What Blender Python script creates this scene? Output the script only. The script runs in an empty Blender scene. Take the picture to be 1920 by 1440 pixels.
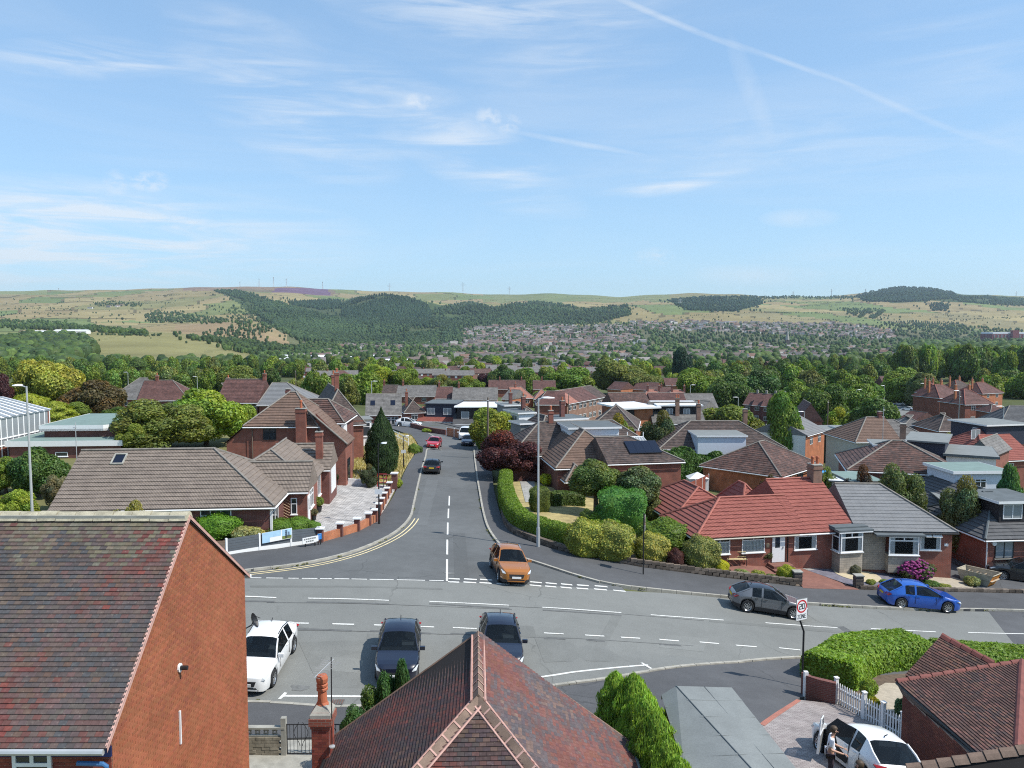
import bpy,bmesh,math,random
import numpy as np
from mathutils import Vector,Matrix
random.seed(7)
rng=np.random.default_rng(7)
SC=bpy.context.scene
COL=SC.collection
# -- camera
F,CZ=1478.0,14.8
PIT=math.atan(110/1478)
cp,sp=math.cos(PIT),math.sin(PIT)
cam=bpy.data.cameras.new('camera')
cam.sensor_width=36
cam.lens=36*F/1920
cam.clip_start,cam.clip_end=0.2,30000
camo=bpy.data.objects.new('camera',cam)
COL.objects.link(camo)
camo.location=(0,0,CZ)
camo.rotation_euler=(math.pi/2-PIT,0,0)
SC.camera=camo
SC.render.resolution_x,SC.render.resolution_y=1024,768
def ray(px,py):
 u=720-py
 return Vector((px-960,F*cp+u*sp,u*cp-F*sp))
 # -- sky and sun
SUN_DIR=Vector((7.8,-2.6,10.0)).normalized()
SUN_EL=math.asin(SUN_DIR.z)
SUN_AZ=math.atan2(SUN_DIR.x,SUN_DIR.y)
W=bpy.data.worlds.new('World')
SC.world=W
W.use_nodes=True
wn,wl=W.node_tree.nodes,W.node_tree.links
wn.clear()
w_out=wn.new('ShaderNodeOutputWorld')
w_bg=wn.new('ShaderNodeBackground')
w_sky=wn.new('ShaderNodeTexSky')
w_sky.sky_type='NISHITA'
w_sky.sun_disc=False
w_sky.sun_elevation=SUN_EL
w_sky.sun_rotation=SUN_AZ
w_sky.altitude=200
w_sky.air_density=1.0
w_sky.dust_density=0.4
w_sky.ozone_density=1.6
w_bg.inputs['Strength'].default_value=0.15
wl.new(w_bg.outputs[0],w_out.inputs[0])
def wmath(op,a,b=None,c=None):
 n=wn.new('ShaderNodeMath')
 n.operation=op
 for i,v in enumerate((a,b,c)):
  if v is None:
   continue
  if isinstance(v,(int,float)):
   n.inputs[i].default_value=v
  else:
   wl.new(v,n.inputs[i])
 return n.outputs[0]
w_tc=wn.new('ShaderNodeTexCoord')
w_sep=wn.new('ShaderNodeSeparateXYZ')
wl.new(w_tc.outputs['Generated'],w_sep.inputs[0])
w_az=wmath('ARCTAN2',w_sep.outputs[0],w_sep.outputs[1])
w_el=wmath('ARCSINE',w_sep.outputs[2])
w_dir=wn.new('ShaderNodeCombineXYZ')
wl.new(w_az,w_dir.inputs[0])
wl.new(w_el,w_dir.inputs[1])
def azel(px,py):
 d=ray(px,py).normalized()
 return math.atan2(d.x,d.y),math.asin(d.z)
def wnoise(scale,sx,sy,rot,detail=8,dist=0.4,rough=0.6):
 m=wn.new('ShaderNodeMapping')
 m.inputs['Scale'].default_value=(sx,sy,1)
 m.inputs['Rotation'].default_value=(0,0,rot)
 wl.new(w_dir.outputs[0],m.inputs[0])
 n=wn.new('ShaderNodeTexNoise')
 n.inputs['Scale'].default_value=scale
 n.inputs['Detail'].default_value=detail
 n.inputs['Roughness'].default_value=rough
 n.inputs['Distortion'].default_value=dist
 wl.new(m.outputs[0],n.inputs['Vector'])
 return n.outputs[0]
def wband(x0,y0,x1,y1,wpx,amp,tex):
 a0,e0=azel(x0,y0)
 a1,e1=azel(x1,y1)
 L=math.hypot(a1-a0,e1-e0)/2
 m=wn.new('ShaderNodeMapping')
 m.vector_type='TEXTURE'
 m.inputs['Location'].default_value=((a0+a1)/2,(e0+e1)/2,0)
 m.inputs['Rotation'].default_value=(0,0,math.atan2(e1-e0,a1-a0))
 m.inputs['Scale'].default_value=(L,wpx/F,1)
 wl.new(w_dir.outputs[0],m.inputs[0])
 g=wn.new('ShaderNodeTexGradient')
 g.gradient_type='SPHERICAL'
 wl.new(m.outputs[0],g.inputs[0])
 v=wmath('POWER',g.outputs['Fac'],0.75)
 v=wmath('MULTIPLY',v,amp)
 return wmath('MULTIPLY',v,tex)
def wramp(v,lo,hi):
 n=wn.new('ShaderNodeMapRange')
 n.interpolation_type='SMOOTHSTEP'
 n.inputs['From Min'].default_value=lo
 n.inputs['From Max'].default_value=hi
 wl.new(v,n.inputs['Value'])
 return n.outputs[0]
t_streak=wramp(wnoise(4.0,1.6,14.0,0.16,10,.6),0.34,0.72)
t_puff=wramp(wnoise(60.0,1.0,1.6,0.0,5,0.3),0.36,0.66)
t_trail=wramp(wnoise(22.0,1.0,1.0,0.0,5,0.2),0.05,0.62)
t_veil=wramp(wnoise(2.2,1.0,6.0,-0.35,9,0.7),0.40,0.82)
t_fan=wramp(wnoise(6.0,0.8,7.0,-0.85,9,0.6),0.38,0.75)
bands=[wband(-500,470,720,455,110,1.05,t_streak),wband(-400,395,420,425,80,0.9,t_streak),wband(560,-30,1300,12,70,.75,t_streak),wband(-60,102,420,108,34,.8,t_streak),wband(1060,-50,1440,110,6,0.42,t_trail),wband(1340,66,1620,166,5,0.36,t_trail),wband(1530,130,1830,262,6,0.22,t_trail),wband(1700,215,2000,305,8,0.12,t_trail),wband(1365,60,1450,270,20,0.22,t_trail),wband(1100,370,1420,318,15,0.6,t_streak),wband(1160,366,1350,340,13,0.45,t_trail),wband(930,240,1220,292,6,0.4,t_trail),wband(890,214,942,224,20,0.6,t_puff),wband(925,236,980,232,20,0.5,t_puff),wband(238,341,322,338,19,0.9,t_puff),wband(190,338,250,342,22,0.5,t_puff),wband(752,190,815,192,16,0.55,t_puff),wband(1420,410,1580,408,18,0.45,t_trail),wband(1280,515,1560,518,22,0.4,t_trail),wband(1185,480,1270,482,18,0.45,t_puff),wband(620,110,1110,420,75,0.85,t_fan),wband(300,20,760,330,110,0.8,t_fan),wband(820,130,1300,90,40,0.35,t_streak),wband(1000,300,2100,220,90,0.28,t_streak),wband(1560,20,2100,150,80,0.25,t_fan),wmath('MULTIPLY',t_veil,0.24),]
w_sum=bands[0]
for b in bands[1:]:
 w_sum=wmath('ADD',w_sum,b)
w_up=wramp(w_el,-0.02,0.06)
w_mask=wmath('MINIMUM',wmath('MULTIPLY',w_sum,w_up),0.85)
w_mix=wn.new('ShaderNodeMixRGB')
w_mix.inputs['Color2'].default_value=(4.7,4.95,5.2,1)
wl.new(wmath('MULTIPLY',w_mask,0.85),w_mix.inputs['Fac'])
w_gam=wn.new('ShaderNodeGamma')
w_gam.inputs['Gamma'].default_value=0.52
wl.new(w_sky.outputs[0],w_gam.inputs[0])
w_tint=wn.new('ShaderNodeMixRGB')
w_tint.blend_type='MULTIPLY'
w_tint.inputs['Fac'].default_value=1
w_tint.inputs['Color2'].default_value=(1.30,1.74,2.14,1)
wl.new(w_gam.outputs[0],w_tint.inputs['Color1'])
wl.new(w_tint.outputs[0],w_mix.inputs['Color1'])
wl.new(w_mix.outputs[0],w_bg.inputs['Color'])
sun=bpy.data.lights.new('sun','SUN')
sun.energy=4.2
sun.angle=math.radians(0.5)
sun.color=(1.0,0.955,0.88)
suno=bpy.data.objects.new('sun',sun)
COL.objects.link(suno)
suno.rotation_euler=(-SUN_DIR).to_track_quat('-Z','Y').to_euler()
SC.view_settings.view_transform='Standard'
SC.view_settings.look='None'
SC.view_settings.exposure=0.35
SC.view_settings.gamma=1
SC.view_settings.use_curve_mapping=False
SC.render.engine='CYCLES'
cy=SC.cycles
cy.use_denoising=False
cy.filter_width=1.1
cy.use_adaptive_sampling=False
cy.max_bounces,cy.diffuse_bounces,cy.glossy_bounces=6,2,3
cy.transparent_max_bounces,cy.transmission_bounces,cy.volume_bounces=8,3,0
cy.caustics_reflective=cy.caustics_refractive=False
# -- helpers
def sm(a,b,x):
 t=np.clip((np.asarray(x,float)-a)/(b-a),0,1)
 return t*t*(3-2*t)
PXS=[-500,0,100,200,300,380,430,480,540,600,650,700,750,800,860,920,980,1040,1100,1160,1230,1290,1380,1440,1500,1560,1640,1690,1750,1800,1860,1920,2500]
LAY={1000:([-500,0,200,300,400,480,600,900,1920,2500],[655,655,672,676,676,682,678,676,674,674]),1500:([-500,0,170,300,400,480,600,900,1200,1920,2500],[627,627,626,627,642,664,666,662,662,657,657]),2000:([-500,0,200,300,380,440,500,560,650,900,1200,1500,1920,2500],[616,616,618,616,610,603,612,640,652,650,646,648,646,646]),2600:([-500,0,300,430,560,700,900,1100,1500,1800,1920,2500],[604,604,606,602,616,634,632,627,630,632,634,634]),3200:([-500,0,300,450,560,700,850,1000,1200,1400,1600,1920,2500],[588,588,590,584,590,600,606,613,610,607,610,618,618]),4000:([-500,0,300,450,540,580,640,680,720,770,810,860,900,1000,1100,1200,1300,1400,1700,1920,2500],[570,570,568,556,566,573,570,559,553,557,567,580,572,576,580,578,574,580,584,590,590]),5000:([-500,0,300,420,480,560,650,720,850,960,1060,1200,1300,1380,1440,1560,1650,1700,1760,1850,1920,2500],[555,555,551,544,548,552,560,566,566,566,566,566,560,559,566,564,555,550,553,560,566,566]),6500:(PXS,[548,547,544,543,541,539,538,537,536.5,541,544,546,547,547,548,552.5,552,550.5,553,556,552,550,552,556,555,556,546,538,541,551,553,555,555]),8500:([-500,2500],[566,566]),}
LD=np.array(sorted(LAY),float)
def zray(y,yimg):
 u=720-yimg
 return CZ+y*(u*cp-F*sp)/(F*cp+u*sp)
def hfar(x,y):
 px=960+F*x/np.maximum(y,1)/cp*(1-0.0)
 tab=np.stack([np.interp(px,*LAY[int(d)])for d in LD])
 i=np.clip(np.searchsorted(LD,y)-1,0,len(LD)-2)
 t=np.clip((y-LD[i])/(LD[i+1]-LD[i]),0,1)
 t=t*t*(3-2*t)*0.35+t*0.65
 yi=np.take_along_axis(tab,i[None],0)[0]*(1-t)+np.take_along_axis(tab,i[None]+1,0)[0]*t
 wob=np.sin(px/23+y/610)*np.sin(px/41-y/380)*1.1
 return zray(y,yi+wob*sm(1200,3000,y))
GY=np.arange(-60,1600,2.0)
_g=np.interp(GY,[-60,44,60,80,104,130,155,200,250,350,500,700,1000,1600],[0,0,-.3,-.9,-1.9,-3.2,-4.6,-7.2,-10,-14.5,-20,-26,-31,-40])
LX=np.arange(-50,60,.5)
_l=np.interp(LX,[-40,-15,-8,2,10,18,26,40],[1.7,1.5,1.05,.1,-1.0,-2.1,-2.9,-3.5])
_h=np.hanning(13)
LZ=np.convolve(np.pad(_l,6,mode='edge'),_h/_h.sum(),'valid')
_k=np.exp(-np.linspace(-2,2,13)**2)
GZ=np.convolve(np.pad(_g,6,mode='edge'),_k/_k.sum(),'valid')
def hgt(x,y):
 x=np.asarray(x,float)
 y=np.asarray(y,float)
 x,y=np.broadcast_arrays(x,y)
 latn=np.interp(x,LX,LZ)
 latn=np.where(latn>0,latn*(.2+.8*sm(27,40,y)),latn)
 latf=np.interp(x,[-90,-40,-16,-10,4,20,50,120],[3.0,2.4,.7,.3,-.15,-1.9,-4,-6])
 w=sm(45,66,y)
 lat=(latn*(1-w)+latf*w)*(1-0.8*sm(160,420,y))
 ext=0.145*np.maximum(0,36-np.maximum(y,12))*sm(1.5,10,x)
 near=lat+np.interp(y,GY,GZ)+ext
 wf=sm(650,1000,y)
 shp=x.shape
 far=hfar(x.ravel(),np.maximum(y.ravel(),600)).reshape(shp)
 return near*(1-wf)+far*wf
def h1(x,y):
 return float(hgt(np.array([x]),np.array([y]))[0])
def AZ(px,py,z):
 d=ray(px,py)
 t=(z-CZ)/d.z
 return Vector((d.x*t,d.y*t,z))
def AY(px,py,y):
 d=ray(px,py)
 t=y/d.y
 return Vector((d.x*t,y,CZ+d.z*t))
def AX(px,py,x):
 d=ray(px,py)
 t=x/d.x
 return Vector((x,d.y*t,CZ+d.z*t))
def GP(px,py):
 """points where sight lines meet the ground (arrays)"""
 px=np.atleast_1d(np.asarray(px,float))
 py=np.atleast_1d(np.asarray(py,float))
 u=720-py
 dx,dy,dz=(px-960),F*cp+u*sp,u*cp-F*sp
 ys=np.concatenate([np.arange(12,120,1.0),np.arange(120,900,6.0),np.arange(900,8200,40.0)])
 T=ys[None,:]/dy[:,None]
 g=CZ+dz[:,None]*T-hgt(dx[:,None]*T,np.broadcast_to(ys,T.shape))
 below=g<0
 k=np.where(below.any(1),below.argmax(1),len(ys)-1)
 k=np.maximum(k,1)
 r=np.arange(len(px))
 g0,g1=g[r,k-1],g[r,k]
 f=np.clip(g0/np.where(np.abs(g0-g1)<1e-9,1,g0-g1),0,1)
 y=ys[k-1]+(ys[k]-ys[k-1])*f
 t=y/dy
 x=dx*t
 return np.stack([x,y,hgt(x,y)],1),below.any(1)
def G(px,py):
 return Vector(GP(px,py)[0][0])
def proj(P):
 P=np.asarray(P,float)
 z=P[...,2]-CZ
 f=P[...,1]*cp-z*sp
 u=P[...,1]*sp+z*cp
 return 960+F*P[...,0]/f,720-F*u/f
def tag(o,label=None,cat=None,group=None,kind=None):
 if label:
  o['label']=label
 if cat:
  o['category']=cat
 if group:
  o['group']=group
 if kind:
  o['kind']=kind
 return o
def empty(name,loc=(0,0,0),rz=0,label=None,cat=None,group=None,kind=None):
 o=bpy.data.objects.new(name,None)
 COL.objects.link(o)
 o.location=loc
 o.rotation_euler=(0,0,rz)
 o.empty_display_size=0.3
 return tag(o,label,cat,group,kind)
def link(name,me,parent=None,loc=None,rz=0):
 o=bpy.data.objects.new(name,me)
 COL.objects.link(o)
 if parent:
  o.parent=parent
 if loc is not None:
  o.location=loc
 if rz:
  o.rotation_euler=(0,0,rz)
 return o
def kids(o):
 return[c for c in KID.get(o.name,())]if False else list(o.children)
def copy_tree(o,parent=None):
 c=o.copy()
 COL.objects.link(c)
 c.parent=parent
 for k in list(o.children):
  copy_tree(k,c)
 return c
class MB:
 """collects faces; build() links them as one mesh object"""
 def __init__(s):
  s.v,s.f,s.uv,s.m,s.col=[],[],[],[],[]
  s.sm=[]
 def face(s,pts,m=0,uv=None,col=None,smooth=False):
  pts=[Vector(p)for p in pts]
  n0=len(s.v)
  if uv is None:
   n=Vector((0,0,0))
   for i in range(len(pts)):
    a,b=pts[i],pts[(i+1)%len(pts)]
    n+=a.cross(b)
   n.normalize()
   if abs(n.z)>0.985:
    t,b=Vector((1,0,0)),Vector((0,1,0))
   else:
    t=Vector((0,0,1)).cross(n).normalized()
    b=n.cross(t)
   uv=[(p.dot(t),p.dot(b))for p in pts]
  s.v+=pts
  s.f.append(tuple(range(n0,n0+len(pts))))
  s.uv+=uv
  s.m.append(m)
  s.sm.append(smooth)
  s.col+=[col or(1,1,1,1)]*len(pts)
 def box(s,c,d,m=0,rz=0,col=None,skip=''):
  """c centre of the base, d full sizes"""
  x,y,z=d[0]/2,d[1]/2,d[2]
  ca,sa=math.cos(rz),math.sin(rz)
  P=[Vector((c[0]+a*x*ca-b*y*sa,c[1]+a*x*sa+b*y*ca,c[2]+k*z))for k in(0,1)for(a,b)in((-1,-1),(1,-1),(1,1),(-1,1))]
  F6={'d':(3,2,1,0),'u':(4,5,6,7),'f':(0,1,5,4),'r':(1,2,6,5),'b':(2,3,7,6),'l':(3,0,4,7)}
  for k,q in F6.items():
   if k not in skip:
    s.face([P[i]for i in q],m,col=col)
 def tube(s,pts,r,n=8,m=0,caps=True,r1=None):
  pts=[Vector(p)for p in pts]
  rings=[]
  N=len(pts)
  for i,p in enumerate(pts):
   d=(pts[min(i+1,N-1)]-pts[max(i-1,0)]).normalized()
   a=Vector((0,0,1))if abs(d.z)<0.9 else Vector((1,0,0))
   u=d.cross(a).normalized()
   w=u.cross(d)
   rr=r if r1 is None else r+(r1-r)*i/max(1,N-1)
   rings.append([p+(u*math.cos(2*math.pi*k/n)+w*math.sin(2*math.pi*k/n))*rr for k in range(n)])
  for a,b in zip(rings,rings[1:]):
   for k in range(n):
    s.face([a[k],b[k],b[(k+1)%n],a[(k+1)%n]],m,smooth=True)
  if caps:
   s.face(rings[0],m)
   s.face(rings[-1][::-1],m)
 def lathe(s,prof,c=(0,0,0),n=16,m=0):
  c=Vector(c)
  R=[[c+Vector((r*math.cos(2*math.pi*k/n),r*math.sin(2*math.pi*k/n),z))for k in range(n)]for r,z in prof]
  for a,b in zip(R,R[1:]):
   for k in range(n):
    s.face([a[k],a[(k+1)%n],b[(k+1)%n],b[k]],m,smooth=True)
  s.face(R[-1],m)
 def mesh(s,name,mats,merge=False):
  me=bpy.data.meshes.new(name)
  me.from_pydata([tuple(v)for v in s.v],[],s.f)
  mats=mats if isinstance(mats,(list,tuple))else[mats]
  for mt in mats:
   me.materials.append(mt)
  me.polygons.foreach_set('material_index',s.m)
  me.polygons.foreach_set('use_smooth',s.sm)
  l=me.uv_layers.new(name='UVMap')
  l.data.foreach_set('uv',np.array(s.uv,np.float32).ravel())
  if any(c!=(1,1,1,1)for c in s.col):
   a=me.color_attributes.new('tint','FLOAT_COLOR','CORNER')
   a.data.foreach_set('color',np.array(s.col,np.float32).ravel())
  if merge:
   bm=bmesh.new()
   bm.from_mesh(me)
   bmesh.ops.remove_doubles(bm,verts=bm.verts,dist=0.001)
   bmesh.ops.recalc_face_normals(bm,faces=bm.faces)
   bm.to_mesh(me)
   bm.free()
  me.update()
  return me
 def build(s,name,mats,parent=None,merge=False,**kw):
  return link(name,s.mesh(name,mats,merge),parent,**kw)
def np_mesh(name,V,Q,mat,tint=None,k=4,smooth=False):
 """fast mesh from arrays: Q is (n,k) indices, tint per face (n,4)"""
 me=bpy.data.meshes.new(name)
 V=np.ascontiguousarray(V,np.float32)
 Q=np.ascontiguousarray(Q,np.int32)
 me.vertices.add(len(V))
 me.vertices.foreach_set('co',V.ravel())
 me.loops.add(Q.size)
 me.loops.foreach_set('vertex_index',Q.ravel())
 me.polygons.add(len(Q))
 me.polygons.foreach_set('loop_start',np.arange(0,Q.size,k,dtype=np.int32))
 if smooth:
  me.polygons.foreach_set('use_smooth',np.ones(len(Q),bool))
 me.materials.append(mat)
 if tint is not None:
  a=me.color_attributes.new('tint','FLOAT_COLOR','CORNER')
  a.data.foreach_set('color',np.repeat(np.asarray(tint,np.float32),k,0).ravel())
 me.update()
 me.validate()
 return me
def clip(poly,n,d):
 """keep the part of a convex 2D/3D polygon where p.n <= d"""
 out=[]
 for i in range(len(poly)):
  a,b=poly[i],poly[(i+1)%len(poly)]
  da,db=a.dot(n)-d,b.dot(n)-d
  if da<=0:
   out.append(a)
  if(da<0<db)or(db<0<da):
   out.append(a+(b-a)*(da/(da-db)))
 return out
def plane_axes(poly):
 n=Vector((0,0,0))
 for i in range(len(poly)):
  n+=poly[i].cross(poly[(i+1)%len(poly)])
 n.normalize()
 if n.z<0:
  n=-n
 u=Vector((0,0,1)).cross(n)
 u=u.normalized()if u.length>1e-4 else Vector((1,0,0))
 return n,u,n.cross(u)
def courses(mb,poly,gauge,lip,m=0):
 """roof slope as overlapping courses, each with its own raised front edge"""
 poly=[Vector(p)for p in poly]
 n,u,v=plane_axes(poly)
 vs=[p.dot(v)for p in poly]
 v0,v1=min(vs),max(vs)
 k=max(1,round((v1-v0)/gauge))
 g=(v1-v0)/k
 for i in range(k):
  a,b=v0+i*g,v0+(i+1)*g
  q=clip(clip(poly,-v,-a),v,b)
  if len(q)<3:
   continue
  up=[p+n*(0.01+lip*(1-(p.dot(v)-a)/g))for p in q]
  mb.face(up,m,uv=[(p.dot(u),p.dot(v)-v0)for p in q])
  low=[p for p in q if p.dot(v)-a<1e-4]
  if len(low)==2:
   low.sort(key=lambda p:p.dot(u))
   l,r=low
   mb.face([l-n*.01,r-n*.01,r+n*(.01+lip),l+n*(.01+lip)],m)
def pieces(root,poly,up,out,w,g,thick,lift,meshf,name,mat,budget,gap=0.004,back=None,tone=None,bond=0.5):
 """cover a planar convex polygon with single tiles / bricks.  The nearest
    `budget` whole ones are objects of their own, the rest one joined part."""
 poly=[Vector(p)for p in poly]
 n=Vector(out).normalized()
 v=Vector(up).normalized()
 u=v.cross(n)
 M=root.matrix_basis
 v0,v1=min(p.dot(v)for p in poly),max(p.dot(v)for p in poly)
 d0=poly[0].dot(n)
 items=[]
 rows=max(1,round((v1-v0)/g))
 g=(v1-v0)/rows
 for i in range(rows):
  a=v0+i*g
  q=clip(clip(poly,-v,-(a+g*.3)),v,a+g*.7)
  if len(q)<2:
   continue
  lo,hi=min(p.dot(u)for p in q),max(p.dot(u)for p in q)
  k=math.floor(lo/w)-1
  while True:
   s0=(k+(bond if i%2 else 0))*w
   k+=1
   if s0>=hi:
    break
   s1=min(s0+w,hi)
   s=max(s0,lo)
   if s1-s<w*.12:
    continue
   items.append((s,s1,a,s1-s>w*.98,i,k))
 cam_l=M.inverted()@Vector((0,0,CZ))
 whole=[t for t in items if t[3]]
 def seen(t):
  P=M@(u*((t[0]+t[1])/2)+v*t[2]+n*d0)
  x,y=proj(P)
  return-20<x<1940 and y<1460
 whole=[t for t in whole if seen(t)]
 whole.sort(key=lambda t:(u*t[0]+v*t[2]+n*d0-cam_l).length)
 single=set(whole[:budget])
 R=Matrix((u,v,n)).transposed().to_4x4()
 mb=MB()
 for t in items:
  s,s1,a,full,i,k=t
  c,ti=tone(s,a,i,k)
  P=u*s+v*a+n*d0
  if t in single:
   o=link(name,meshf(ti),root)
   o.matrix_local=Matrix.Translation(P)@R
  else:
   wd=s1-s-gap
   lf=lift+random.uniform(0,thick*.25)
   A=[P,P+u*wd,P+u*wd+v*g,P+v*g]
   if lift:
    B=[P+n*(lf+thick),P+u*wd+n*(lf+thick),P+u*wd+v*g+n*thick*.2,P+v*g+n*thick*.2]
   else:
    B=[P+v*gap+n*thick,P+u*wd+v*gap+n*thick,P+u*wd+v*g+n*thick,P+v*g+n*thick]
    A[0]=P+v*gap
    A[1]=P+u*wd+v*gap
   mb.face(B,0,col=c)
   mb.face([A[0],A[1],B[1],B[0]],0,col=c)
   mb.face([A[1],A[2],B[2],B[1]],0,col=c)
   mb.face([A[3],A[0],B[0],B[3]],0,col=c)
   if not lift:
    mb.face([A[2],A[3],B[3],B[2]],0,col=c)
 if mb.f:
  tag(mb.build(name+('_courses' if lift else '_work'),mat,root),kind='stuff')
 return len(single)
def piece_meshes(name,w,g,thick,lift,mat,palette,gap=0.004):
 out=[]
 for c in palette:
  mb=MB()
  u,v,n=Vector((1,0,0)),Vector((0,1,0)),Vector((0,0,1))
  wd=w-gap
  lo=0 if lift else gap
  A=[v*lo,u*wd+v*lo,u*wd+v*g,v*g]
  if lift:
   B=[A[0]+n*(lift+thick),A[1]+n*(lift+thick),A[2]+n*thick*.2,A[3]+n*thick*.2]
  else:
   B=[p+n*thick for p in A]
  mb.face(B,0,col=c)
  for i in range(4):
   mb.face([A[i],A[(i+1)%4],B[(i+1)%4],B[i]],0,col=c)
  out.append(mb.mesh(name,mat))
 return out
def drape(name,pts,dz,mat,step=1.5,kind='structure',parent=None,thick=0.0,label=None):
 """flat sheet laid over the ground from a plan outline"""
 bm=bmesh.new()
 vs=[bm.verts.new((p[0],p[1],0))for p in pts]
 bm.faces.new(vs)
 xs,ys=[p[0]for p in pts],[p[1]for p in pts]
 for ax,lo,hi in((0,min(xs),max(xs)),(1,min(ys),max(ys))):
  st=max(step,(hi-lo)/90)
  c=math.ceil(lo/st)*st
  while c<hi:
   co,no=[0,0,0],[0,0,0]
   co[ax],no[ax]=c,1
   bmesh.ops.bisect_plane(bm,geom=bm.verts[:]+bm.edges[:]+bm.faces[:],plane_co=co,plane_no=no)
   c+=st
 bmesh.ops.triangulate(bm,faces=[f for f in bm.faces if len(f.verts)>4])
 for f in bm.faces:
  f.normal_update()
  if f.normal.z<0:
   f.normal_flip()
 if thick:
  be=[e for e in bm.edges if e.is_boundary]
  r=bmesh.ops.extrude_edge_only(bm,edges=be)
  dn=[v for v in r['geom']if isinstance(v,bmesh.types.BMVert)]
  dset=set(dn)
 else:
  dset=set()
 zz=hgt(np.array([v.co.x for v in bm.verts]),np.array([v.co.y for v in bm.verts]))
 uvl=bm.loops.layers.uv.new('UVMap')
 for v,z in zip(bm.verts,zz):
  v.co.z=z+(dz-thick if v in dset else dz)
 for f in bm.faces:
  for l in f.loops:
   l[uvl].uv=(l.vert.co.x,l.vert.co.y)
 me=bpy.data.meshes.new(name)
 bm.to_mesh(me)
 bm.free()
 me.materials.append(mat)
 o=link(name,me,parent)
 if kind:
  o['kind']=kind
 return o
def smooth_line(pts,n=6):
 """Catmull-Rom through plan points"""
 P=[Vector((p[0],p[1]))for p in pts]
 P=[P[0]*2-P[1]]+P+[P[-1]*2-P[-2]]
 out=[]
 for i in range(1,len(P)-2):
  a,b,c,d=P[i-1],P[i],P[i+1],P[i+2]
  for k in range(n):
   t=k/n
   out.append(0.5*((2*b)+(c-a)*t+(2*a-5*b+4*c-d)*t*t+(3*b-a-3*c+d)*t**3))
 out.append(P[-2])
 return out
def offset_line(L,d):
 out=[]
 for i,p in enumerate(L):
  t=(L[min(i+1,len(L)-1)]-L[max(i-1,0)]).normalized()
  out.append(p+Vector((-t.y,t.x))*d)
 return out
def walk(L,step,start=0.0):
 """points and headings at equal steps along a plan line"""
 out,s,nxt=[],0.0,start
 for a,b in zip(L,L[1:]):
  d=(b-a).length
  while d>1e-9 and nxt<=s+d:
   t=(nxt-s)/d
   out.append((a+(b-a)*t,math.atan2(b.y-a.y,b.x-a.x)))
   nxt+=step
  s+=d
 return out
def ribbon_pts(L,w):
 return offset_line(L,w/2)+offset_line(L,-w/2)[::-1]
 # -- materials
class NT:
 def __init__(s,name):
  s.mat=bpy.data.materials.new(name)
  s.mat.use_nodes=True
  s.t=s.mat.node_tree
  s.b=s.t.nodes['Principled BSDF']
 def n(s,kind,**kw):
  o=s.t.nodes.new('ShaderNode'+kind)
  for k,v in kw.items():
   setattr(o,k,v)
  return o
 def l(s,a,b):
  s.t.links.new(a,b)
 def noise(s,scale,detail=4,vec=None,rough=0.55,dist=0):
  o=s.n('TexNoise')
  o.inputs['Scale'].default_value=scale
  o.inputs['Detail'].default_value=detail
  o.inputs['Roughness'].default_value=rough
  o.inputs['Distortion'].default_value=dist
  if vec:
   s.l(vec,o.inputs['Vector'])
  return o.outputs[0]
 def rng(s,v,a,b,c=0.0,d=1.0):
  o=s.n('MapRange')
  for k,q in zip(('From Min','From Max','To Min','To Max'),(a,b,c,d)):
   o.inputs[k].default_value=q
  s.l(v,o.inputs['Value'])
  return o.outputs[0]
 def mix(s,f,a,b,mode='MIX'):
  o=s.n('MixRGB',blend_type=mode)
  for k,q in zip(('Fac','Color1','Color2'),(f,a,b)):
   if isinstance(q,(int,float)):
    o.inputs[k].default_value=q
   elif isinstance(q,tuple):
    o.inputs[k].default_value=q if len(q)==4 else(*q,1)
   else:
    s.l(q,o.inputs[k])
  return o.outputs[0]
 def math(s,op,a,b=0.0):
  o=s.n('Math',operation=op)
  for i,q in enumerate((a,b)):
   if isinstance(q,(int,float)):
    o.inputs[i].default_value=q
   else:
    s.l(q,o.inputs[i])
  return o.outputs[0]
 def col(s,c):
  if isinstance(c,tuple):
   s.b.inputs['Base Color'].default_value=c if len(c)==4 else(*c,1)
  else:
   s.l(c,s.b.inputs['Base Color'])
 def set(s,**kw):
  for k,v in kw.items():
   s.b.inputs[k].default_value=v
 def bump(s,h,st,dist=0.02):
  o=s.n('Bump')
  o.inputs['Strength'].default_value=st
  o.inputs['Distance'].default_value=dist
  s.l(h,o.inputs['Height'])
  s.l(o.outputs[0],s.b.inputs['Normal'])
 def uv(s,sx=1,sy=1,sz=1):
  t=s.n('TexCoord')
  m=s.n('Mapping')
  m.inputs['Scale'].default_value=(sx,sy,sz)
  s.l(t.outputs['UV'],m.inputs[0])
  return m.outputs[0]
 def obj(s):
  return s.n('TexCoord').outputs['Object']
 def pos(s):
  return s.n('NewGeometry').outputs['Position']
def plain(name,c,rough=0.6,var=0.12,scale=3.0,metal=0.0,spec=0.4,fine=0.0):
 t=NT(name)
 v=t.pos()
 a=t.rng(t.noise(scale,5,v),0.3,0.7,1-var,1+var)
 k=t.mix(1.0,(*c,1),a,'MULTIPLY')
 if fine:
  k=t.mix(1.0,k,t.rng(t.noise(scale*20,2,v),0.3,0.7,1-fine,1+fine),'MULTIPLY')
 t.col(k)
 t.set(Roughness=rough,Metallic=metal)
 t.b.inputs['Specular IOR Level'].default_value=spec
 return t.mat
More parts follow.
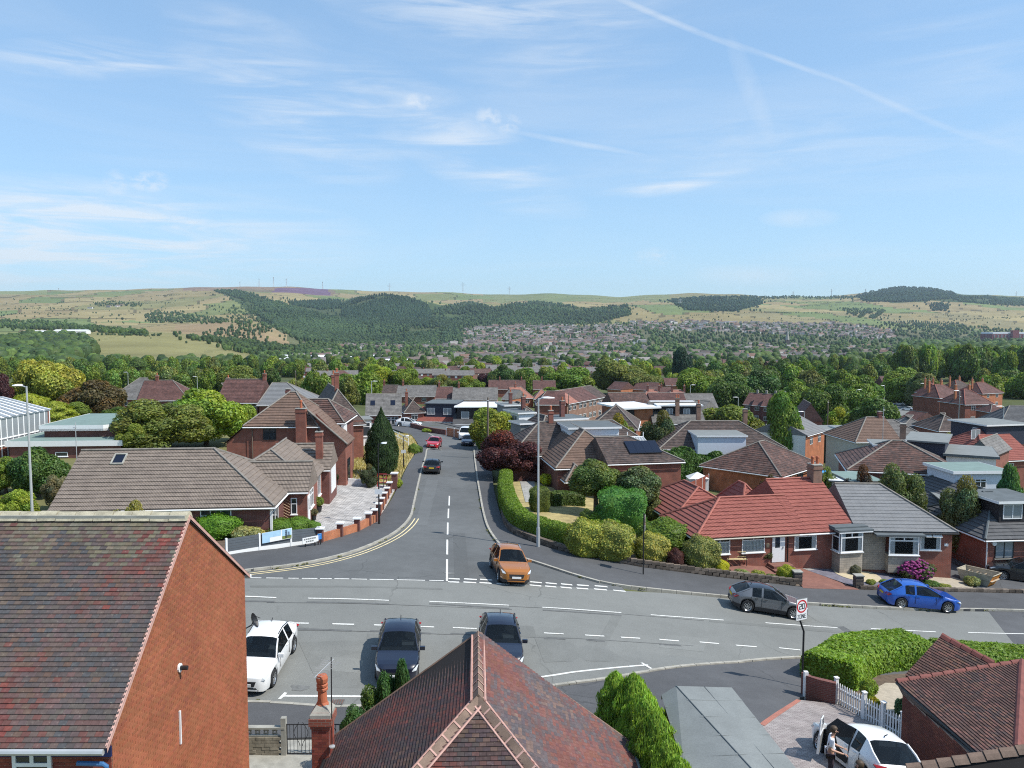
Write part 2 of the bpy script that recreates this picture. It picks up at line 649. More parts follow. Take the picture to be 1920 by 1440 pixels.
def brick_mat(name,c1,c2,mortar,w=0.225,h=0.075,var=0.25,mw=0.010,rough=0.85):
 t=NT(name)
 b=t.n('TexBrick')
 b.inputs['Scale'].default_value=1
 b.inputs['Brick Width'].default_value=w
 b.inputs['Row Height'].default_value=h
 b.inputs['Mortar Size'].default_value=mw
 b.inputs['Bias'].default_value=0
 for k,c in(('Color1',c1),('Color2',c2),('Mortar',mortar)):
  b.inputs[k].default_value=(*c,1)
 t.l(t.uv(),b.inputs[0])
 a=t.rng(t.noise(1.3,5,t.pos()),0.3,0.7,1-var,1+var)
 t.col(t.mix(1.0,b.outputs[0],a,'MULTIPLY'))
 t.set(Roughness=rough)
 t.bump(b.outputs[1],-0.4,0.008)
 return t.mat
def tile_mat(name,c1,c2,w=0.3,h=0.34,var=0.2,ridge=0.5,spots=0.0,spotc=(0.35,0.33,0.25),rough=0.75,bias=0.0):
 """tiles: colour differs tile by tile, rolls across each tile as relief"""
 t=NT(name)
 b=t.n('TexBrick',offset=0.0 if ridge else 0.5)
 b.inputs['Scale'].default_value=1
 b.inputs['Brick Width'].default_value=w
 b.inputs['Row Height'].default_value=h
 b.inputs['Mortar Size'].default_value=0.004
 b.inputs['Bias'].default_value=bias
 for k,c in(('Color1',c1),('Color2',c2),('Mortar',tuple(x*.5 for x in c1))):
  b.inputs[k].default_value=(*c,1)
 uv=t.uv()
 t.l(uv,b.inputs[0])
 pos=t.pos()
 a=t.rng(t.noise(0.9,6,pos),0.3,0.7,1-var,1+var)
 k=t.mix(1.0,b.outputs[0],a,'MULTIPLY')
 k=t.mix(1.0,k,t.rng(t.noise(3.2,5,pos,0.65),0.3,0.7,1-var*1.1,1+var*1.1),'MULTIPLY')
 if spots:
  k=t.mix(t.rng(t.noise(5,6,pos,0.7),0.56,0.72,0,spots),k,spotc)
 t.col(k)
 t.set(Roughness=rough)
 t.b.inputs['Specular IOR Level'].default_value=0.3
 if ridge:
  wv=t.n('TexWave',wave_type='BANDS',bands_direction='X')
  wv.inputs['Scale'].default_value=math.pi/10/(w/2)/math.pi*10/2
  t.l(uv,wv.inputs[0])
  t.bump(wv.outputs[1],ridge,0.05)
 return t.mat
def tint_mat(name,rough=0.8,var=0.15,scale=8.0,lichen=0.0,lc=(0.3,0.29,0.22),spec=0.3):
 """colour carried by the piece itself"""
 t=NT(name)
 at=t.n('Attribute',attribute_name='tint')
 pos=t.pos()
 a=t.rng(t.noise(scale,5,pos),0.3,0.7,1-var,1+var)
 k=t.mix(1.0,at.outputs['Color'],a,'MULTIPLY')
 k=t.mix(1.0,k,t.rng(t.noise(.9,6,pos,.65),.3,.7,.84,1.14),'MULTIPLY')
 if lichen:
  k=t.mix(t.rng(t.noise(14,5,pos,0.7),0.60,0.70,0,lichen),k,lc)
 t.col(k)
 t.set(Roughness=rough)
 t.b.inputs['Specular IOR Level'].default_value=spec
 return t.mat
def asphalt(name,c,patch=0.14,warm=(1.0,1.0,0.97),crack=True):
 t=NT(name)
 pos=t.pos()
 k=t.mix(1.0,(*c,1),t.rng(t.noise(0.12,5,pos,0.6),0.3,0.7,1-patch,1+patch),'MULTIPLY')
 k=t.mix(1.0,k,t.rng(t.noise(1.1,6,pos,0.65),0.3,0.7,1-patch*.6,1+patch*.6),'MULTIPLY')
 k=t.mix(1.0,k,t.rng(t.noise(26,3,pos),0.25,0.75,0.78,1.22),'MULTIPLY')
 if crack:
  vo=t.n('TexVoronoi',feature='DISTANCE_TO_EDGE')
  vo.inputs['Scale'].default_value=0.16
  wob=t.n('VectorMath',operation='ADD')
  nz=t.n('TexNoise')
  nz.inputs['Scale'].default_value=0.9
  nz.inputs['Detail'].default_value=6
  t.l(pos,nz.inputs['Vector'])
  t.l(pos,wob.inputs[0])
  t.l(nz.outputs['Color'],wob.inputs[1])
  t.l(wob.outputs[0],vo.inputs['Vector'])
  gate=t.rng(t.noise(0.09,2,pos),0.50,0.56)
  m=t.math('MULTIPLY',t.rng(vo.outputs['Distance'],0.0,0.007,0.55,0.0),gate)
  k=t.mix(m,k,tuple(x*.35 for x in c))
 t.col(k)
 t.set(Roughness=0.9)
 t.b.inputs['Specular IOR Level'].default_value=0.25
 return t.mat
def leaf_mat(name,vary=0.22,sss=True):
 """leaf colour: the plant's own colour times a tint that each leaf carries"""
 t=NT(name)
 oi=t.n('ObjectInfo')
 at=t.n('Attribute',attribute_name='tint')
 k=t.mix(1.0,oi.outputs['Color'],at.outputs['Color'],'MULTIPLY')
 k=t.mix(1.0,k,t.rng(t.noise(0.7,4,t.pos()),0.3,0.7,1-vary,1+vary),'MULTIPLY')
 t.col(k)
 t.set(Roughness=0.55)
 t.b.inputs['Specular IOR Level'].default_value=0.35
 tr=t.n('BsdfTranslucent')
 t.l(t.mix(1.0,k,(1.25,1.35,0.6,1),'MULTIPLY'),tr.inputs[0])
 mx=t.n('MixShader')
 mx.inputs[0].default_value=0.34
 t.l(t.b.outputs[0],mx.inputs[1])
 t.l(tr.outputs[0],mx.inputs[2])
 t.l(mx.outputs[0],t.t.nodes['Material Output'].inputs[0])
 return t.mat
def paint(name,c,flake=0.0,metal=0.0,rough=0.35):
 t=NT(name)
 t.col((*c,1))
 t.set(Roughness=rough,Metallic=metal)
 t.b.inputs['Coat Weight'].default_value=1.0
 t.b.inputs['Coat Roughness'].default_value=0.04
 return t.mat
def glass(name,c=(0.02,0.025,0.03),rough=0.03,spec=0.8):
 t=NT(name)
 t.col((*c,1))
 t.set(Roughness=rough)
 t.b.inputs['Specular IOR Level'].default_value=spec
 return t.mat
def clear_glass(name):
 t=NT(name)
 t.set(Roughness=0.02)
 t.col((0.02,0.025,0.03,1))
 tr=t.n('BsdfTransparent')
 mx=t.n('MixShader')
 fr=t.n('Fresnel')
 fr.inputs[0].default_value=1.5
 t.l(t.rng(fr.outputs[0],0.0,1.0,0.05,0.9),mx.inputs[0])
 t.l(tr.outputs[0],mx.inputs[1])
 t.l(t.b.outputs[0],mx.inputs[2])
 t.l(mx.outputs[0],t.t.nodes['Material Output'].inputs[0])
 return t.mat
def worn(name,c):
 t=NT(name)
 p=t.pos()
 w=t.math('MULTIPLY',t.rng(t.noise(16,5,p,.7),.46,.68),t.rng(t.noise(.5,3,p),.35,.6,.35,.9))
 t.col(t.mix(w,(*c,1),(.22,.22,.205,1)))
 t.set(Roughness=.75)
 return t.mat
def tinted_glass(name):
 t=NT(name)
 t.col((.010,.013,.015,1))
 t.set(Roughness=.02)
 t.b.inputs['Specular IOR Level'].default_value=.7
 tr=t.n('BsdfTransparent')
 tr.inputs[0].default_value=(.62,.70,.72,1)
 mx=t.n('MixShader')
 mx.inputs[0].default_value=.42
 t.l(tr.outputs[0],mx.inputs[1])
 t.l(t.b.outputs[0],mx.inputs[2])
 t.l(mx.outputs[0],t.t.nodes['Material Output'].inputs[0])
 return t.mat
M={'road_main':asphalt('main_road_asphalt',(0.192,0.195,0.182),.09),'road_side':asphalt('side_road_asphalt',(0.122,0.126,0.125),0.16),'pave':asphalt('pavement_asphalt',(0.088,0.089,0.092),0.16,crack=False),'apron':asphalt('apron_asphalt',(0.10,0.101,0.104),0.16),'kerb':plain('kerb_concrete',(0.36,0.34,0.29),0.9,0.2,2.0,fine=0.15),'line':worn('road_paint_white',(0.74,0.73,0.68)),'line_y':plain('road_paint_cream',(0.72,0.60,0.34),0.7,0.2,4.0,fine=0.12),'ghost':plain('old_paint_scar',(0.12,0.122,0.118),0.9,0.2,4.0),'white':plain('white_plastic',(0.80,0.80,0.79),0.4,0.03),'render':plain('white_render',(0.74,0.73,0.70),0.85,0.06,1.5),'cream':plain('cream_render',(0.52,0.48,0.40),0.85,0.08,1.5),'concrete':plain('grey_concrete',(0.33,0.32,0.28),0.9,0.2,3,fine=0.15),'black':plain('black_paint',(0.02,0.02,0.022),0.4,0.05),'dark':plain('painted_dark_interior',(0.02,0.02,0.02),0.9,0.05),'galv':plain('galvanised_steel',(0.50,0.51,0.51),0.45,0.08,2,metal=0.35),'lamp_head':plain('lamp_head_white',(0.78,0.78,0.78),0.4,0.03),'wood_pole':plain('weathered_pole',(0.16,0.12,0.09),0.85,0.2,2),'trunk':plain('tree_bark',(0.10,0.075,0.055),0.9,0.25,4),'soil':plain('garden_soil',(0.12,0.085,0.06),0.95,0.3,3,fine=0.3),'terracotta':plain('terracotta',(0.42,0.125,0.06),0.7,0.15,5),'felt':plain('roof_felt_grey',(0.20,0.212,0.205),0.85,0.1,1.2,fine=0.1),'felt_dk':plain('roof_felt_dark',(0.11,0.125,0.13),0.85,0.15,1.2,fine=0.1),'felt_grn':plain('roof_felt_green',(0.18,0.25,0.225),0.85,0.1,1.2,fine=0.06),'felt_white':plain('white_roofing',(0.72,0.73,0.74),0.6,0.05),'mortar_pink':plain('pink_mortar',(0.50,0.30,0.25),0.9,0.15,6),'mortar':plain('brick_mortar',(0.50,0.33,0.22),0.95,0.15,6),'mortar_dk':plain('brick_mortar_grey',(0.26,0.19,0.155),0.95,0.15,6),'under':plain('roof_underlay',(0.018,0.015,0.014),0.95,0.1),'navy':plain('navy_cladding',(0.028,0.033,0.055),0.6,0.08),'black_clad':plain('black_cladding',(0.025,0.022,0.024),0.7,0.15),'white_clad':plain('white_cladding',(0.78,0.79,0.80),0.5,0.03),'blue_clad':plain('pale_cladding',(0.62,0.66,0.72),0.5,0.03),'fence_red':plain('red_brown_fence',(0.22,0.058,0.035),0.8,0.2,3),'fence_gry':plain('grey_fence',(0.10,0.115,0.13),0.7,0.12,2),'timber':plain('bare_timber',(0.40,0.30,0.19),0.8,0.2,4),'timber_pale':plain('pale_fence',(0.50,0.46,0.40),0.8,0.15,4),'tyre':plain('tyre_rubber',(0.022,0.022,0.023),0.8,0.1),'alloy':plain('alloy_rim',(0.55,0.56,0.57),0.3,0.05,metal=0.8),'trim':plain('car_trim',(0.025,0.025,0.028),0.55,0.05),'plate_w':plain('plate_white',(0.75,0.75,0.73),0.4,0.02),'plate_y':plain('plate_yellow',(0.75,0.52,0.03),0.4,0.02),'head':glass('headlight_lens',(0.55,0.58,0.60),0.08,0.8),'tail':glass('tail_light',(0.35,0.012,0.012),0.12,0.6),'car_glass':tinted_glass('car_glass'),'seat':plain('seat_fabric',(.10,.105,.115),.8,.1),'pane':glass('window_glass',(0.035,0.042,0.048),0.04,0.7),'pane_net':glass('window_net',(0.26,0.28,0.29),0.12,0.6),'pane_clear':clear_glass('window_glass_clear'),'blind':plain('pale_blind',(0.80,0.80,0.78),0.8,0.05),'solar':glass('solar_glass',(0.008,0.010,0.022),0.12,0.5),'leaf':leaf_mat('foliage'),'dry_grass':plain('dry_grass',(0.36,0.29,0.13),0.95,0.3,1.2,fine=0.25),'lawn':plain('lawn',(0.16,0.20,0.055),0.95,0.25,1.0,fine=0.25),'turf_green':plain('astro_turf',(0.045,0.16,0.045),0.9,0.1,2.0,fine=0.1),'slate_chip':plain('slate_chippings',(0.16,0.15,0.18),0.85,0.25,4,fine=0.55),'sand_gravel':plain('sand_gravel',(0.50,0.42,0.28),0.95,0.1,4,fine=0.25),'gravel':plain('tan_gravel',(0.40,0.34,0.26),0.95,0.15,3,fine=0.4),'flag':brick_mat('stone_flags',(0.36,0.35,0.32),(0.30,0.29,0.27),(0.16,0.15,0.14),0.6,0.45,0.12,0.012),'block_red':brick_mat('red_block_paving',(0.25,0.11,0.08),(0.20,0.085,0.065),(0.17,0.09,0.06),0.2,0.1,0.15,0.006),'block_gry':brick_mat('grey_block_paving',(0.35,0.31,0.29),(0.26,0.22,0.21),(0.13,0.11,0.10),0.2,0.1,0.18,0.008),'block_pale':brick_mat('pale_stone_paving',(0.50,0.475,0.445),(0.35,0.335,0.32),(0.18,0.17,0.16),0.45,0.24,0.3,0.022),'block_edge':brick_mat('rust_block_edging',(0.42,0.16,0.11),(0.36,0.14,0.10),(0.2,0.1,0.08),0.2,0.1,0.12,0.006),'brick_red':brick_mat('red_brick',(0.26,0.066,0.038),(0.20,0.052,0.033),(0.22,0.14,0.11)),'brick_dk':brick_mat('dark_red_brick',(0.165,0.048,0.036),(0.125,0.037,0.031),(0.16,0.10,0.085)),'brick_or':brick_mat('orange_brick',(0.44,0.135,0.052),(0.36,0.105,0.042),(0.36,0.2,0.12)),'brick_bn':brick_mat('brown_brick',(0.25,0.13,0.085),(0.20,0.10,0.07),(0.25,0.19,0.15)),'stone_wall':brick_mat('stone_walling',(0.16,0.13,0.105),(0.10,0.082,0.07),(0.06,0.05,0.045),0.36,0.13,0.3,0.02),'stone_clad':brick_mat('pale_stone_cladding',(0.40,0.34,0.27),(0.31,0.27,0.22),(0.24,0.21,0.18),0.42,0.16,0.2,0.014),'t_brown':tile_mat('brown_grey_tiles',(0.235,0.19,0.155),(0.205,0.165,0.137),0.3,0.34,0.12,0.55,0.12),'t_red':tile_mat('red_tiles',(0.335,0.112,0.086),(0.30,0.098,0.077),0.3,0.34,0.08,0.7),'t_grey':tile_mat('grey_slate_tiles',(0.20,0.20,0.20),(0.185,0.187,0.19),0.3,0.34,0.08,0.15,0.1,(0.3,0.3,0.29)),'t_dkgrey':tile_mat('dark_grey_tiles',(0.105,0.105,0.107),(0.085,0.086,0.09),0.3,0.34,0.12,0.2,0.2,(0.2,0.2,0.19)),'t_mix':tile_mat('old_brown_plain_tiles',(0.105,0.072,0.060),(0.060,0.049,0.046),0.24,0.16,0.34,0,0.6,(0.15,0.135,0.105)),'t_rust':tile_mat('old_rusty_plain_tiles',(0.135,0.070,0.054),(0.066,0.048,0.044),0.24,0.16,0.36,0,0.55,(0.13,0.11,0.09)),'t_redbrown':tile_mat('red_brown_plain_tiles',(0.140,0.068,0.057),(0.092,0.051,0.046),0.24,0.16,0.28,0,0.25,(0.2,0.15,0.12)),'t_pantile':tile_mat('brown_pantiles',(0.21,0.135,0.10),(0.18,0.118,0.09),0.3,0.34,0.14,0.8,0.1),'t_grey_old':tile_mat('old_grey_tiles',(0.18,0.17,0.158),(0.14,0.132,0.125),0.3,0.3,0.22,0.1,0.25,(0.22,0.19,0.15)),'t_pink':tile_mat('faded_red_tiles',(0.36,0.165,0.12),(0.30,0.13,0.10),0.3,0.34,0.15,0.3,0.1),'ridge_brn':plain('brown_ridge_tile',(0.20,0.135,0.10),0.8,0.25,3,fine=0.2),'ridge_gry':plain('grey_ridge_tile',(0.215,0.195,0.17),0.85,0.25,3,fine=0.2),'ridge_stone':plain('lichened_ridge_stone',(0.40,0.36,0.26),0.9,0.3,4,fine=0.3),'ridge_red':plain('red_ridge_tile',(0.34,0.12,0.09),0.8,0.15,3,fine=0.1),'ridge_maroon':plain('maroon_ridge_tile',(0.19,0.062,0.05),0.75,0.2,3,fine=0.15),'blue_paint':plain('blue_gutter_paint',(0.05,0.14,0.30),0.4,0.1),'navy_paint':plain('dark_blue_fascia_paint',(0.02,0.03,0.10),0.4,0.1),'brick_piece':tint_mat('brick_faces',0.9,0.12,30),'tile_piece':tint_mat('clay_tiles',0.8,0.18,14,0.32),'skip_y':plain('skip_paint',(0.62,0.22,0.015),0.55,0.15,3),'skip_g':plain('skip_grey',(0.42,0.37,0.28),0.8,0.2,3),'pink':plain('pink_cloth',(0.75,0.22,0.30),0.8,0.05),'skin':plain('skin',(0.50,0.29,0.20),0.55,0.05),'hair':plain('brown_hair',(0.07,0.045,0.025),0.6,0.2,30),'shirt':plain('white_shirt',(0.80,0.80,0.83),0.85,0.05),'trousers':plain('dark_trousers',(0.05,0.035,0.05),0.85,0.1),'jacket':plain('brown_top',(0.15,0.105,0.075),0.85,0.1),'rhodo':plain('magenta_flowers',(0.22,0.03,0.14),0.7,0.25,6),}
def land_mat():
 t=NT('land')
 at=t.n('Attribute',attribute_name='tint')
 pos=t.pos()
 k=t.mix(1.0,at.outputs['Color'],t.rng(t.noise(0.006,8,pos,0.65),0.3,0.7,0.78,1.22),'MULTIPLY')
 k=t.mix(1.0,k,t.rng(t.noise(0.35,5,pos,0.65),0.3,0.7,0.8,1.2),'MULTIPLY')
 t.col(k)
 t.set(Roughness=0.95)
 t.b.inputs['Specular IOR Level'].default_value=0.1
 return t.mat
M['land']=land_mat()
# -- the ground out to the moors
def in_poly(px,py,poly):
 c=np.zeros(len(px),bool)
 n=len(poly)
 for i in range(n):
  (x0,y0),(x1,y1)=poly[i],poly[(i+1)%n]
  t=((y0>py)!=(y1>py))&(px<(x1-x0)*(py-y0)/(y1-y0+1e-9)+x0)
  c^=t
 return c
def make_ground():
 ys=np.concatenate([np.arange(-40,130,1.6),130*1.022**np.arange(0,192)])
 ys=np.append(ys,[8600,9000])
 c=np.linspace(-1,1,601)
 c=c*(.56+.44*c*c)
 Wd=np.maximum(200.0,1.38*ys+80)
 X=c[None,:]*Wd[:,None]
 Y=np.repeat(ys[:,None],len(c),1)
 Z=hgt(X.ravel(),Y.ravel()).reshape(X.shape)
 low=np.where((Y<135)&(np.abs(X)<90),0.10,0.0)
 V=np.stack([X,Y,Z-low],-1).reshape(-1,3)
 nr,nc=X.shape
 i=np.arange(nr-1)[:,None]*nc+np.arange(nc-1)[None,:]
 Q=np.stack([i,i+1,i+nc+1,i+nc],-1).reshape(-1,4)
 xc=(X[:-1,:-1]+X[1:,1:]).ravel()/2
 yc=(Y[:-1,:-1]+Y[1:,1:]).ravel()/2
 zc=hgt(xc,yc)
 px,py=proj(np.stack([xc,np.maximum(yc,1),zc],1))
 tint=np.tile(np.array([0.115,0.125,0.055,1.0]),(len(xc),1))
 cell=240.0
 warp=60*np.sin(xc/310+yc/500)+40*np.sin(yc/170-xc/420)
 gx,gy=np.floor((xc*.9+yc*.28+warp)/cell),np.floor((yc*.8-xc*.22+warp*1.4)/(cell*2.3))
 rnd=np.abs(np.sin(gx*127.1+gy*311.7)*43758.5453)%1
 pal=np.array([[.27,.205,.11],[.32,.245,.135],[.23,.20,.10],[.19,.195,.085],[.285,.21,.12],[.25,.20,.115],[.165,.19,.08],[.30,.22,.125]])
 pal=pal*np.array([.93,1.0,.86])
 f=pal[(rnd*len(pal)).astype(int)%len(pal)]
 ex=np.abs(((xc*.9+yc*.28+warp)/cell)%1-0.5)
 ey=np.abs(((yc*.8-xc*.22+warp*1.4)/(cell*2.3))%1-0.5)
 edge=(ex>0.478)|(ey>0.484)
 f=np.where(edge[:,None],f*0.5,f)
 farw=yc>800
 tint[farw,:3]=f[farw]
 def area(mask,col,w=1.0):
  tint[mask,:3]=tint[mask,:3]*(1-w)+np.array(col)*w
 wig=6*np.sin(px/17.0)+4*np.sin(px/7.3+py/3)
 area((yc>5200)&(px+wig*2>360)&(px+wig<620)&(py<556),(.20,.115,.10),0.6)
 area((yc>5200)&(px+wig*2>505)&(px+wig<612)&(py>540)&(py<557),(.135,.075,.135),0.85)
 area((yc>4600)&(px>905)&(px<1260)&(py+wig*.3<566),(.155,.19,.075),0.75)
 area((yc>4600)&(px>1255)&(px<1370)&(py<562),(.21,.19,.085),0.8)
 area((yc>2600)&(yc<4200)&(px>190)&(px<445)&(py+wig*.2>603)&(py<614),(.15,.205,.075),0.9)
 area((yc>900)&(yc<1700)&(px>150)&(px<500),(.205,.195,.08),0.8)
 area((yc>1700)&(yc<2300)&(px>330)&(px<580),(.28,.20,.115),0.8)
 area((yc>5000)&(px<90)&(py<552),(.22,.25,.10),0.8)
 tn=(yc>700)&(yc<2700)&(px>540)
 area(tn,(.085,.10,.045),0.85)
 area((yc<800)&(yc>100),(.085,.10,.04),0.7)
 for(a,b,c_,d,col)in((1215,1275,640,654,(.40,.33,.13)),(1295,1360,682,697,(.30,.32,.11)),(1330,1375,688,697,(.42,.33,.14))):
  area((px>a)&(px<b)&(py>c_)&(py<d),col,1.0)
 for wp in([(640,566),(668,556),(720,552),(765,556),(800,568),(840,573),(880,564),(930,576),(1010,564),(1100,578),(1175,572),(1185,590),(1120,606),(900,612),(880,640),(640,650),(530,625),(470,588),(430,556),(400,545),(440,544),(490,556),(545,572),(545,566)],[(1250,562),(1330,555),(1420,556),(1432,570),(1380,584),(1290,583)],[(1600,557),(1640,544),(1690,537),(1745,540),(1785,547),(1920,559),(2000,560),(2000,575),(1760,564),(1700,567),(1630,566)],[(-300,652),(60,634),(150,638),(184,655),(178,674),(120,700),(-300,700)]):
  area(in_poly(px,py,wp)&(yc>700),(.045,.07,.028),.9)
 for wp in([(870,618),(960,608),(1100,612),(1200,604),(1420,606),(1560,606),(1680,618),(1800,618),(2000,630),(2000,660),(640,660),(640,644),(860,640)],):
  area(in_poly(px,py,wp)&(yc>900),(.10,.105,.055),.85)
 dry=(yc<120)&(xc<-5.5)
 area(dry,(.22,.20,.085),0.6)
 me=np_mesh('ground',V,Q,M['land'],tint,smooth=True)
 g=link('ground',me)
 g['kind']='structure'
make_ground()
def gl(pts):
 return[G(*p).xy for p in pts]
KL=smooth_line(gl([(300,1092),(380,1083),(455,1073),(560,1060),(640,1043),(700,1022),(745,998),(770,972),(778,943),(784,915),(791,885),(799,858),(803,843)])+[Vector((-9.9,104)),Vector((-11.5,118)),Vector((-15.5,130)),Vector((-22,139)),Vector((-31,145))])
KR=smooth_line([Vector((-26,157)),Vector((-17,152)),Vector((-10.5,142)),Vector((-7.0,130)),Vector((-5.3,116)),Vector((-4.7,104))]+gl([(888,846),(893,892),(899,930),(905,963),(914,992),(934,1021),(958,1040),(1000,1055),(1080,1081),(1150,1098),(1250,1110),(1365,1121),(1520,1134),(1640,1141),(1800,1145),(1920,1147),(2100,1150)]))
KN_L=smooth_line(gl([(150,1316),(465,1318),(640,1327),(800,1318),(960,1297)]))
KN_R=smooth_line(gl([(960,1297),(1130,1275),(1280,1251),(1400,1241),(1500,1234),(1640,1228),(1800,1228),(2100,1236)]))
junction=gl([(300,1092),(455,1085),(640,1086),(838,1091),(1000,1097),(1172,1108)])
mid=gl([(1250,1112),(1365,1122),(1520,1135),(1640,1142),(1800,1146),(1920,1148),(2100,1151)])
drape('main_road',junction+mid+[p for p in(KN_R[::-1]+KN_L[::-1])],0.0,M['road_main'],1.5)
iL=[p for p in KL]
iR=[p for p in KR]
cut=min(range(len(iR)),key=lambda i:(iR[i]-Vector(junction[-1])).length)
drape('side_road',iL+iR[:cut+1]+[Vector(p)for p in junction[::-1]],0.0,M['road_side'],1.5)
back_l=gl([(300,1055),(440,1041),(520,1032),(602,1019),(660,1002),(705,982),(722,957),(736,935),(748,912),(757,890),(768,868),(779,852)])+[Vector((-13.0,108)),Vector((-15,118)),Vector((-19,127)),Vector((-25,134)),Vector((-32,140))]
drape('left_pavement',KL+back_l[::-1],0.11,M['pave'],1.5,thick=0.3)
back_r=[Vector((-27,161)),Vector((-15.5,155)),Vector((-8.0,146)),Vector((-4.0,131)),Vector((-2.0,116)),Vector((-1.4,104))]+gl([(922,880),(926,920),(934,952),(944,985),(962,1004),(1000,1020),(1050,1036),(1120,1051),(1200,1066),(1340,1084),(1430,1095),(1500,1103),(1600,1108),(1700,1111),(1800,1113),(1920,1116),(2100,1120)])
drape('right_pavement',KR+back_r[::-1],0.11,M['pave'],1.5,thick=0.3)
drape('near_pavement',KN_L+gl([(960,1345),(800,1372),(640,1386),(462,1392),(150,1385)]),0.11,M['pave'],1.5,thick=0.3)
drape('apron',KN_R+gl([(2100,1300),(1700,1300),(1500,1310),(1440,1360),(1380,1440),(1150,1440),(980,1400),(960,1345)]),0.06,M['apron'],1.5,thick=0.3)
def kerbs(L,side,name='kerb'):
 root=empty(name,(0,0,0),kind='structure')
 mb=MB()
 mb.box((0.455,0,-0.2),(0.90,0.16,0.325))
 me=mb.mesh('kerbstone',M['kerb'])
 for p,a in walk(L,0.915):
  q=p+Vector((-math.sin(a),math.cos(a)))*side*0.075
  e=p+Vector((math.cos(a),math.sin(a)))*.9
  z0,z1=h1(*q),h1(*e)
  o=link('kerbstone',me,root,(q.x,q.y,z0))
  o.rotation_euler=(0,-math.atan2(z1-z0,.9),a)
 return root
def trim(L,keep):
 return[p for p in L if keep(p)]
kerbs(trim(KL,lambda p:p.y<125 and p.x>-17.5),1)
kerbs(trim(KR,lambda p:p.y<125),1)
kerbs(trim(KN_L,lambda p:p.x<-2),-1)
kerbs(KN_R,-1)
MARK=MB()
def dash(a,b,w,mb=None,dz=0.012):
 a,b=Vector(a[:2]),Vector(b[:2])
 mb=mb or MARK
 n=max(1,round((b-a).length/0.8))
 d=(b-a).normalized()
 s=Vector((-d.y,d.x))*w/2
 for i in range(n):
  p,q=a+(b-a)*(i/n),a+(b-a)*((i+1)/n)
  pts=[p-s,q-s,q+s,p+s]
  mb.face([(k.x,k.y,h1(k.x,k.y)+dz)for k in pts])
def marks(name,segs,w,mat='line'):
 root=empty(name,(0,0,0),kind='structure')
 for s in segs:
  mb=MB()
  for a,b in zip(s,s[1:]):
   dash(G(*a),G(*b),w,mb)
  mb.build('painted_dash',M[mat],root)
marks('centre_line',[[(380,1116),(518,1121)],[(577,1122),(729,1126)],[(805,1128),(954,1135)],[(1017,1139),(1165,1149)],[(1220,1153),(1357,1163)],[(1435,1168),(1570,1177)],[(1633,1179),(1755,1185)],[(1815,1186),(1990,1190)]],0.11)
marks('parking_line',[[(530,1168),(579,1169)],[(623,1170),(664,1171)],[(701,1172),(814,1176)],[(849,1177),(894,1179)],[(1020,1187),(1057,1189)],[(1097,1191),(1133,1193)],[(1164,1195),(1200,1197)],[(1236,1199),(1273,1202)],[(1312,1204),(1348,1207)],[(1380,1210),(1419,1213)],[(1461,1215),(1501,1219)]],0.11)
marks('parking_bay_line',[[(524,1311),(536,1299)],[(529,1305),(675,1306),(760,1306)],[(1012,1270),(1215,1247)],[(1203,1243),(1221,1254)]],0.13)
marks('side_road_centre_line',[[(842.6,930),(842,948)],[(841,954),(840.4,972)],[(839.6,980),(839.2,1003)],[(838.8,1012),(838.4,1040)],[(838.2,1049),(838.0,1090)]],0.12)
gw=[[(840,1091),(861,1092)],[(869,1091.5),(893,1093)],[(899,1092.5),(922,1094)],[(931,1094.5),(955,1096)],[(964,1096.5),(985,1098)],[(993,1097),(1015,1099)],[(1022,1099),(1043,1101)],[(1051,1101),(1072,1103)],[(1081,1103),(1103,1104.5)],[(1114,1104.5),(1138,1106.5)],[(1150,1107),(1173,1109)]]
marks('give_way_line',gw,0.2)
marks('give_way_line',[[(a[0]+1,a[1]-6),(b[0]+1,b[1]-6)]for a,b in gw[:10]],0.2)
edge=[(320,1083),(455,1083.5),(640,1085.5),(832,1089)]
segs=[]
for x0,x1 in((330,372),(380,422),(430,455),(461,490),(499,531),(540,560),(566,595),(600,622),(627,655),(659,688),(693,738),(744,797),(805,832)):
 f=lambda x:np.interp(x,[e[0]for e in edge],[e[1]for e in edge])
 segs.append([(x0,f(x0)),(x1,f(x1))])
marks('edge_line',segs,0.11)
dy=empty('double_yellow_lines',(0,0,0),kind='structure')
for off in(0.32,0.60):
 mb=MB()
 L=[p for p in offset_line(KL,-off)if p.y<60.0 and p.x>-20]
 for a,b in zip(L,L[1:]):
  dash(a,b,0.085,mb,0.013)
 mb.build('painted_line',M['line_y'],dy)
root=empty('road_scar',(0,0,0),kind='structure')
for s in([(380,1127),(515,1128)],[(575,1129),(729,1133)],[(805,1132),(955,1141)],[(1018,1144),(1165,1154)],[(500,1178),(660,1183)],[(694,1183),(808,1188)],[(845,1188),(890,1190)],[(1020,1197),(1060,1198)],[(1100,1200),(1134,1203)],[(1236,1208),(1277,1211)],[(500,1130),(960,1143)],[(955,1137),(1320,1164)],[(500,1181),(850,1190)],[(1000,1195),(1300,1211)]):
 mb=MB()
 dash(G(*s[0]),G(*s[1]),0.16 if abs(s[1][0]-s[0][0])<200 else 0.05,mb,0.008)
 mb.build('tar_seam',M['ghost'],root)
cover=plain('rusted_iron',(0.17,0.09,0.065),0.8,0.2,8)
root=empty('manhole_cover',G(931,1153),kind='structure')
mb=MB()
mb.box((0,0,.004),(0.78,0.62,.006))
mb.build('cover_plate',cover,root)
root=empty('manhole_cover',G(1578,1180),kind='structure')
mb=MB()
mb.box((0,0,.004),(0.75,0.75,.006),rz=.2)
mb.build('cover_plate',M['ghost'],root)
root=empty('drain_grate',G(633,1316),kind='structure')
mb=MB()
mb.box((0,0,.006),(0.5,0.4,.006))
mb.build('drain_frame',M['ghost'],root)
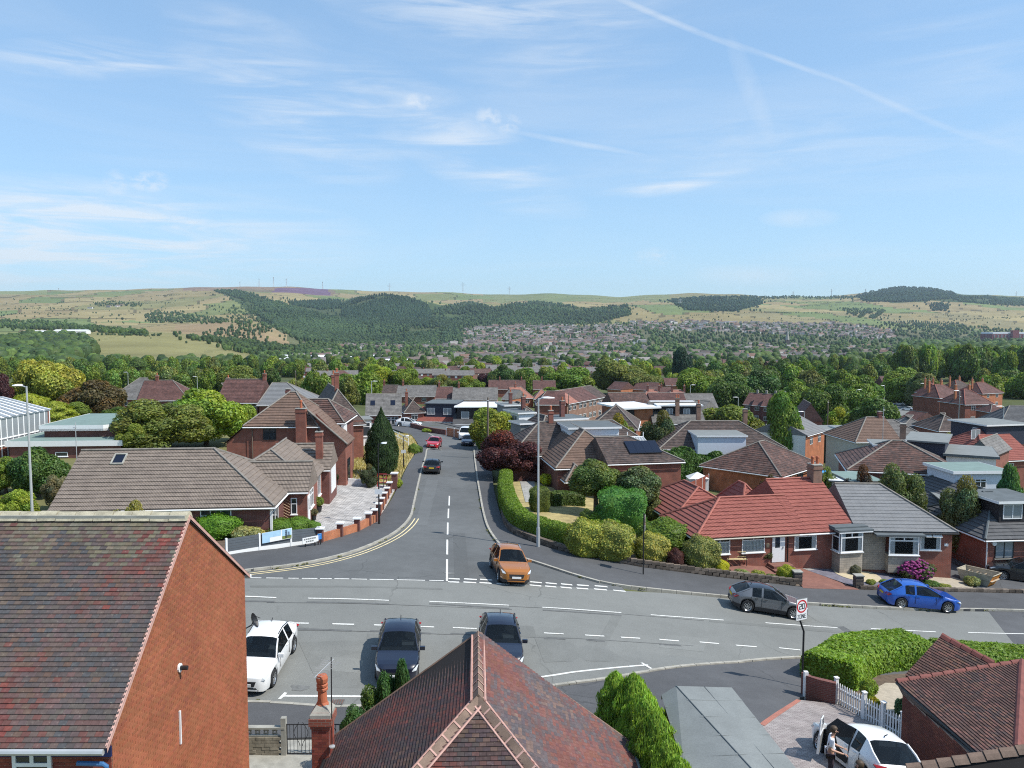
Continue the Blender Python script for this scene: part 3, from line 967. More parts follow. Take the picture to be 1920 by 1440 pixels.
for i in range(5):
 mb=MB()
 mb.box((-.19+.095*i,0,.013),(.035,.34,.01))
 mb.build('grate_bar',cover,root)
for q,m in(([(905,1150),(957,1153),(955,1168),(900,1164)],'road_main'),([(560,1204),(700,1200),(740,1290),(600,1290)],'road_main'),([(1850,1142),(1990,1144),(1990,1215),(1905,1212)],'apron'),([(1000,1190),(1110,1200),(1180,1240),(1020,1242)],'road_main')):
 drape('road_patch',gl(q),0.004,asphalt('patch_asphalt',(.18,.183,.171))if m=='road_main' else M[m],2)
r_=np.random.default_rng(77)
pts=[]
for L,lo,hi,n in((KR,45,110,150),(KL,40,100,90),(KN_R,0,60,40),(KN_L,0,60,30)):
 c=[p for p in L if lo<p.y<hi or lo==0]
 for cl in r_.integers(0,len(c)-1,n//6):
  for _ in range(6):
   p=c[cl].lerp(c[cl+1],float(r_.uniform()))
   q=p+Vector(r_.normal(0,.05,2))
   pts.append((q.x,q.y,h1(*q)+.04))
WEED_PTS=np.array(pts)
for i,(q,k)in enumerate((([(470,1098),(830,1103),(830,1106),(470,1101)],.84),([(690,1188),(780,1192),(778,1212),(684,1207)],.90),([(965,1172),(1000,1174),(1006,1196),(968,1194)],.86),([(1150,1150),(1168,1151),(1120,1240),(1098,1239)],.91),([(1330,1162),(1620,1185),(1620,1190),(1330,1166)],.88),([(850,1000),(872,1000),(880,1084),(852,1084)],.88),([(800,900),(822,900),(800,985),(776,985)],1.12),([(600,1230),(680,1236),(670,1262),(590,1255)],1.07),([(1250,1190),(1330,1197),(1318,1222),(1236,1214)],1.06))):
 c=(.192,.195,.182)if q[0][1]>1090 else(.122,.126,.125)
 drape('road_patch',gl(q),.005,asphalt('repair_asphalt',tuple(v*k for v in c),.1),2)
M['oil']=plain('oil_stain',(.155,.157,.150),.8,.2,6)
for px,py,r in((560,1290,.35),(745,1302,.4),(890,1240,.3),(1500,1165,.25),(842,1075,.3)):
 g=G(px,py)
 drape('oil_stain',[(g.x+r*(1+.35*math.sin(3*t+px))*math.cos(t),g.y+r*(1+.3*math.sin(2*t+py))*math.sin(t)*.8)for t in np.linspace(0,6.0,16)],.010,M['oil'],2)
 # -- house building kit
class House:
 """local frame: x along the front from its left corner, y away from the viewer, z = 0 at the ground"""
 def __init__(s,name,label,cat,L,R,ze=None,D=None,eh=2.5,group=None):
  if D is None:
   a,b=AZ(*L,ze),AZ(*R,ze)
  else:
   a=AY(*L,D)
   b=AZ(*R,a.z)
  s.w=(b-a).xy.length
  s.eh=eh
  s.rz=math.atan2(b.y-a.y,b.x-a.x)
  s.o=empty(name,(a.x,a.y,a.z-eh),s.rz,label,cat,group)
  s.o.rotation_mode='XYZ'
  bpy.context.view_layer.depsgraph
  s.M=Matrix.Translation((a.x,a.y,a.z-eh))@Matrix.Rotation(s.rz,4,'Z')
  s.o.matrix_basis=s.M
 @classmethod
 def at(cls,name,label,cat,x,y,z,rz,w,eh,group=None):
  s=cls.__new__(cls)
  s.w,s.eh,s.rz=w,eh,rz
  s.M=Matrix.Translation((x,y,z))@Matrix.Rotation(rz,4,'Z')
  s.o=empty(name,(x,y,z),rz,label,cat,group)
  s.o.matrix_basis=s.M
  return s
 def loc(s,P):
  return s.M.inverted()@Vector(P)
 def walls(s,x0,x1,y0,y1,z1,mat,z0=-2.5,name='wall',gables=(),rise=0,skip=''):
  mb=MB()
  A=[(x0,y0),(x1,y0),(x1,y1),(x0,y1)]
  for k,(i,j)in zip('frbl',((0,1),(1,2),(2,3),(3,0))):
   if k in skip:
    continue
   a,b=A[i],A[j]
   pts=[(*a,z0),(*b,z0),(*b,z1),(*a,z1)]
   if k in gables:
    pts.insert(3,((a[0]+b[0])/2,(a[1]+b[1])/2,z1+rise))
   mb.face(pts)
  return mb.build(name,M[mat]if isinstance(mat,str)else mat,s.o)
 def roof(s,x0,x1,y0,y1,ze,rise,mat,axis='x',hips=(0,0),gauge=0.34,lip=0.03,oh=0.25,ridge='ridge_brn',plain_=False,back=True,name='roof',voh=0.12,fascia='white',valley=None):
  """hips: plan length of the hip at the low and high end of the ridge (0 = gable)"""
  m=M[mat]if isinstance(mat,str)else mat
  if axis=='x':
   a0,a1,b0,b1=x0,x1,y0,y1
   T=lambda a,b,z:Vector((a,b,z))
  else:
   a0,a1,b0,b1=y0,y1,x0,x1
   T=lambda a,b,z:Vector((b,a,z))
  run=(b1-b0)/2
  sl=rise/run
  zo=ze-oh*sl
  A0=a0-(oh if hips[0]else voh)
  A1=a1+(oh if hips[1]else voh)
  B0,B1,bm=b0-oh,b1+oh,(b0+b1)/2
  r0=a0+hips[0]if hips[0]else A0
  r1=a1-hips[1]if hips[1]else A1
  zr=ze+rise
  c=[T(A0,B0,zo),T(A1,B0,zo),T(A1,B1,zo),T(A0,B1,zo)]
  R0,R1=T(r0,bm,zr),T(r1,bm,zr)
  planes=[[c[0],c[1],R1,R0]]
  if back:
   planes.append([c[2],c[3],R0,R1])
  if hips[0]:
   planes.append([c[3],c[0],R0])
  if hips[1]:
   planes.append([c[1],c[2],R1])
  mb=MB()
  for p in planes:
   if plain_:
    n,u,v=plane_axes(p)
    mb.face(p,uv=[(q.dot(u),q.dot(v))for q in p])
   else:
    courses(mb,p,gauge,lip)
  mb.face([c[3]-Vector((0,0,.03)),c[2]-Vector((0,0,.03)),c[1]-Vector((0,0,.03)),c[0]-Vector((0,0,.03))])
  if not hips[0]:
   mb.face([c[0],R0,c[3]])
  if not hips[1]:
   mb.face([c[1],c[2],R1])
  ro=mb.build(name,m,s.o)
  if ridge:
   rb=MB()
   lines=[(R0,R1)]
   if hips[0]:
    lines+=[(c[0],R0),(c[3],R0)]
   if hips[1]:
    lines+=[(c[1],R1),(c[2],R1)]
   up=Vector((0,0,lip+.02))
   for a,b in lines:
    if(b-a).length>.3:
     rb.tube([a+up,b+up],0.085,5,caps=True)
   rb.build('ridge_capping',M[ridge]if isinstance(ridge,str)else ridge,ro)
  if fascia:
   fb=MB()
   for a,b,n in((c[0],c[1],T(0,-1,0)),(c[1],c[2],T(1,0,0)),(c[3],c[0],T(-1,0,0))):
    hip_end=(n==T(0,-1,0))or(n==T(1,0,0)and hips[1])or(n==T(-1,0,0)and hips[0])
    if hip_end:
     e=n*.05+Vector((0,0,-.1))
     fb.tube([a+e,b+e],0.06,6)
   fb.build('gutter',M[fascia],s.o)
  return ro,planes
 def face_frame(s,side,y=0.0,x=None):
  """origin, along, outward for the four wall sides"""
  return{'f':(Vector((0,y,0)),Vector((1,0,0)),Vector((0,-1,0))),'b':(Vector((0,y,0)),Vector((1,0,0)),Vector((0,1,0))),'r':(Vector((x or 0,0,0)),Vector((0,1,0)),Vector((1,0,0))),'l':(Vector((x or 0,0,0)),Vector((0,1,0)),Vector((-1,0,0)))}[side]
 def window(s,side,at,u,z,w,h,cols=2,top=0.3,frame='white',pane='pane',sill=True,fw=0.06,deep=False,label=None,blinds=False,name='window',parent=None):
  """a framed window on a wall: frame, glass, sill; `at` is the wall's plane offset"""
  O,a,n=s.face_frame(side,y=at,x=at)
  up=Vector((0,0,1))
  P=lambda uu,zz,d:O+a*uu+up*zz+n*d
  mb=MB()
  def bar(u0,u1,z0,z1,d0=0.0,d1=0.05):
   q=[P(u0,z0,d1),P(u1,z0,d1),P(u1,z1,d1),P(u0,z1,d1)]
   r=[P(u0,z0,d0),P(u1,z0,d0),P(u1,z1,d0),P(u0,z1,d0)]
   mb.face(q)
   for i in range(4):
    mb.face([r[i],r[(i+1)%4],q[(i+1)%4],q[i]])
  bar(u,u+w,z,z+fw)
  bar(u,u+w,z+h-fw,z+h)
  bar(u,u+fw,z+fw,z+h-fw)
  bar(u+w-fw,u+w,z+fw,z+h-fw)
  zt=z+h*(1-top)
  if top:
   bar(u+fw,u+w-fw,zt-fw/2,zt+fw/2,0,.047)
  for i in range(1,cols):
   uu=u+w*i/cols
   if top and not deep:
    bar(uu-fw/2,uu+fw/2,zt+fw/2,z+h-fw,0,.046)
    if cols>2 or True:
     bar(uu-fw/2,uu+fw/2,z+fw,zt-fw/2,0,.046)
   elif top:
    bar(uu-fw/2,uu+fw/2,zt+fw/2,z+h-fw,0,.046)
   else:
    bar(uu-fw/2,uu+fw/2,z+fw,z+h-fw,0,.046)
  wo=mb.build(name,M[frame],parent or s.o)
  g=MB()
  g.face([P(u+fw*.7,z+fw*.7,.02),P(u+w-fw*.7,z+fw*.7,.02),P(u+w-fw*.7,z+h-fw*.7,.02),P(u+fw*.7,z+h-fw*.7,.02)])
  g.build('pane',M[pane],wo)
  if sill:
   sb=MB()
   q0,q1=P(u-.05,z-.05,0),P(u+w+.05,z,.14)
   lo=Vector((min(q0.x,q1.x),min(q0.y,q1.y),q0.z))
   hi=Vector((max(q0.x,q1.x),max(q0.y,q1.y),q1.z))
   sb.box(((lo.x+hi.x)/2,(lo.y+hi.y)/2,lo.z),(hi.x-lo.x,hi.y-lo.y,hi.z-lo.z))
   sb.build('sill',M['white' if frame=='white' else 'concrete'],wo)
  if label:
   wo['label']=label
  return wo
 def part(s,name,mat,c,d,rz=0,parent=None,label=None):
  mb=MB()
  mb.box(c,d,rz=rz)
  o=mb.build(name,M[mat]if isinstance(mat,str)else mat,parent or s.o)
  if label:
   o['label']=label
  return o
 def door(s,side,at,u,z,w=0.95,h=2.0,mat='white',light=True):
  O,a,n=s.face_frame(side,y=at,x=at)
  P=lambda uu,zz,d:O+a*uu+Vector((0,0,zz))+n*d
  mb=MB()
  q=[P(u,z,.05),P(u+w,z,.05),P(u+w,z+h,.05),P(u,z+h,.05)]
  r=[P(u,z,0),P(u+w,z,0),P(u+w,z+h,0),P(u,z+h,0)]
  mb.face(q)
  for i in range(4):
   mb.face([r[i],r[(i+1)%4],q[(i+1)%4],q[i]])
  d=mb.build('door',M[mat],s.o)
  if light:
   g=MB()
   g.face([P(u+w*.22,z+h*.5,.056),P(u+w*.6,z+h*.5,.056),P(u+w*.6,z+h*.88,.056),P(u+w*.22,z+h*.88,.056)])
   g.build('pane',M['pane'],d)
  hb=MB()
  c=P(u+w*.86,z+h*.47,.08)
  hb.box((c.x,c.y,c.z),(.05,.05,.14))
  hb.build('handle',M['galv'],d)
  return d
 def chimney(s,x,y,z0,z1,w=0.55,d=0.55,mat='brick_dk',pots=1,pot='terracotta',cap='concrete',ph=0.5,parent=None):
  mb=MB()
  mb.box((x,y,z0),(w,d,z1-z0))
  mb.box((x,y,z1-.32),(w+.09,d+.09,.14))
  c=mb.build('chimney',M[mat],parent or s.o)
  cb=MB()
  cb.box((x,y,z1),(w+.06,d+.06,.06))
  for i in range(pots):
   px=x+(i-(pots-1)/2)*w*.55
   cb2=MB()
   cb2.lathe([(.13,0),(.115,.05),(.105,ph*.7),(.135,ph*.74),(.13,ph*.95),(.10,ph)],(px,y,z1+.05),10)
   cb2.build('chimney_pot',M[pot],c)
  cb.build('chimney_cap',M[cap],c)
  return c
 def dormer(s,x0,x1,y0,y1,z0,z1,cheek='navy',top='felt_dk',front=None,wins=(),slope=0.0,name='dormer',oh=.2,fascia='white',win_pane='pane_net'):
  """flat roofed dormer box with windows in its front"""
  mb=MB()
  mb.box(((x0+x1)/2,(y0+y1)/2,z0),(x1-x0,y1-y0,z1-z0))
  d=mb.build(name,M[cheek],s.o)
  tb=MB()
  tb.box(((x0+x1)/2,(y0+y1)/2,z1),(x1-x0+2*oh,y1-y0+2*oh,.10))
  tb.build('dormer_roof',M[top],d)
  fb=MB()
  for(cx,cy_,dx,dy_)in(((x0+x1)/2,y0-oh-.015,x1-x0+2*oh,.03),(x0-oh-.015,(y0+y1)/2,.03,y1-y0+2*oh),(x1+oh+.015,(y0+y1)/2,.03,y1-y0+2*oh)):
   fb.box((cx,cy_,z1-.10),(dx,dy_,.19))
  fb.build('fascia',M[fascia],d)
  for(side,u,z,w,h,n)in wins:
   at={'f':y0,'l':x0,'r':x1,'b':y1}[side]
   s.window(side,at,u,z,w,h,n,0,pane=win_pane,sill=False)
  return d
def palette(base,var,n=8,seed=1):
 r=random.Random(seed)
 out=[]
 for b in base:
  for _ in range(max(1,n//len(base))):
   k=1+r.uniform(-var,var)
   out.append(tuple(max(0.005,c*k*(1+r.uniform(-.06,.06)))for c in b)+(1,))
 return out
def patchy(pal,scale,seed,noise=.13):
 """choose colours so that like ones lie in loose drifts, as relaid tiles do"""
 r=random.Random(seed)
 ph=[r.uniform(0,6.28)for _ in range(8)]
 def tone(s,a,i,k):
  f=(math.sin(s*1.9*scale+ph[0]+1.7*math.sin(a*1.3*scale+ph[1]))+math.sin(a*2.3*scale+ph[2]+s*.9*scale)+.8*math.sin(s*4.1*scale-a*1.6*scale+ph[3]))/2.8
  t=0.5+0.40*f+r.gauss(0,noise)
  j=int(min(0.999,max(0,t))*len(pal))
  return pal[j],j
 return tone
 # -- foreground: gabled brick house on the left
def near_left():
 xw=-8.15
 yf,yb,ym=15.46,23.5,19.5
 zr,ze=10.04,7.32
 hs=House.at('brick_house','large near brick house with mossy red and grey tiled roof and broad orange brick gable','house',0,0,0,0,1,7)
 o=hs.o
 x0=-17.0
 mb=MB()
 zef=6.62
 gab=[(xw,yf,-.5),(xw,yb,-.5),(xw,yb,ze),(xw,ym,zr-.12),(xw,yf,zef-.1)]
 mb.face(gab)
 mb.face([(x0,yf,-.5),(xw,yf,-.5),(xw,yf,zef-.1),(x0,yf,zef-.1)])
 mb.face([(xw,yb,-.5),(x0,yb,-.5),(x0,yb,ze),(xw,yb,ze)])
 wl_=mb.build('wall',M['mortar'],o)
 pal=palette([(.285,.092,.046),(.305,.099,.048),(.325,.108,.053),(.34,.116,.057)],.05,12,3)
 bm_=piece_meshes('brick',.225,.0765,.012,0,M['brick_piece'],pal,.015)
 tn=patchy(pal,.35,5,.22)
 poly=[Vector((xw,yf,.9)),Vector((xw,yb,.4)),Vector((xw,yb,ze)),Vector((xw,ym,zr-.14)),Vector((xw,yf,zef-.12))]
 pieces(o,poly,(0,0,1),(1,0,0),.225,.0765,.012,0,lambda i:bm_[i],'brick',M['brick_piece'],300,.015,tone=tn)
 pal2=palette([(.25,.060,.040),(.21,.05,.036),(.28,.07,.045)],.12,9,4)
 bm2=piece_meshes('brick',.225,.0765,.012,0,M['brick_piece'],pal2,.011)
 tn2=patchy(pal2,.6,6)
 wx0,wx1,wz0,wz1=-14.35+.02,-13.1,4.45,6.05
 P=[AY(24,1392,yf),AY(97,1392,yf)]
 wx0,wx1=P[0].x,P[1].x
 wz1=P[0].z
 wz0=wz1-1.35
 fr=lambda a,b,c,d:[Vector((a,yf,c)),Vector((b,yf,c)),Vector((b,yf,d)),Vector((a,yf,d))]
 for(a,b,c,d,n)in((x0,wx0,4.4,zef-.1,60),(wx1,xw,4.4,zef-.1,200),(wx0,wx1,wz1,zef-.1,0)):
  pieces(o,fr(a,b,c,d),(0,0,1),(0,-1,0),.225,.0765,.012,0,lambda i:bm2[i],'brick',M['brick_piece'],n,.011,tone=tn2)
 hs.window('f',yf-.012,wx0,wz0,wx1-wx0,wz1-wz0,2,.33,pane='pane',deep=True,fw=.075)
 sl=(zr-ze)/(yb-ym)
 e0=Vector((x0,yf-.32,6.38))
 e1=Vector((xw+.06,yf-.32,6.38))
 r0,r1=Vector((x0,ym,zr)),Vector((xw+.06,ym,zr))
 mb=MB()
 mb.face([e0,e1,r1,r0])
 b0,b1=Vector((x0,yb+.3,ze-.2)),Vector((xw+.06,yb+.3,ze-.2))
 mb.face([b1,b0,r0,r1])
 mb.face([e1,e1-Vector((0,0,.1)),r1-Vector((0,0,.14)),r1])
 mb.face([r1,r1-Vector((0,0,.14)),b1-Vector((0,0,.1)),b1])
 ro=mb.build('roof',M['under'],o)
 palr=palette([(.185,.058,.046),(.155,.056,.046),(.135,.062,.052),(.118,.074,.062),(.108,.080,.070),(.094,.078,.074),(.080,.074,.074),(.125,.095,.075)],.10,24,8)
 bmr=piece_meshes('roof_tile',.165,.115,.010,.012,M['tile_piece'],palr,.005)
 base=patchy(palr,.42,11)
 palm=palette([(.155,.130,.092),(.142,.124,.092),(.135,.108,.082)],.12,24,9)
 bmm=piece_meshes('roof_tile',.165,.115,.010,.012,M['tile_piece'],palm,.005)
 n_,u_,v_=plane_axes([e0,e1,r1,r0])
 top=r0.dot(v_)
 allm=bmr+bmm
 def tone(s,a,i,k):
  c,j=base(s,a,i,k)
  d=top-a
  if d<1.7 and random.random()<(0.95-d*.55+.15*math.sin(s*3.1)):
   j=random.randrange(len(palm))
   return palm[j],len(bmr)+j
  return c,j
 pieces(o,[e0,e1,r1,r0],v_,n_,.165,.115,.010,.012,lambda i:allm[i],'roof_tile',M['tile_piece'],300,.005,tone=tone)
 pieces(o,[b1,b0,r0,r1],-Vector((0,(b0-r0).y,(b0-r0).z)).normalized(),plane_axes([b1,b0,r0,r1])[0],.165,.115,.010,.012,lambda i:allm[i],'roof_tile',M['tile_piece'],0,.005,tone=base)
 n=19
 for i in range(n):
  L=(r1.x-r0.x)/n
  m=MB()
  a=r0+Vector((L*i+.01,0,0))
  k=random.uniform(-.012,.012)
  prof=[(-.2,-.10),(-.13,.04+k),(-.05,.10+k),(.05,.10+k),(.13,.04+k),(.2,-.10)]
  ring0=[a+Vector((0,y,z))for y,z in prof]
  ring1=[p+Vector((L-.02,0,random.uniform(-.012,.012)))for p in ring0]
  for p in range(5):
   m.face([ring0[p],ring1[p],ring1[p+1],ring0[p+1]])
  m.face(ring0)
  m.face(ring1[::-1])
  m.build('ridge_stone',M['ridge_stone'],ro)
 m=MB()
 m.box(((x0+xw)/2,ym,zr-.06),(xw-x0,.34,.09))
 m.build('ridge_bed',M['concrete'],ro)
 m=MB()
 for a,b in((e1,r1),(r1,b1)):
  d=Vector((0,0,1))
  m.face([a+Vector((.015,0,.0)),b+Vector((.015,0,0)),b+Vector((.015,0,-.09)),a+Vector((.015,0,-.09))])
  m.face([a+Vector((.015,0,.01)),b+Vector((.015,0,.01)),b+Vector((-.04,0,.02)),a+Vector((-.04,0,.02))])
 m.build('verge',M['mortar_pink'],ro)
 m=MB()
 m.tube([e0+Vector((0,-.03,-.06)),e1+Vector((-.05,-.03,-.06))],.065,8)
 m.build('gutter',M['galv'],o)
 m=MB()
 m.box(((x0+xw)/2,yf-.02,6.05),(xw-x0,.05,.22))
 m.build('fascia',M['navy_paint'],o)
 m=MB()
 px_=AY(193,1392,yf-.25).x
 m.tube([(px_-.55,yf-.22,6.02),(px_-.05,yf-.2,5.99),(px_,yf-.16,5.93),(px_,yf-.14,4.2)],.05,8)
 m.build('downpipe',M['blue_paint'],o)
 m=MB()
 m.tube([b1+Vector((-.3,.06,-.05)),b1+Vector((.02,.06,-.05))],.06,8)
 m.build('gutter',M['white'],o)
 c=AX(335,1252,xw)
 m=MB()
 m.tube([c+Vector((0,0,0)),c+Vector((.22,0,.0))],.055,10)
 fl=m.build('flue_pipe',M['black'],o)
 m=MB()
 m.tube([c+Vector((.0,0,0)),c+Vector((.05,0,0))],.11,12)
 m.build('flue_collar',M['white'],fl)
 a,b=AX(337,1330,xw),AX(334,1398,xw)
 m=MB()
 m.box((xw+.035,(a.y+b.y)/2,b.z),(.04,.045,a.z-b.z))
 m.build('conduit',M['white'],o)
 m=MB()
 d=AX(462,1172,xw)
 m.tube([d+Vector((-.05,-.1,-.1)),d+Vector((.16,.0,.0)),d+Vector((.2,.05,.1))],.02,6)
 dish=tag(m.build('satellite_dish',M['black']),'dark satellite dish on the far edge of the near orange brick gable','satellite dish')
 m=MB()
 C=d+Vector((.22,.06,.12))
 ax=Vector((.85,-.1,.35)).normalized()
 u=ax.cross(Vector((0,0,1))).normalized()
 w=ax.cross(u)
 R=[[C+ax*(-.06+.09*(r/.2)**2)+(u*math.cos(t)*.8+w*math.sin(t)*1.2)*r for t in[2*math.pi*k/16 for k in range(16)]]for r in(.015,.08,.15,.20)]
 for p,q in zip(R,R[1:]):
  for k in range(16):
   m.face([p[k],p[(k+1)%16],q[(k+1)%16],q[k]],smooth=True)
 m.build('dish_bowl',M['black'],dish)
 m=MB()
 m.tube([C+w*-.2,C+ax*.22],.010,5)
 m.build('feed_arm',M['black'],dish)
near_left()
# -- foreground: hipped bungalow in the centre
def near_centre():
 hs=House.at('bungalow','near bungalow with weathered multi coloured tiles, its ridge running away from the viewer','bungalow',0,0,0,0,1,3)
 o=hs.o
 yg,yh=22.0,18.05
 R1,R0=Vector((-.98,yg,6.0)),Vector((-.80,yh,6.0))
 zl=2.95
 EL,ER=Vector((-5.12,yg,zl)),Vector((3.42,yg,2.75))
 fr=yh-4.4
 FL,FR=Vector((-4.95,fr,zl)),Vector((3.45,fr,2.75))
 mb=MB()
 a,b=EL+Vector((.3,-.12,-.2)),ER+Vector((-.3,-.12,-.2))
 mb.face([(a.x,a.y,-1),(b.x,b.y,-1),b,R1+Vector((0,-.12,-.15)),a][::-1])
 c,d=FL+Vector((.3,.3,-.2)),FR+Vector((-.3,.3,-.2))
 mb.face([(c.x,c.y,-1),(a.x,a.y,-1),a,c][::-1])
 mb.face([(b.x,b.y,-1),(d.x,d.y,-1),d,b][::-1])
 mb.face([(c.x,c.y,-1),(d.x,d.y,-1),d,c])
 mb.build('wall',M['brick_red'],o)
 planes=[[EL,FL,R0,R1],[ER,R1,R0,FR],[FL,FR,R0]]
 mb=MB()
 for p in planes:
  mb.face(p)
 ro=mb.build('roof',M['under'],o)
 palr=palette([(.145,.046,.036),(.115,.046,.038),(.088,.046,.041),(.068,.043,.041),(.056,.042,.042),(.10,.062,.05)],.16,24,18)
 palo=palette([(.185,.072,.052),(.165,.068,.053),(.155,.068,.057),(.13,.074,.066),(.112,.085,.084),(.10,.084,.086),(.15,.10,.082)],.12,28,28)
 for q,(p,bud)in enumerate(zip(planes,(110,110,80))):
  n,u,v=plane_axes(p)
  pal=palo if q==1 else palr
  ms=piece_meshes('roof_tile',.165,.105,.010,.014,M['tile_piece'],pal,.005)
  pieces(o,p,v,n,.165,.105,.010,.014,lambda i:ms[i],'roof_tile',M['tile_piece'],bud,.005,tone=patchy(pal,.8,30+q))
 def capping(a,b,L,name,mat,hw,hh):
  d=(b-a)
  n=max(1,round(d.length/L))
  d=d/n
  e=d.normalized()
  side=e.cross(Vector((0,0,1))).normalized()
  up=side.cross(e)
  for i in range(n):
   p=a+d*i+e*.012
   q=a+d*(i+1)-e*.012
   m=MB()
   r0=[p+side*s*hw+up*z for s,z in((-1,-.02-hw*.35),(0,hh),(1,-.02-hw*.35))]
   r1=[q+side*s*hw*.96+up*(z-.012)for s,z in((-1,-.02-hw*.35),(0,hh),(1,-.02-hw*.35))]
   for k in range(2):
    m.face([r0[k],r0[k+1],r1[k+1],r1[k]])
   m.face(r0[::-1])
   m.face(r1)
   lo=[x-up*.05 for x in(r0[0],r0[2],r1[2],r1[0])]
   m.face(lo)
   m.build(name,M[mat],ro)
   if i:
    m=MB()
    k0=[x+up*.008-e*.03 for x in r0]
    k1=[x+up*.008+e*.012 for x in r0]
    for k in range(2):
     m.face([k0[k],k0[k+1],k1[k+1],k1[k]])
    m.build('mortar_joint',M['mortar_pink'],ro)
  m=MB()
  for s in(-1,1):
   m.tube([a+side*s*(hw+.005)-up*(.01+hw*.3),b+side*s*(hw+.005)-up*(.01+hw*.3)],.03,5)
  m.build('mortar_bed',M['mortar_pink'],ro)
 capping(R0,R1,.40,'ridge_tile','ridge_brn',.16,.10)
 capping(FL.lerp(R0,.1),R0,.42,'hip_tile','ridge_brn',.17,.10)
 capping(FR.lerp(R0,.1),R0,.42,'hip_tile','ridge_brn',.17,.10)
 m=MB()
 for a,b in((EL,R1),(ER,R1)):
  m.tube([a+Vector((0,.02,.01)),b+Vector((0,.02,.01))],.035,5)
 m.build('verge',M['ridge_brn'],ro)
 m=MB()
 m.tube([ER+Vector((.04,0,-.02)),FR+Vector((.04,0,-.02))],.06,8)
 m.build('gutter',M['felt'],o)
 m=MB()
 m.tube([EL+Vector((-.04,0,-.02)),FL+Vector((-.04,0,-.02))],.06,8)
 m.build('gutter',M['black'],o)
 cx,cy_,w,dd=-5.22,21.0,.50,.56
 z0,z1=1.2,4.28
 m=MB()
 m.box((cx,cy_,z0-2),(w-.02,dd-.02,z1-z0+2))
 ch=m.build('chimney',M['mortar_pink'],o)
 pal=palette([(.235,.055,.038),(.19,.047,.034),(.265,.068,.044)],.12,9,5)
 bms=piece_meshes('brick',.225,.076,.012,0,M['brick_piece'],pal,.010)
 hx,hy=w/2-.01,dd/2-.01
 for nn,uu in(((0,-1,0),(1,0,0)),((1,0,0),(0,1,0)),((-1,0,0),(0,1,0))):
  nn,uu=Vector(nn),Vector(uu)
  c=Vector((cx,cy_,0))+Vector((nn.x*hx,nn.y*hy,0))
  hw=hx if nn.y else hy
  poly=[c-uu*hw+Vector((0,0,z0)),c+uu*hw+Vector((0,0,z0)),c+uu*hw+Vector((0,0,z1-.45)),c-uu*hw+Vector((0,0,z1-.45))]
  pieces(o,poly,(0,0,1),nn,.225,.076,.012,0,lambda i:bms[i],'brick',M['brick_piece'],100,.010,tone=patchy(pal,1.5,7))
 m=MB()
 m.box((cx,cy_,z1-.45),(w+.05,dd+.05,.09))
 m.box((cx,cy_,z1-.36),(w+.12,dd+.12,.20))
 m.build('chimney_corbel',M['brick_red'],ch)
 m=MB()
 m.box((cx,cy_,z1-.16),(w+.06,dd+.06,.10))
 b0=[(cx-.28,cy_-.31,z1-.06),(cx+.28,cy_-.31,z1-.06),(cx+.28,cy_+.31,z1-.06),(cx-.28,cy_+.31,z1-.06)]
 b1=[(cx+(p[0]-cx)*.5,cy_+(p[1]-cy_)*.5,z1+.14)for p in b0]
 for k in range(4):
  m.face([b0[k],b0[(k+1)%4],b1[(k+1)%4],b1[k]])
 m.face(b1)
 m.build('chimney_flaunching',M['concrete'],ch)
 m=MB()
 m.lathe([(.17,0),(.17,.06),(.135,.12),(.115,.42),(.155,.45),(.155,.50),(.12,.53),(.155,.56),(.155,.61),(.12,.64),(.155,.68),(.16,.78),(.13,.86),(.08,.87)],(cx,cy_,z1+.08),16)
 m.build('chimney_pot',M['terracotta'],ch)
 m=MB()
 ax_,ay=cx+.30,cy_-.25
 zt=AY(623,1232,ay).z
 m.tube([(ax_,ay,z1-1.0),(ax_+.02,ay,zt)],.016,6)
 an=tag(m.build('tv_aerial',M['black']),'thin yagi television aerial on a pole strapped to the near chimney','aerial')
 m=MB()
 a0=Vector((ax_+.02,ay,zt-.12))
 bd=Vector((-.28,-.72,-.12))
 m.tube([a0-bd*.15,a0+bd],.010,5)
 m.build('aerial_boom',M['galv'],an)
 for i in range(9):
  q=a0+bd*(i/8)
  L=.26-.012*i if i else .34
  m=MB()
  sd=Vector((.93,-.36,0))
  m.tube([q-sd*L,q+sd*L],.006,4)
  m.build('aerial_rod',M['galv'],an)
 m=MB()
 m.lathe([(.02,0),(.085,.02),(.085,.05),(.02,.06)],(ax_+.02,ay-.08,z1-.95),10)
 m.build('aerial_clamp',M['galv'],an)
near_centre()
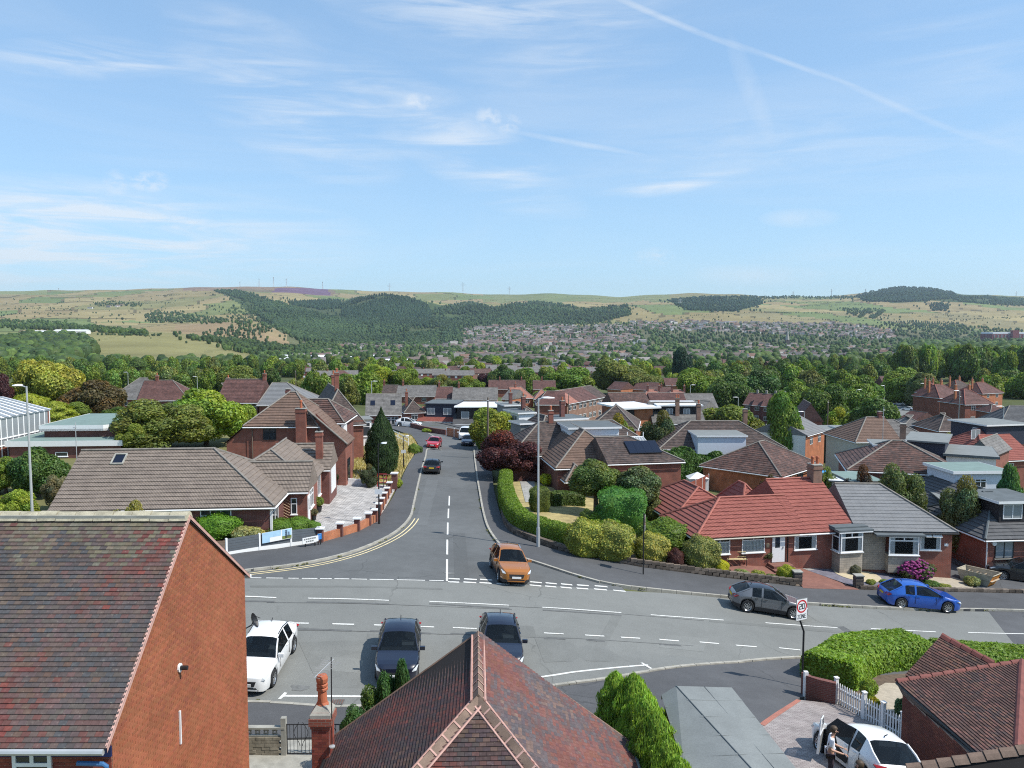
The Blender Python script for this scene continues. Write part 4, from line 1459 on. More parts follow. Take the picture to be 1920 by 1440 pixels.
# -- foreground right: dark tiled house with porch roof
def near_right():
 """brick house at the right edge: hipped main roof, lower cross gable in front of it"""
 hs=House.at('tiled_house','brick house with maroon ridge tiles and dark brown roof behind the white picket fence','house',0,0,0,0,1,3)
 o=hs.o
 yb=26.5
 A=AY(1688,1278,yb)
 W0=AY(1693,1302,26.6)
 W1=AY(1838,1428,21.6)
 zt0,zt1=W0.z,W1.z
 zb=-1
 mb=MB()
 mb.face([(W0.x,W0.y,zb),(W1.x,W1.y,zb),W1,W0])
 mb.build('wall',M['mortar_dk'],o)
 nn=Vector((W0-W1).xy.to_3d()).normalized().cross(Vector((0,0,1)))
 if nn.dot(Vector((0,0,0))-W0)<0:
  nn=-nn
 pal=palette([(.150,.050,.036),(.125,.044,.034),(.175,.060,.042)],.15,9,15)
 bms=piece_meshes('brick',.225,.076,.012,0,M['brick_piece'],pal,.011)
 poly=[Vector((W0.x,W0.y,.2)),Vector((W1.x,W1.y,.2)),W1-Vector((0,0,.06)),W0-Vector((0,0,.06))]
 pieces(o,poly,(0,0,1),nn,.225,.076,.012,0,lambda i:bms[i],'brick',M['brick_piece'],300,.011,tone=patchy(pal,1,17))
 E0=AY(1681,1278,26.9)
 E1=AY(1862,1437,21.1)
 T0=AY(1916,1240,27.3)
 T1=AY(1908,1398,21.9)
 dz=Vector((0,0,0))
 n=(E1-E0).cross(T0-E0).normalized()
 if n.z<0:
  n=-n
 T1=T1-Vector((0,0,n.dot(T1-E0)/n.z))
 back=AY(1975,1300,27.5)
 mb=MB()
 mb.face([E0,E1,T1,T0])
 ro=mb.build('roof',M['under'],o)
 palr=palette([(.105,.056,.046),(.085,.047,.040),(.125,.066,.052),(.072,.046,.042)],.13,16,19)
 ms=piece_meshes('roof_tile',.165,.115,.012,.016,M['tile_piece'],palr,.005)
 u=(E1-E0).normalized()
 v=n.cross(u)
 if v.dot(T0-E0)<0:
  v=-v
 def tiles(poly,v_,n_,bud,seed,ptn=ms,pal_=palr):
  pieces(o,poly,v_,n_,.165,.115,.012,.016,lambda i:ptn[i],'roof_tile',M['tile_piece'],bud,.005,tone=patchy(pal_,1.1,seed))
 tiles([E0,E1,T1,T0],v,n,140,41)
 X1,X0=T1+Vector((2.2,0.2,-1.2)),T0+Vector((2.2,.2,-1.2))
 m=MB()
 m.face([T0,T1,X1,X0])
 m.build('roof_back',M['t_rust'],o)
 P0=AY(1765,1191,29.6)
 P1=AY(1864,1243,28.2)
 Q0=AY(1698,1264,28.6)
 Q1=AY(1748,1300,26.9)
 n2=(Q0-P0).cross(P1-P0).normalized()
 if n2.z<0:
  n2=-n2
 Q1=Q1-Vector((0,0,n2.dot(Q1-P0)/n2.z))
 m=MB()
 m.face([Q0,Q1,P1,P0])
 m.face([P0,P1,P1+Vector((1.6,1.4,-1.3)),P0+Vector((1.6,1.4,-1.3))])
 m.build('roof',M['under'],o)
 v2=n2.cross((P1-P0).normalized())
 if v2.z<0:
  v2=-v2
 tiles([Q0,Q1,P1,P0],v2,n2,60,43)
 m=MB()
 m.face([(Q0.x,Q0.y,-1),(Q1.x,Q1.y,-1),Q1-Vector((0,0,.1)),Q0-Vector((0,0,.1))])
 m.face([(Q0.x,Q0.y,-1),Q0-Vector((0,0,.1)),P0-Vector((0,0,.12)),(P0.x+1.6,P0.y+1.4,P0.z-1.4),(P0.x+1.6,P0.y+1.4,-1)])
 m.build('wall',M['brick_dk'],o)
 def cap(a,b,L,mat='ridge_maroon',hw=.15,hh=.09):
  d=b-a
  k=max(1,round(d.length/L))
  d=d/k
  e=d.normalized()
  side=e.cross(Vector((0,0,1))).normalized()
  up=side.cross(e)
  for i in range(k):
   p,q=a+d*i+e*.01,a+d*(i+1)-e*.01
   m=MB()
   lift=.03
   r0=[p+side*s*hw+up*(z+lift)for s,z in((-1,-.06),(-.5,.05),(0,hh),(.5,.05),(1,-.06))]
   r1=[q+side*s*hw+up*(z+lift-.03)for s,z in((-1,-.06),(-.5,.05),(0,hh),(.5,.05),(1,-.06))]
   for j in range(4):
    m.face([r0[j],r0[j+1],r1[j+1],r1[j]])
   m.face(r0[::-1])
   m.face(r1)
   m.build('ridge_tile',M[mat],ro)
 cap(E0,T0,.42)
 cap(T0,T1,.42)
 cap(P0,P1,.42)
 m=MB()
 m.tube([E0+Vector((0,0,-.05)),E1+Vector((0,0,-.05))],.05,6)
 m.build('gutter',M['black'],o)
 m=MB()
 m.face([W0+Vector((0,0,-.05)),W1+Vector((0,0,-.05)),E1+Vector((0,0,-.06)),E0+Vector((0,0,-.06))])
 m.build('soffit',M['black'],o)
 m=MB()
 # ---- second, nearer roof along the bottom edge
 h2=House.at('tiled_house','nearest dark tiled roof with weathered brown ridge tiles at the bottom right corner','house',0,0,0,0,1,3)
 o=h2.o
 a,b=AY(1700,1441,19.6),AY(1935,1402,19.0)
 f0,f1=a+Vector((-.4,-3.4,-2.3)),b+Vector((.3,-3.4,-2.3))
 m=MB()
 m.face([f0,f1,b,a])
 ro=m.build('roof',M['under'],o)
 m=MB()
 courses(m,[a,b,b+Vector((0,2.2,-1.6)),a+Vector((0,2.2,-1.6))],.115,.014)
 m.build('roof_back',M['t_rust'],o)
 n3=(f1-f0).cross(a-f0).normalized()
 if n3.z<0:
  n3=-n3
 v3=n3.cross((b-a).normalized())
 if v3.z<0:
  v3=-v3
 tiles([f0,f1,b,a],v3,n3,100,47)
 cap(a,b,.40,'ridge_brn',.17,.11)
 m=MB()
 m.face([(a.x,a.y+1.9,-1),(b.x,b.y+1.9,-1),(b.x,b.y+1.9,b.z-1.5),(a.x,a.y+1.9,a.z-1.5)])
 m.face([(a.x,a.y-3,-1),(a.x,a.y+1.9,-1),(a.x,a.y+1.9,a.z-1.5),(a.x,a.y,a.z-.1),(a.x,a.y-3,a.z-2.1)])
 m.build('wall',M['brick_dk'],o)
near_right()
# -- grey felt garage
def garage():
 hs=House.at('garage','low garage with pale grey felt roof between the lime conifers and the block paved drive','garage',0,0,0,0,1,2.4)
 z=3.5
 R0,R1=AZ(1268,1286,z+.25),AZ(1412,1444,z+.25)
 A0,A1=AZ(1372,1289,z),AZ(1492,1440,z)
 B0=AZ(1240,1303,z)
 B1=AZ(1283,1446,z-.1)
 m=MB()
 m.face([A0,R0,R1,A1])
 m.face([R0,B0,B1,R1])
 ro=m.build('roof',M['felt'],hs.o)
 for t0,t1 in((.18,.2),(.40,.42),(.62,.64),(.83,.85)):
  m=MB()
  up=Vector((0,0,.012))
  m.face([A0.lerp(A1,t0)+up,R0.lerp(R1,t0)+up,R0.lerp(R1,t1)+up,A0.lerp(A1,t1)+up])
  m.face([R0.lerp(R1,t0)+up,B0.lerp(B1,t0)+up,B0.lerp(B1,t1)+up,R0.lerp(R1,t1)+up])
  m.build('felt_lap',M['felt'],ro)
 m=MB()
 m.tube([R0+Vector((0,0,.0)),R1+Vector((0,0,.0))],.022,6)
 m.tube([A0.lerp(R0,.5)+Vector((0,0,.004)),A1.lerp(R1,.5)+Vector((0,0,.004))],.012,5)
 m.build('felt_seam',M['felt_dk'],ro)
 m=MB()
 for a,b in((A0,A1),(A0,R0),(R0,B0)):
  m.face([a,b,b-Vector((0,0,.15)),a-Vector((0,0,.15))])
 m.build('fascia',M['timber'],hs.o)
 m=MB()
 i0,i1,i2,i3=A0.lerp(B1,.03),A1.lerp(B0,.03),B1,B0.lerp(A1,.03)
 for a,b in((i0,i1),(i3,i0)):
  m.face([(a.x,a.y,-1),(b.x,b.y,-1),(b.x,b.y,z-.1),(a.x,a.y,z-.1)])
 m.build('wall',M['brick_dk'],hs.o)
garage()
# -- left bungalow with long brown roof
def left_bungalow():
 h=House('bungalow','long bungalow with pale brown tiled roof and one skylight, behind the mossy roofed near house','bungalow',(97,951),(507,943),ze=3.5,eh=2.5)
 w=h.w
 h.walls(0,w,0,9.2,2.5,'brick_dk',gables='l',rise=2.75)
 ro,pl=h.roof(0,w,0,9.2,2.5,2.8,'t_brown','x',(0,4.7),.36,.05,.3,'ridge_gry')
 f=lambda px:(px-97)/410*w
 h.window('f',0,f(373),1.15,f(432)-f(373),1.0,3,.4)
 h.window('f',0,f(300),1.25,1.1,.85,2,.4)
 h.window('f',0,f(180),1.25,1.3,.85,2,.4)
 h.window('r',w,.25,.75,1.9,1.5,2,.3)
 h.part('corner_post','white',(w+.03,.03,0),(.14,.14,2.4))
 n,u,v=plane_axes(pl[0])
 P=h.loc(AY(224,872,52.4))
 P.z=0
 P=Vector((P.x,P.y,2.5+P.y*2.8/4.6))
 R=Matrix((u,v,n)).transposed().to_4x4()
 m=MB()
 for c,d in(((-.37,0),(.09,1.05)),((.37,0),(.09,1.05)),((0,.48),(.65,.09)),((0,-.48),(.65,.09))):
  m.box((c[0],c[1],.02),(d[0],d[1],.11))
 sk=m.build('skylight',M['concrete'],h.o)
 sk.matrix_local=Matrix.Translation(P)@R
 m=MB()
 m.box((0,0,.03),(.66,.88,.05))
 m.build('pane',M['solar'],sk)
 a=h.loc(AZ(526,918,3.5))
 b=h.loc(AZ(575,918,3.5))
 y0,y1=a.y,a.y+3.9
 h.walls(a.x-1.5,b.x,y0,y1,2.5,'brick_red',gables='r',rise=1.55,name='wing_wall')
 h.roof(a.x-3.0,b.x,y0,y1,2.5,1.55,'t_brown','x',(0,0),.36,.05,.18,'ridge_gry',name='wing_roof')
 uu=lambda px:a.x+(px-526)/49*(b.x-a.x)
 h.window('f',y0,uu(544.5),.75,.42,1.15,1,.35)
 lat=MB()
 for i in range(9):
  lat.tube([(a.x+.1,y0-.04,.35+i*.2),(a.x+.62,y0-.04,.05+i*.2)],.02,4)
 lat.build('trellis',M['timber'],h.o)
 h.window('r',b.x,y0+.9,.9,1.5,1.3,2,.3)
 h.door('r',b.x,y0+.05,0,.8,2.0)
 c=h.loc(AZ(617,877,3.3))
 gy0,gy1=c.y,c.y+4.4
 h.walls(c.x-4.5,c.x,gy0,gy1,2.3,'brick_dk',gables='r',rise=1.6,name='garage_wall')
 h.roof(c.x-4.5,c.x,gy0,gy1,2.3,1.6,'t_brown','x',(0,0),.36,.05,.18,'ridge_gry',name='garage_roof')
 m=MB()
 for i in range(7):
  m.box((c.x+.03,gy0+2.2,.02+i*.29),(.06,2.7,.275))
 m.build('garage_door',M['white'],h.o)
 h.walls(w-.5,c.x-.6,7.4,gy0+.2,2.4,'brick_red',name='link_wall')
 h.roof(w-5.2,c.x-.5,7.0,gy0+2,2.4,2.0,'t_brown','y',(2.6,0),.36,.05,.2,'ridge_gry',name='link_roof')
 h.chimney(a.x+1.1,gy0+1.0,2.6,5.1,.55,.5,'brick_red',1,'black',ph=.3)
 h.window('r',c.x-.6,gy0-2.2,.4,1.3,1.6,2,0)
left_bungalow()
# -- two storey brick house on the left of the side road
def two_storey():
 D=71.5
 h=House('brick_house','two storey red brick house with tall outside chimney stack, left of the side road','house',(462,795.5),(592,795),D=D,eh=5.6)
 w=h.w
 X=lambda px,y=0:h.loc(AY(px,800,D+y)).x
 h.walls(0,w,0,7.0,5.6,'brick_red')
 h.roof(0,w,0,7.2,5.6,2.6,'t_pantile','x',(3.1,2.6),.36,.05,.25,'ridge_gry')
 xr,xl=X(646),X(424)
 zt,zb=h.loc(AY(578,769,D)).z,h.loc(AY(646,829,D)).z
 m=MB()
 x5=X(578)
 zl=h.loc(AY(592,795,D)).z
 m.face([(w+.01,-.02,-2.5),(xr,-.02,-2.5),(xr,-.02,zb-.1),(w+.01,-.02,zl+1.0),(x5,-.02,zt-.15),(x5-.6,-.02,5.5),(w+.01,-.02,5.5)][0:4])
 m.face([(xr,-.02,-2.5),(xr,3.6,-2.5),(xr,3.6,zb-.1),(xr,-.02,zb-.1)])
 m.build('gable_wall',M['brick_red'],h.o)
 m=MB()
 q=[Vector((xr+.25,-.35,zb-.2)),Vector((xr+.25,3.6,zb-.2)),Vector((x5,3.6,zt)),Vector((x5,-.35,zt))]
 courses(m,q,.36,.035)
 m.face([p-Vector((0,0,.09))for p in q][::-1])
 for a,b in zip(q,q[1:]+q[:1]):
  m.face([a,b,b-Vector((0,0,.09)),a-Vector((0,0,.09))])
 m.build('catslide_roof',M['t_pantile'],h.o)
 m=MB()
 m.tube([q[0]+Vector((0,-.03,.04)),q[3]+Vector((0,-.03,.04))],.09,6)
 m.build('verge',M['ridge_gry'],h.o)
 m=MB()
 zz=h.loc(AY(424,831,D)).z
 m.face([(xl,.05,-2.5),(0,.05,-2.5),(0,.05,5.5),(xl,.05,zz)])
 m.build('side_wall',M['brick_red'],h.o)
 m=MB()
 q2=[Vector((xl-.2,-.2,zz-.05)),Vector((0,-.2,5.6)),Vector((0,4,5.6)),Vector((xl-.2,4,zz-.05))]
 courses(m,q2,.36,.035)
 m.build('side_roof',M['t_pantile'],h.o)
 y0=3.6
 bl,br=X(578,y0),X(640,y0)
 h.walls(bl-2,br,y0,y0+6.5,5.45,'brick_dk',name='rear_wall')
 h.roof(bl-2,br,y0,y0+6.5,5.45,1.75,'t_rust','x',(0,1.9),.36,.05,.3,'ridge_gry',name='rear_roof')
 h.part('bay','white',(br+.1,y0+.6,3.2),(.3,1.6,2.0))
 u=X(493)
 h.window('f',0,u,h.loc(AY(493,825,D)).z,1.15,1.3,2,.45,frame='black',sill=False)
 c=X(566)
 h.chimney(c,-.32,-2,h.loc(AY(566,766,D)).z,.92,.6,'brick_red',1,ph=.75)
 m=MB()
 for px in(473,593):
  m.tube([(X(px),-.09,-1),(X(px),-.09,5.4)],.05,6)
 m.build('downpipe',M['wood_pole'],h.o)
 h.window('r',xr,.8,.2,1.3,2.0,2,0,frame='black',sill=False)
 h.chimney(X(541,5),5,6.8,8.4,.4,.4,'brick_dk',0)
two_storey()
# -- red roofed bungalow, grey roofed twin, dark tiled neighbour
def net(h,side,at,u,z,w,hh,cols=2,top=.3,blind=None,curt=True,**k):
 k.setdefault('deep',True)
 """window with clear glass, a dark room and blinds or curtains behind it"""
 wo=h.window(side,at,u,z,w,hh,cols,top,pane='pane_clear',**k)
 O,a,n=h.face_frame(side,y=at,x=at)
 P=lambda uu,zz,d:O+a*uu+Vector((0,0,zz))+n*d
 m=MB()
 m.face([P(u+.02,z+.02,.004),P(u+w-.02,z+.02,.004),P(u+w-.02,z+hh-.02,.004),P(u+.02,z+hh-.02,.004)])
 m.build('dark_room_sheet',M['dark'],wo)  # near-black sheet on the wall, shade of the room painted in
 m=MB()
 if blind:
  n_=int(w/.11)
  for i in range(n_):
   u0=u+.06+(w-.12)*i/n_
   m.face([P(u0,z+.05,.008),P(u0+(w-.12)/n_*.86,z+.05,.012),P(u0+(w-.12)/n_*.86,z+hh*blind,.012),P(u0,z+hh*blind,.008)])
  m.build('blind',M['blind'],wo)
 elif curt:
  for u0 in(u+.05,u+w-.05-w*.18):
   for i in range(5):
    s0,s1=u0+w*.18*i/5,u0+w*.18*(i+1)/5
    m.face([P(s0,z+.05,.007+.006*(i%2)),P(s1,z+.05,.013-.006*(i%2)),P(s1,z+hh-.06,.013-.006*(i%2)),P(s0,z+hh-.06,.007+.006*(i%2))])
  m.build('curtain',M['blind'],wo)
 return wo
def red_bungalow():
 h=House('bungalow','red brick bungalow with bright red tiled roof, white door and two benches under its windows','bungalow',(1308,1004),(1602,988.5),ze=.5,eh=2.35)
 w=h.w
 X=lambda px:(px-1308)/294*w
 xs=X(1492)
 h.walls(0,xs,0,6.0,2.35,'brick_red',name='wall')
 h.walls(xs,w,0,9.0,2.35,'brick_red',name='wall',gables='l',rise=2.6)
 h.roof(0,xs+.6,0,6.0,2.35,1.8,'t_red','x',(3.0,0),.36,.05,.28,'ridge_red',fascia='cream')
 h.roof(xs,w,.0,9.0,2.35,2.68,'t_red','x',(0,0),.36,.05,.28,'ridge_red',fascia='white',name='roof',voh=.02)
 h.walls(.6,6.2,6.0,13.2,2.2,'brick_red',name='rear_wall')
 h.roof(.6,6.2,5.6,13.2,2.2,1.75,'t_red','y',(2.0,2.8),.36,.05,.25,'ridge_red',name='rear_roof')
 h.roof(6.6,xs+1.5,6.4,11.5,2.2,1.7,'t_red','y',(2.0,2.0),.36,.05,.25,'ridge_red',name='rear_roof')
 z=.95
 net(h,'f',0,X(1330),z,X(1367)-X(1330),1.25,2,.32,blind=.66)
 net(h,'f',0,X(1389),z,X(1431)-X(1389),1.3,2,.32,blind=.66)
 net(h,'f',0,X(1487),z,X(1529)-X(1487),1.35,2,.3,curt=True)
 d0,d1=X(1440),X(1472)
 h.part('porch_wall','brick_dk',((d0+d1)/2,.02,.0),(d1-d0,.03,2.3))
 h.door('f',-.02,X(1445),.18,.95,2.05)
 m=MB()
 m.box(((d0+d1)/2,-.45,-.3),(d1-d0+.2,.9,.45))
 m.box(((d0+d1)/2,-.75,-.3),(d1-d0+.5,1.3,.28))
 m.build('door_step',M['block_red'],h.o)
 m=MB()
 m.tube([(X(1474),-.07,-.3),(X(1474),-.07,2.2)],.045,6)
 m.build('downpipe',M['black'],h.o)
 m=MB()
 m.box((X(1441),-.02,2.0),(.28,.12,.26))
 m.build('alarm_box',M['white'],h.o)
 m=MB()
 m.box((X(1437),-.02,1.25),(.22,.05,.28))
 m.build('house_plaque',M['timber'],h.o)
 b0,b1,by=X(1560),X(1603),-.95
 m=MB()
 m.box(((b0+b1)/2,by/2,-.6),(b1-b0,-by,1.45))
 m.build('bay_wall',M['stone_clad'],h.o)
 net(h,'f',by,b0+.02,.87,b1-b0-.04,1.45,2,.28,curt=True,fw=.08)
 net(h,'l',b0,by+.04,.87,-by-.06,1.45,1,.28,curt=False,fw=.08)
 m=MB()
 m.box(((b0+b1)/2+.25,by/2-.02,2.34),(b1-b0+.95,-by+.3,.12))
 m.box(((b0+b1)/2+.25,by/2+.35,2.45),(b1-b0+.85,-by-.1,.10))
 m.build('bay_roof',M['felt_dk'],h.o)
 m=MB()
 m.box(((b0+b1)/2+.25,by-.14,2.25),(b1-b0+.85,.04,.16))
 m.build('bay_fascia',M['white'],h.o)
 h.walls(b1,w+.01,-.02,.0,2.35,'stone_clad',name='stone_panel')
 cx=X(1590)
 c=h.chimney(cx,4.4,3.6,6.1,.72,.9,'brick_bn',2,'terracotta',ph=.6)
 m=MB()
 m.box((cx,4.4,4.35),(.95,1.1,.12))
 m.build('lead_flashing',M['galv'],c)
 g=House('bungalow','bungalow with smooth grey roof and open top windows, joined to the red roofed one','bungalow',(1603,990),(1786,992.5),ze=.5,eh=2.35)
 w=g.w
 Y=lambda px:(px-1603)/183*w
 g.walls(0,w,0,8.6,2.35,'brick_red')
 g.roof(0,w,0,8.6,2.35,2.3,'t_grey','x',(0,3.4),.36,.03,.28,'ridge_gry',fascia='black',voh=.0)
 m=MB()
 m.box((Y(1633),-.05,-.6),(Y(1660)-Y(1605),.1,2.9))
 m.build('stone_panel',M['stone_clad'],g.o)
 b0,b1=Y(1660),Y(1716)
 m=MB()
 m.box(((b0+b1)/2,-.35,-.6),(b1-b0,.7,1.25))
 m.build('bay_wall',M['stone_clad'],g.o)
 net(g,'f',-.7,b0,.66,b1-b0,1.3,2,.22,deep=True,curt=True,fw=.08)
 m=MB()
 m.box(((b0+b1)/2-.3,-.42,2.02),(b1-b0+1.3,1.1,.12))
 m.build('bay_roof',M['felt_dk'],g.o)
 wo=net(g,'f',0,Y(1726),.85,Y(1765)-Y(1726),1.3,2,.25,deep=True,curt=True,fw=.08)
 for i in range(2):
  a=Y(1726)+.04+i*(Y(1765)-Y(1726))/2
  m=MB()
  e=(Y(1765)-Y(1726))/2-.08
  m.face([(a,-.06,2.12),(a+e,-.06,2.12),(a+e,-.36,1.86),(a,-.36,1.86)])
  m.build('open_sash',M['white'],wo)
 m=MB()
 m.box((Y(1771),-.03,2.0),(.26,.12,.26))
 m.build('alarm_box',M['white'],g.o)
 m=MB()
 m.box((Y(1775),-.03,1.15),(.26,.08,.18))
 m.build('wall_lamp',M['white'],g.o)
red_bungalow()
def dark_bungalow():
 h=House('bungalow','bungalow with charcoal tiled roof and dormer at the right edge beyond the skip','bungalow',(1850,1006),(1985,1003),ze=-.5,eh=2.5)
 w=h.w
 h.walls(0,w,0,8,2.5,'brick_red')
 h.roof(0,w,0,8.4,2.5,2.3,'t_dkgrey','x',(3.4,3),.36,.05,.3,'felt_dk')
 h.walls(.2,w,8,15.5,2.5,'brick_red',name='rear_wall')
 h.roof(.2,8,6.5,15.5,2.5,2.1,'t_dkgrey','y',(0,3.2),.36,.05,.3,'felt_dk',name='rear_roof')
 X=lambda px:(px-1850)/135*w
 h.window('f',0,X(1866),.85,X(1901)-X(1866),1.3,2,0,frame='black',pane='pane_net')
 h.dormer(X(1893),w-.5,1.2,5,3.0,4.75,'black_clad','felt_dk',wins=[('f',X(1900),3.45,1.5,1.1,2)],oh=.3)
 m=MB()
 m.tube([(-.02,-.1,-.5),(-.02,-.1,2.3)],.045,6)
 m.build('downpipe',M['white'],h.o)
 m=MB()
 m.tube([(.55,-.14,2.0),(.55,-.02,2.0)],.17,12)
 m.build('alarm_box',M['white'],h.o)
 r=empty('railing',(0,0,0),0,'black iron railing down the side drive beside the charcoal roofed bungalow','railing')
 P=[G(1776,1030),G(1800,1045),G(1835,1062),G(1860,1076)]
 P=[h.M@Vector((-1.0,y,0))for y in(10,7,4,1,-1.4)]
 m=MB()
 for a,b in zip(P,P[1:]):
  m.tube([Vector((a.x,a.y,h1(a.x,a.y)+.95)),Vector((b.x,b.y,h1(b.x,b.y)+.95))],.025,5)
  m.tube([Vector((a.x,a.y,h1(a.x,a.y)+.15)),Vector((b.x,b.y,h1(b.x,b.y)+.15))],.02,5)
 m.build('rail',M['black'],r)
 A,B=P[0],P[-1]
 n=70
 bar=MB()
 bar.tube([(0,0,.12),(0,0,.95)],.012,4)
 me=bar.mesh('bar',M['black'])
 for i in range(n):
  q=A.lerp(B,i/(n-1))
  link('bar',me,r,(q.x,q.y,h1(q.x,q.y)))
dark_bungalow()
# -- houses of the middle distance
def rows(h,side,at,n,z,ww=1.2,hh=1.1,w=None,pad=.6,cols=2,pane='pane',frame='white',d0=0.0):
 w=w or h.w
 for i in range(n):
  u=d0+pad+(w-2*pad)*(i+.5)/n-ww/2
  h.window(side,at,u,z,ww,hh,cols,.3,pane=pane,frame=frame,sill=False)
def mid(label,L,R,D=None,ze=None,eh=2.5,dep=8,rise=2.6,roof='t_mix',wall='brick_red',axis='x',hips=(0,0),nw=2,chim=(),ridge='ridge_gry',gauge=.33,name='bungalow',cat='bungalow',two=False,group=None,fascia='white',wz=.9,oh=.3):
 h=House(name,label,cat,L,R,ze=ze,D=D,eh=eh,group=group)
 w=h.w
 g=''
 if axis=='x':
  g=('l' if not hips[0]else '')+('r' if not hips[1]else '')
 else:
  g=('f' if not hips[0]else '')+('b' if not hips[1]else '')
 h.walls(0,w,0,dep,eh,wall,gables=g,rise=rise,z0=-4)
 h.roof(0,w,0,dep,eh,rise,roof,axis,hips,gauge,.035,oh,ridge,fascia=fascia)
 if nw:
  rows(h,'f',0,nw,wz if not two else eh-1.65)
  if two:
   rows(h,'f',0,nw,.9)
 for(x,y,zz,*r)in chim:
  h.chimney(x*w,y*dep,eh+.3,eh+zz,.5,.5,r[0]if r else 'brick_red',r[1]if len(r)>1 else 1,ph=.45)
 return h
def flat(label,L,R,D=None,ze=None,eh=2.6,dep=5,top='felt',wall='render',fas='white',nw=0,name='flat_roofed_house',cat='house',oh=.25,fh=.25):
 h=House(name,label,cat,L,R,ze=ze,D=D,eh=eh)
 w=h.w
 h.walls(0,w,0,dep,eh,wall,z0=-4)
 m=MB()
 m.box((w/2,dep/2,eh),(w+2*oh,dep+2*oh,.1))
 ro=m.build('roof',M[top],h.o)
 m=MB()
 m.box((w/2,-oh-.02,eh-fh+.11),(w+2*oh+.08,.04,fh))
 m.box((w+oh+.02,dep/2,eh-fh+.11),(.04,dep+2*oh,fh))
 m.box((-oh-.02,dep/2,eh-fh+.11),(.04,dep+2*oh,fh))
 m.build('fascia',M[fas],ro)
 if nw:
  rows(h,'f',0,nw,1.0,1.0,.8)
 return h
 # --- left side
h=flat('flat roofed brick annexe with green felt and white fascias, two roof levels',(17,829),(226,827),D=78,eh=3.0,dep=9,top='felt_grn',wall='brick_dk',fh=.55)
c=h.loc(AY(75,806,80.5)).x
w=h.w
h.walls(c+.3,w-1.0,2.6,12,4.0,'brick_dk',z0=2.5,name='upper_wall')
m=MB()
m.face([(c,2.2,4.35),(w-2.6,2.2,4.35),(w+.6,5.5,4.35),(w+.6,13.5,4.35),(c,13.5,4.35)])
m.face([(c,2.2,4.0),(c,13.5,4.0),(w+.6,13.5,4.0),(w+.6,5.5,4.0),(w-2.6,2.2,4.0)])
ur=m.build('upper_roof',M['felt_grn'],h.o)
m=MB()
for a,b in(((c,2.18),(w-2.6,2.18)),((w-2.6,2.18),(w+.62,5.5)),((c-.02,13.5),(c-.02,2.2))):
 m.face([(*a,3.78),(*b,3.78),(*b,4.38),(*a,4.38)])
 m.face([(*a,4.0),(*b,4.0),(*b,3.78),(*a,3.78)])
m.build('fascia',M['white'],ur)
h.window('f',0,h.loc(AY(101,848,78)).x,1.5,1.2,.45,1,0)
s=House.at('sun_room','glazed sun room with white frames and striped glass roof at the left edge','sun room',-51.2,76.5,1.2,math.pi/2,10.5,4.3)
L_=10.2
s.walls(0,L_,0,6,1.5,'brick_red',z0=-3)
s.walls(0,L_,.05,6,4.3,'render',z0=1.5,skip='f',name='rear_wall')
m=MB()
for i in range(12):
 m.tube([(i*L_/11,-.03,-1),(i*L_/11,-.03,4.3)],.06,4)
for z in(1.5,2.2,4.28):
 m.tube([(0,-.03,z),(L_,-.03,z)],.09,4)
m.build('glazing_frame',M['white'],s.o)
for i in range(11):
 m=MB()
 m.face([(i*L_/11+.07,-.01,1.55),((i+1)*L_/11-.07,-.01,1.55),((i+1)*L_/11-.07,-.01,4.2),(i*L_/11+.07,-.01,4.2)])
 m.build('pane',M['pane_net'],s.o)
rf=MB()
A,B,C_,D_=Vector((-.2,-.2,4.35)),Vector((L_+.2,-.2,4.35)),Vector((L_-2.5,3.4,6.0)),Vector((-.2,3.4,6.0))
rf.face([A,B,C_,D_])
ro=rf.build('roof',M['felt_white'],s.o)
for i in range(9):
 t0,t1=i/9+.012,(i+1)/9-.035
 m=MB()
 up=Vector((0,-.02,.04))
 m.face([A.lerp(B,t0)+up,A.lerp(B,t1)+up,D_.lerp(C_,t1)+up,D_.lerp(C_,t0)+up])
 m.build('roof_pane',M['pane_net'],ro)
m=MB()
courses(m,[B,Vector((L_+.2,6.5,4.35)),C_],.33,.03)
m.build('tiled_hip',M['t_redbrown'],s.o)
s.walls(L_-.3,L_+.02,-.02,6,4.3,'brick_red',name='pier')
mid('bungalow with faded red brown hipped roof among trees, half its roof grey',(258,749),(352,748),D=150,dep=9,rise=3.3,roof='t_redbrown',hips=(0,4),nw=2,chim=[(.25,.5,4.3)])
mid('plain grey roof at the far left, joined to the red brown hipped roof',(208,745),(257,745),D=151,dep=9,rise=3.4,roof='t_grey_old',hips=(3.5,0),nw=1)
mid('small hipped red brown roof beside the treetop, right of the grey and red roofs',(395,752),(446,751),D=128,dep=7,rise=2.6,roof='t_redbrown',hips=(2.5,3),nw=1,chim=[(.6,.3,3.6)])
h=mid('dark red brown roofed house with tall white window, joined to the new grey slate roof',(408,752),(484,752),D=126,dep=8,rise=3.2,roof='t_redbrown',nw=0,wall='brick_dk',chim=[(.98,.5,4.2)])
h.window('f',0,h.w*.72,.2,1.5,2.0,2,.3)
mid('house with new blue grey slate roof left of the road end',(486,757),(585,757),D=125,dep=9,rise=3.0,roof='t_grey',hips=(.8,5.2),nw=1)
mid('small white rendered house with red roof far left of the road',(566,730),(601,730),D=230,eh=4.8,dep=7,rise=1.9,roof='t_pink',wall='render',hips=(2,2),nw=2)
h=mid('brown hipped bungalow with white bay and two chimney stacks, left of the road',(604,791),(681,788),D=88,eh=2.9,dep=15,rise=3.2,roof='t_mix',axis='y',hips=(4.2,0),nw=1,chim=[(.5,.36,5.2,'brick_red'),(.56,.75,4.6,'brick_red')],wall='brick_red')
m=MB()
m.box((h.w+.5,2.6,-.2),(1.2,3.0,3.0))
b=m.build('bay',M['white'],h.o)
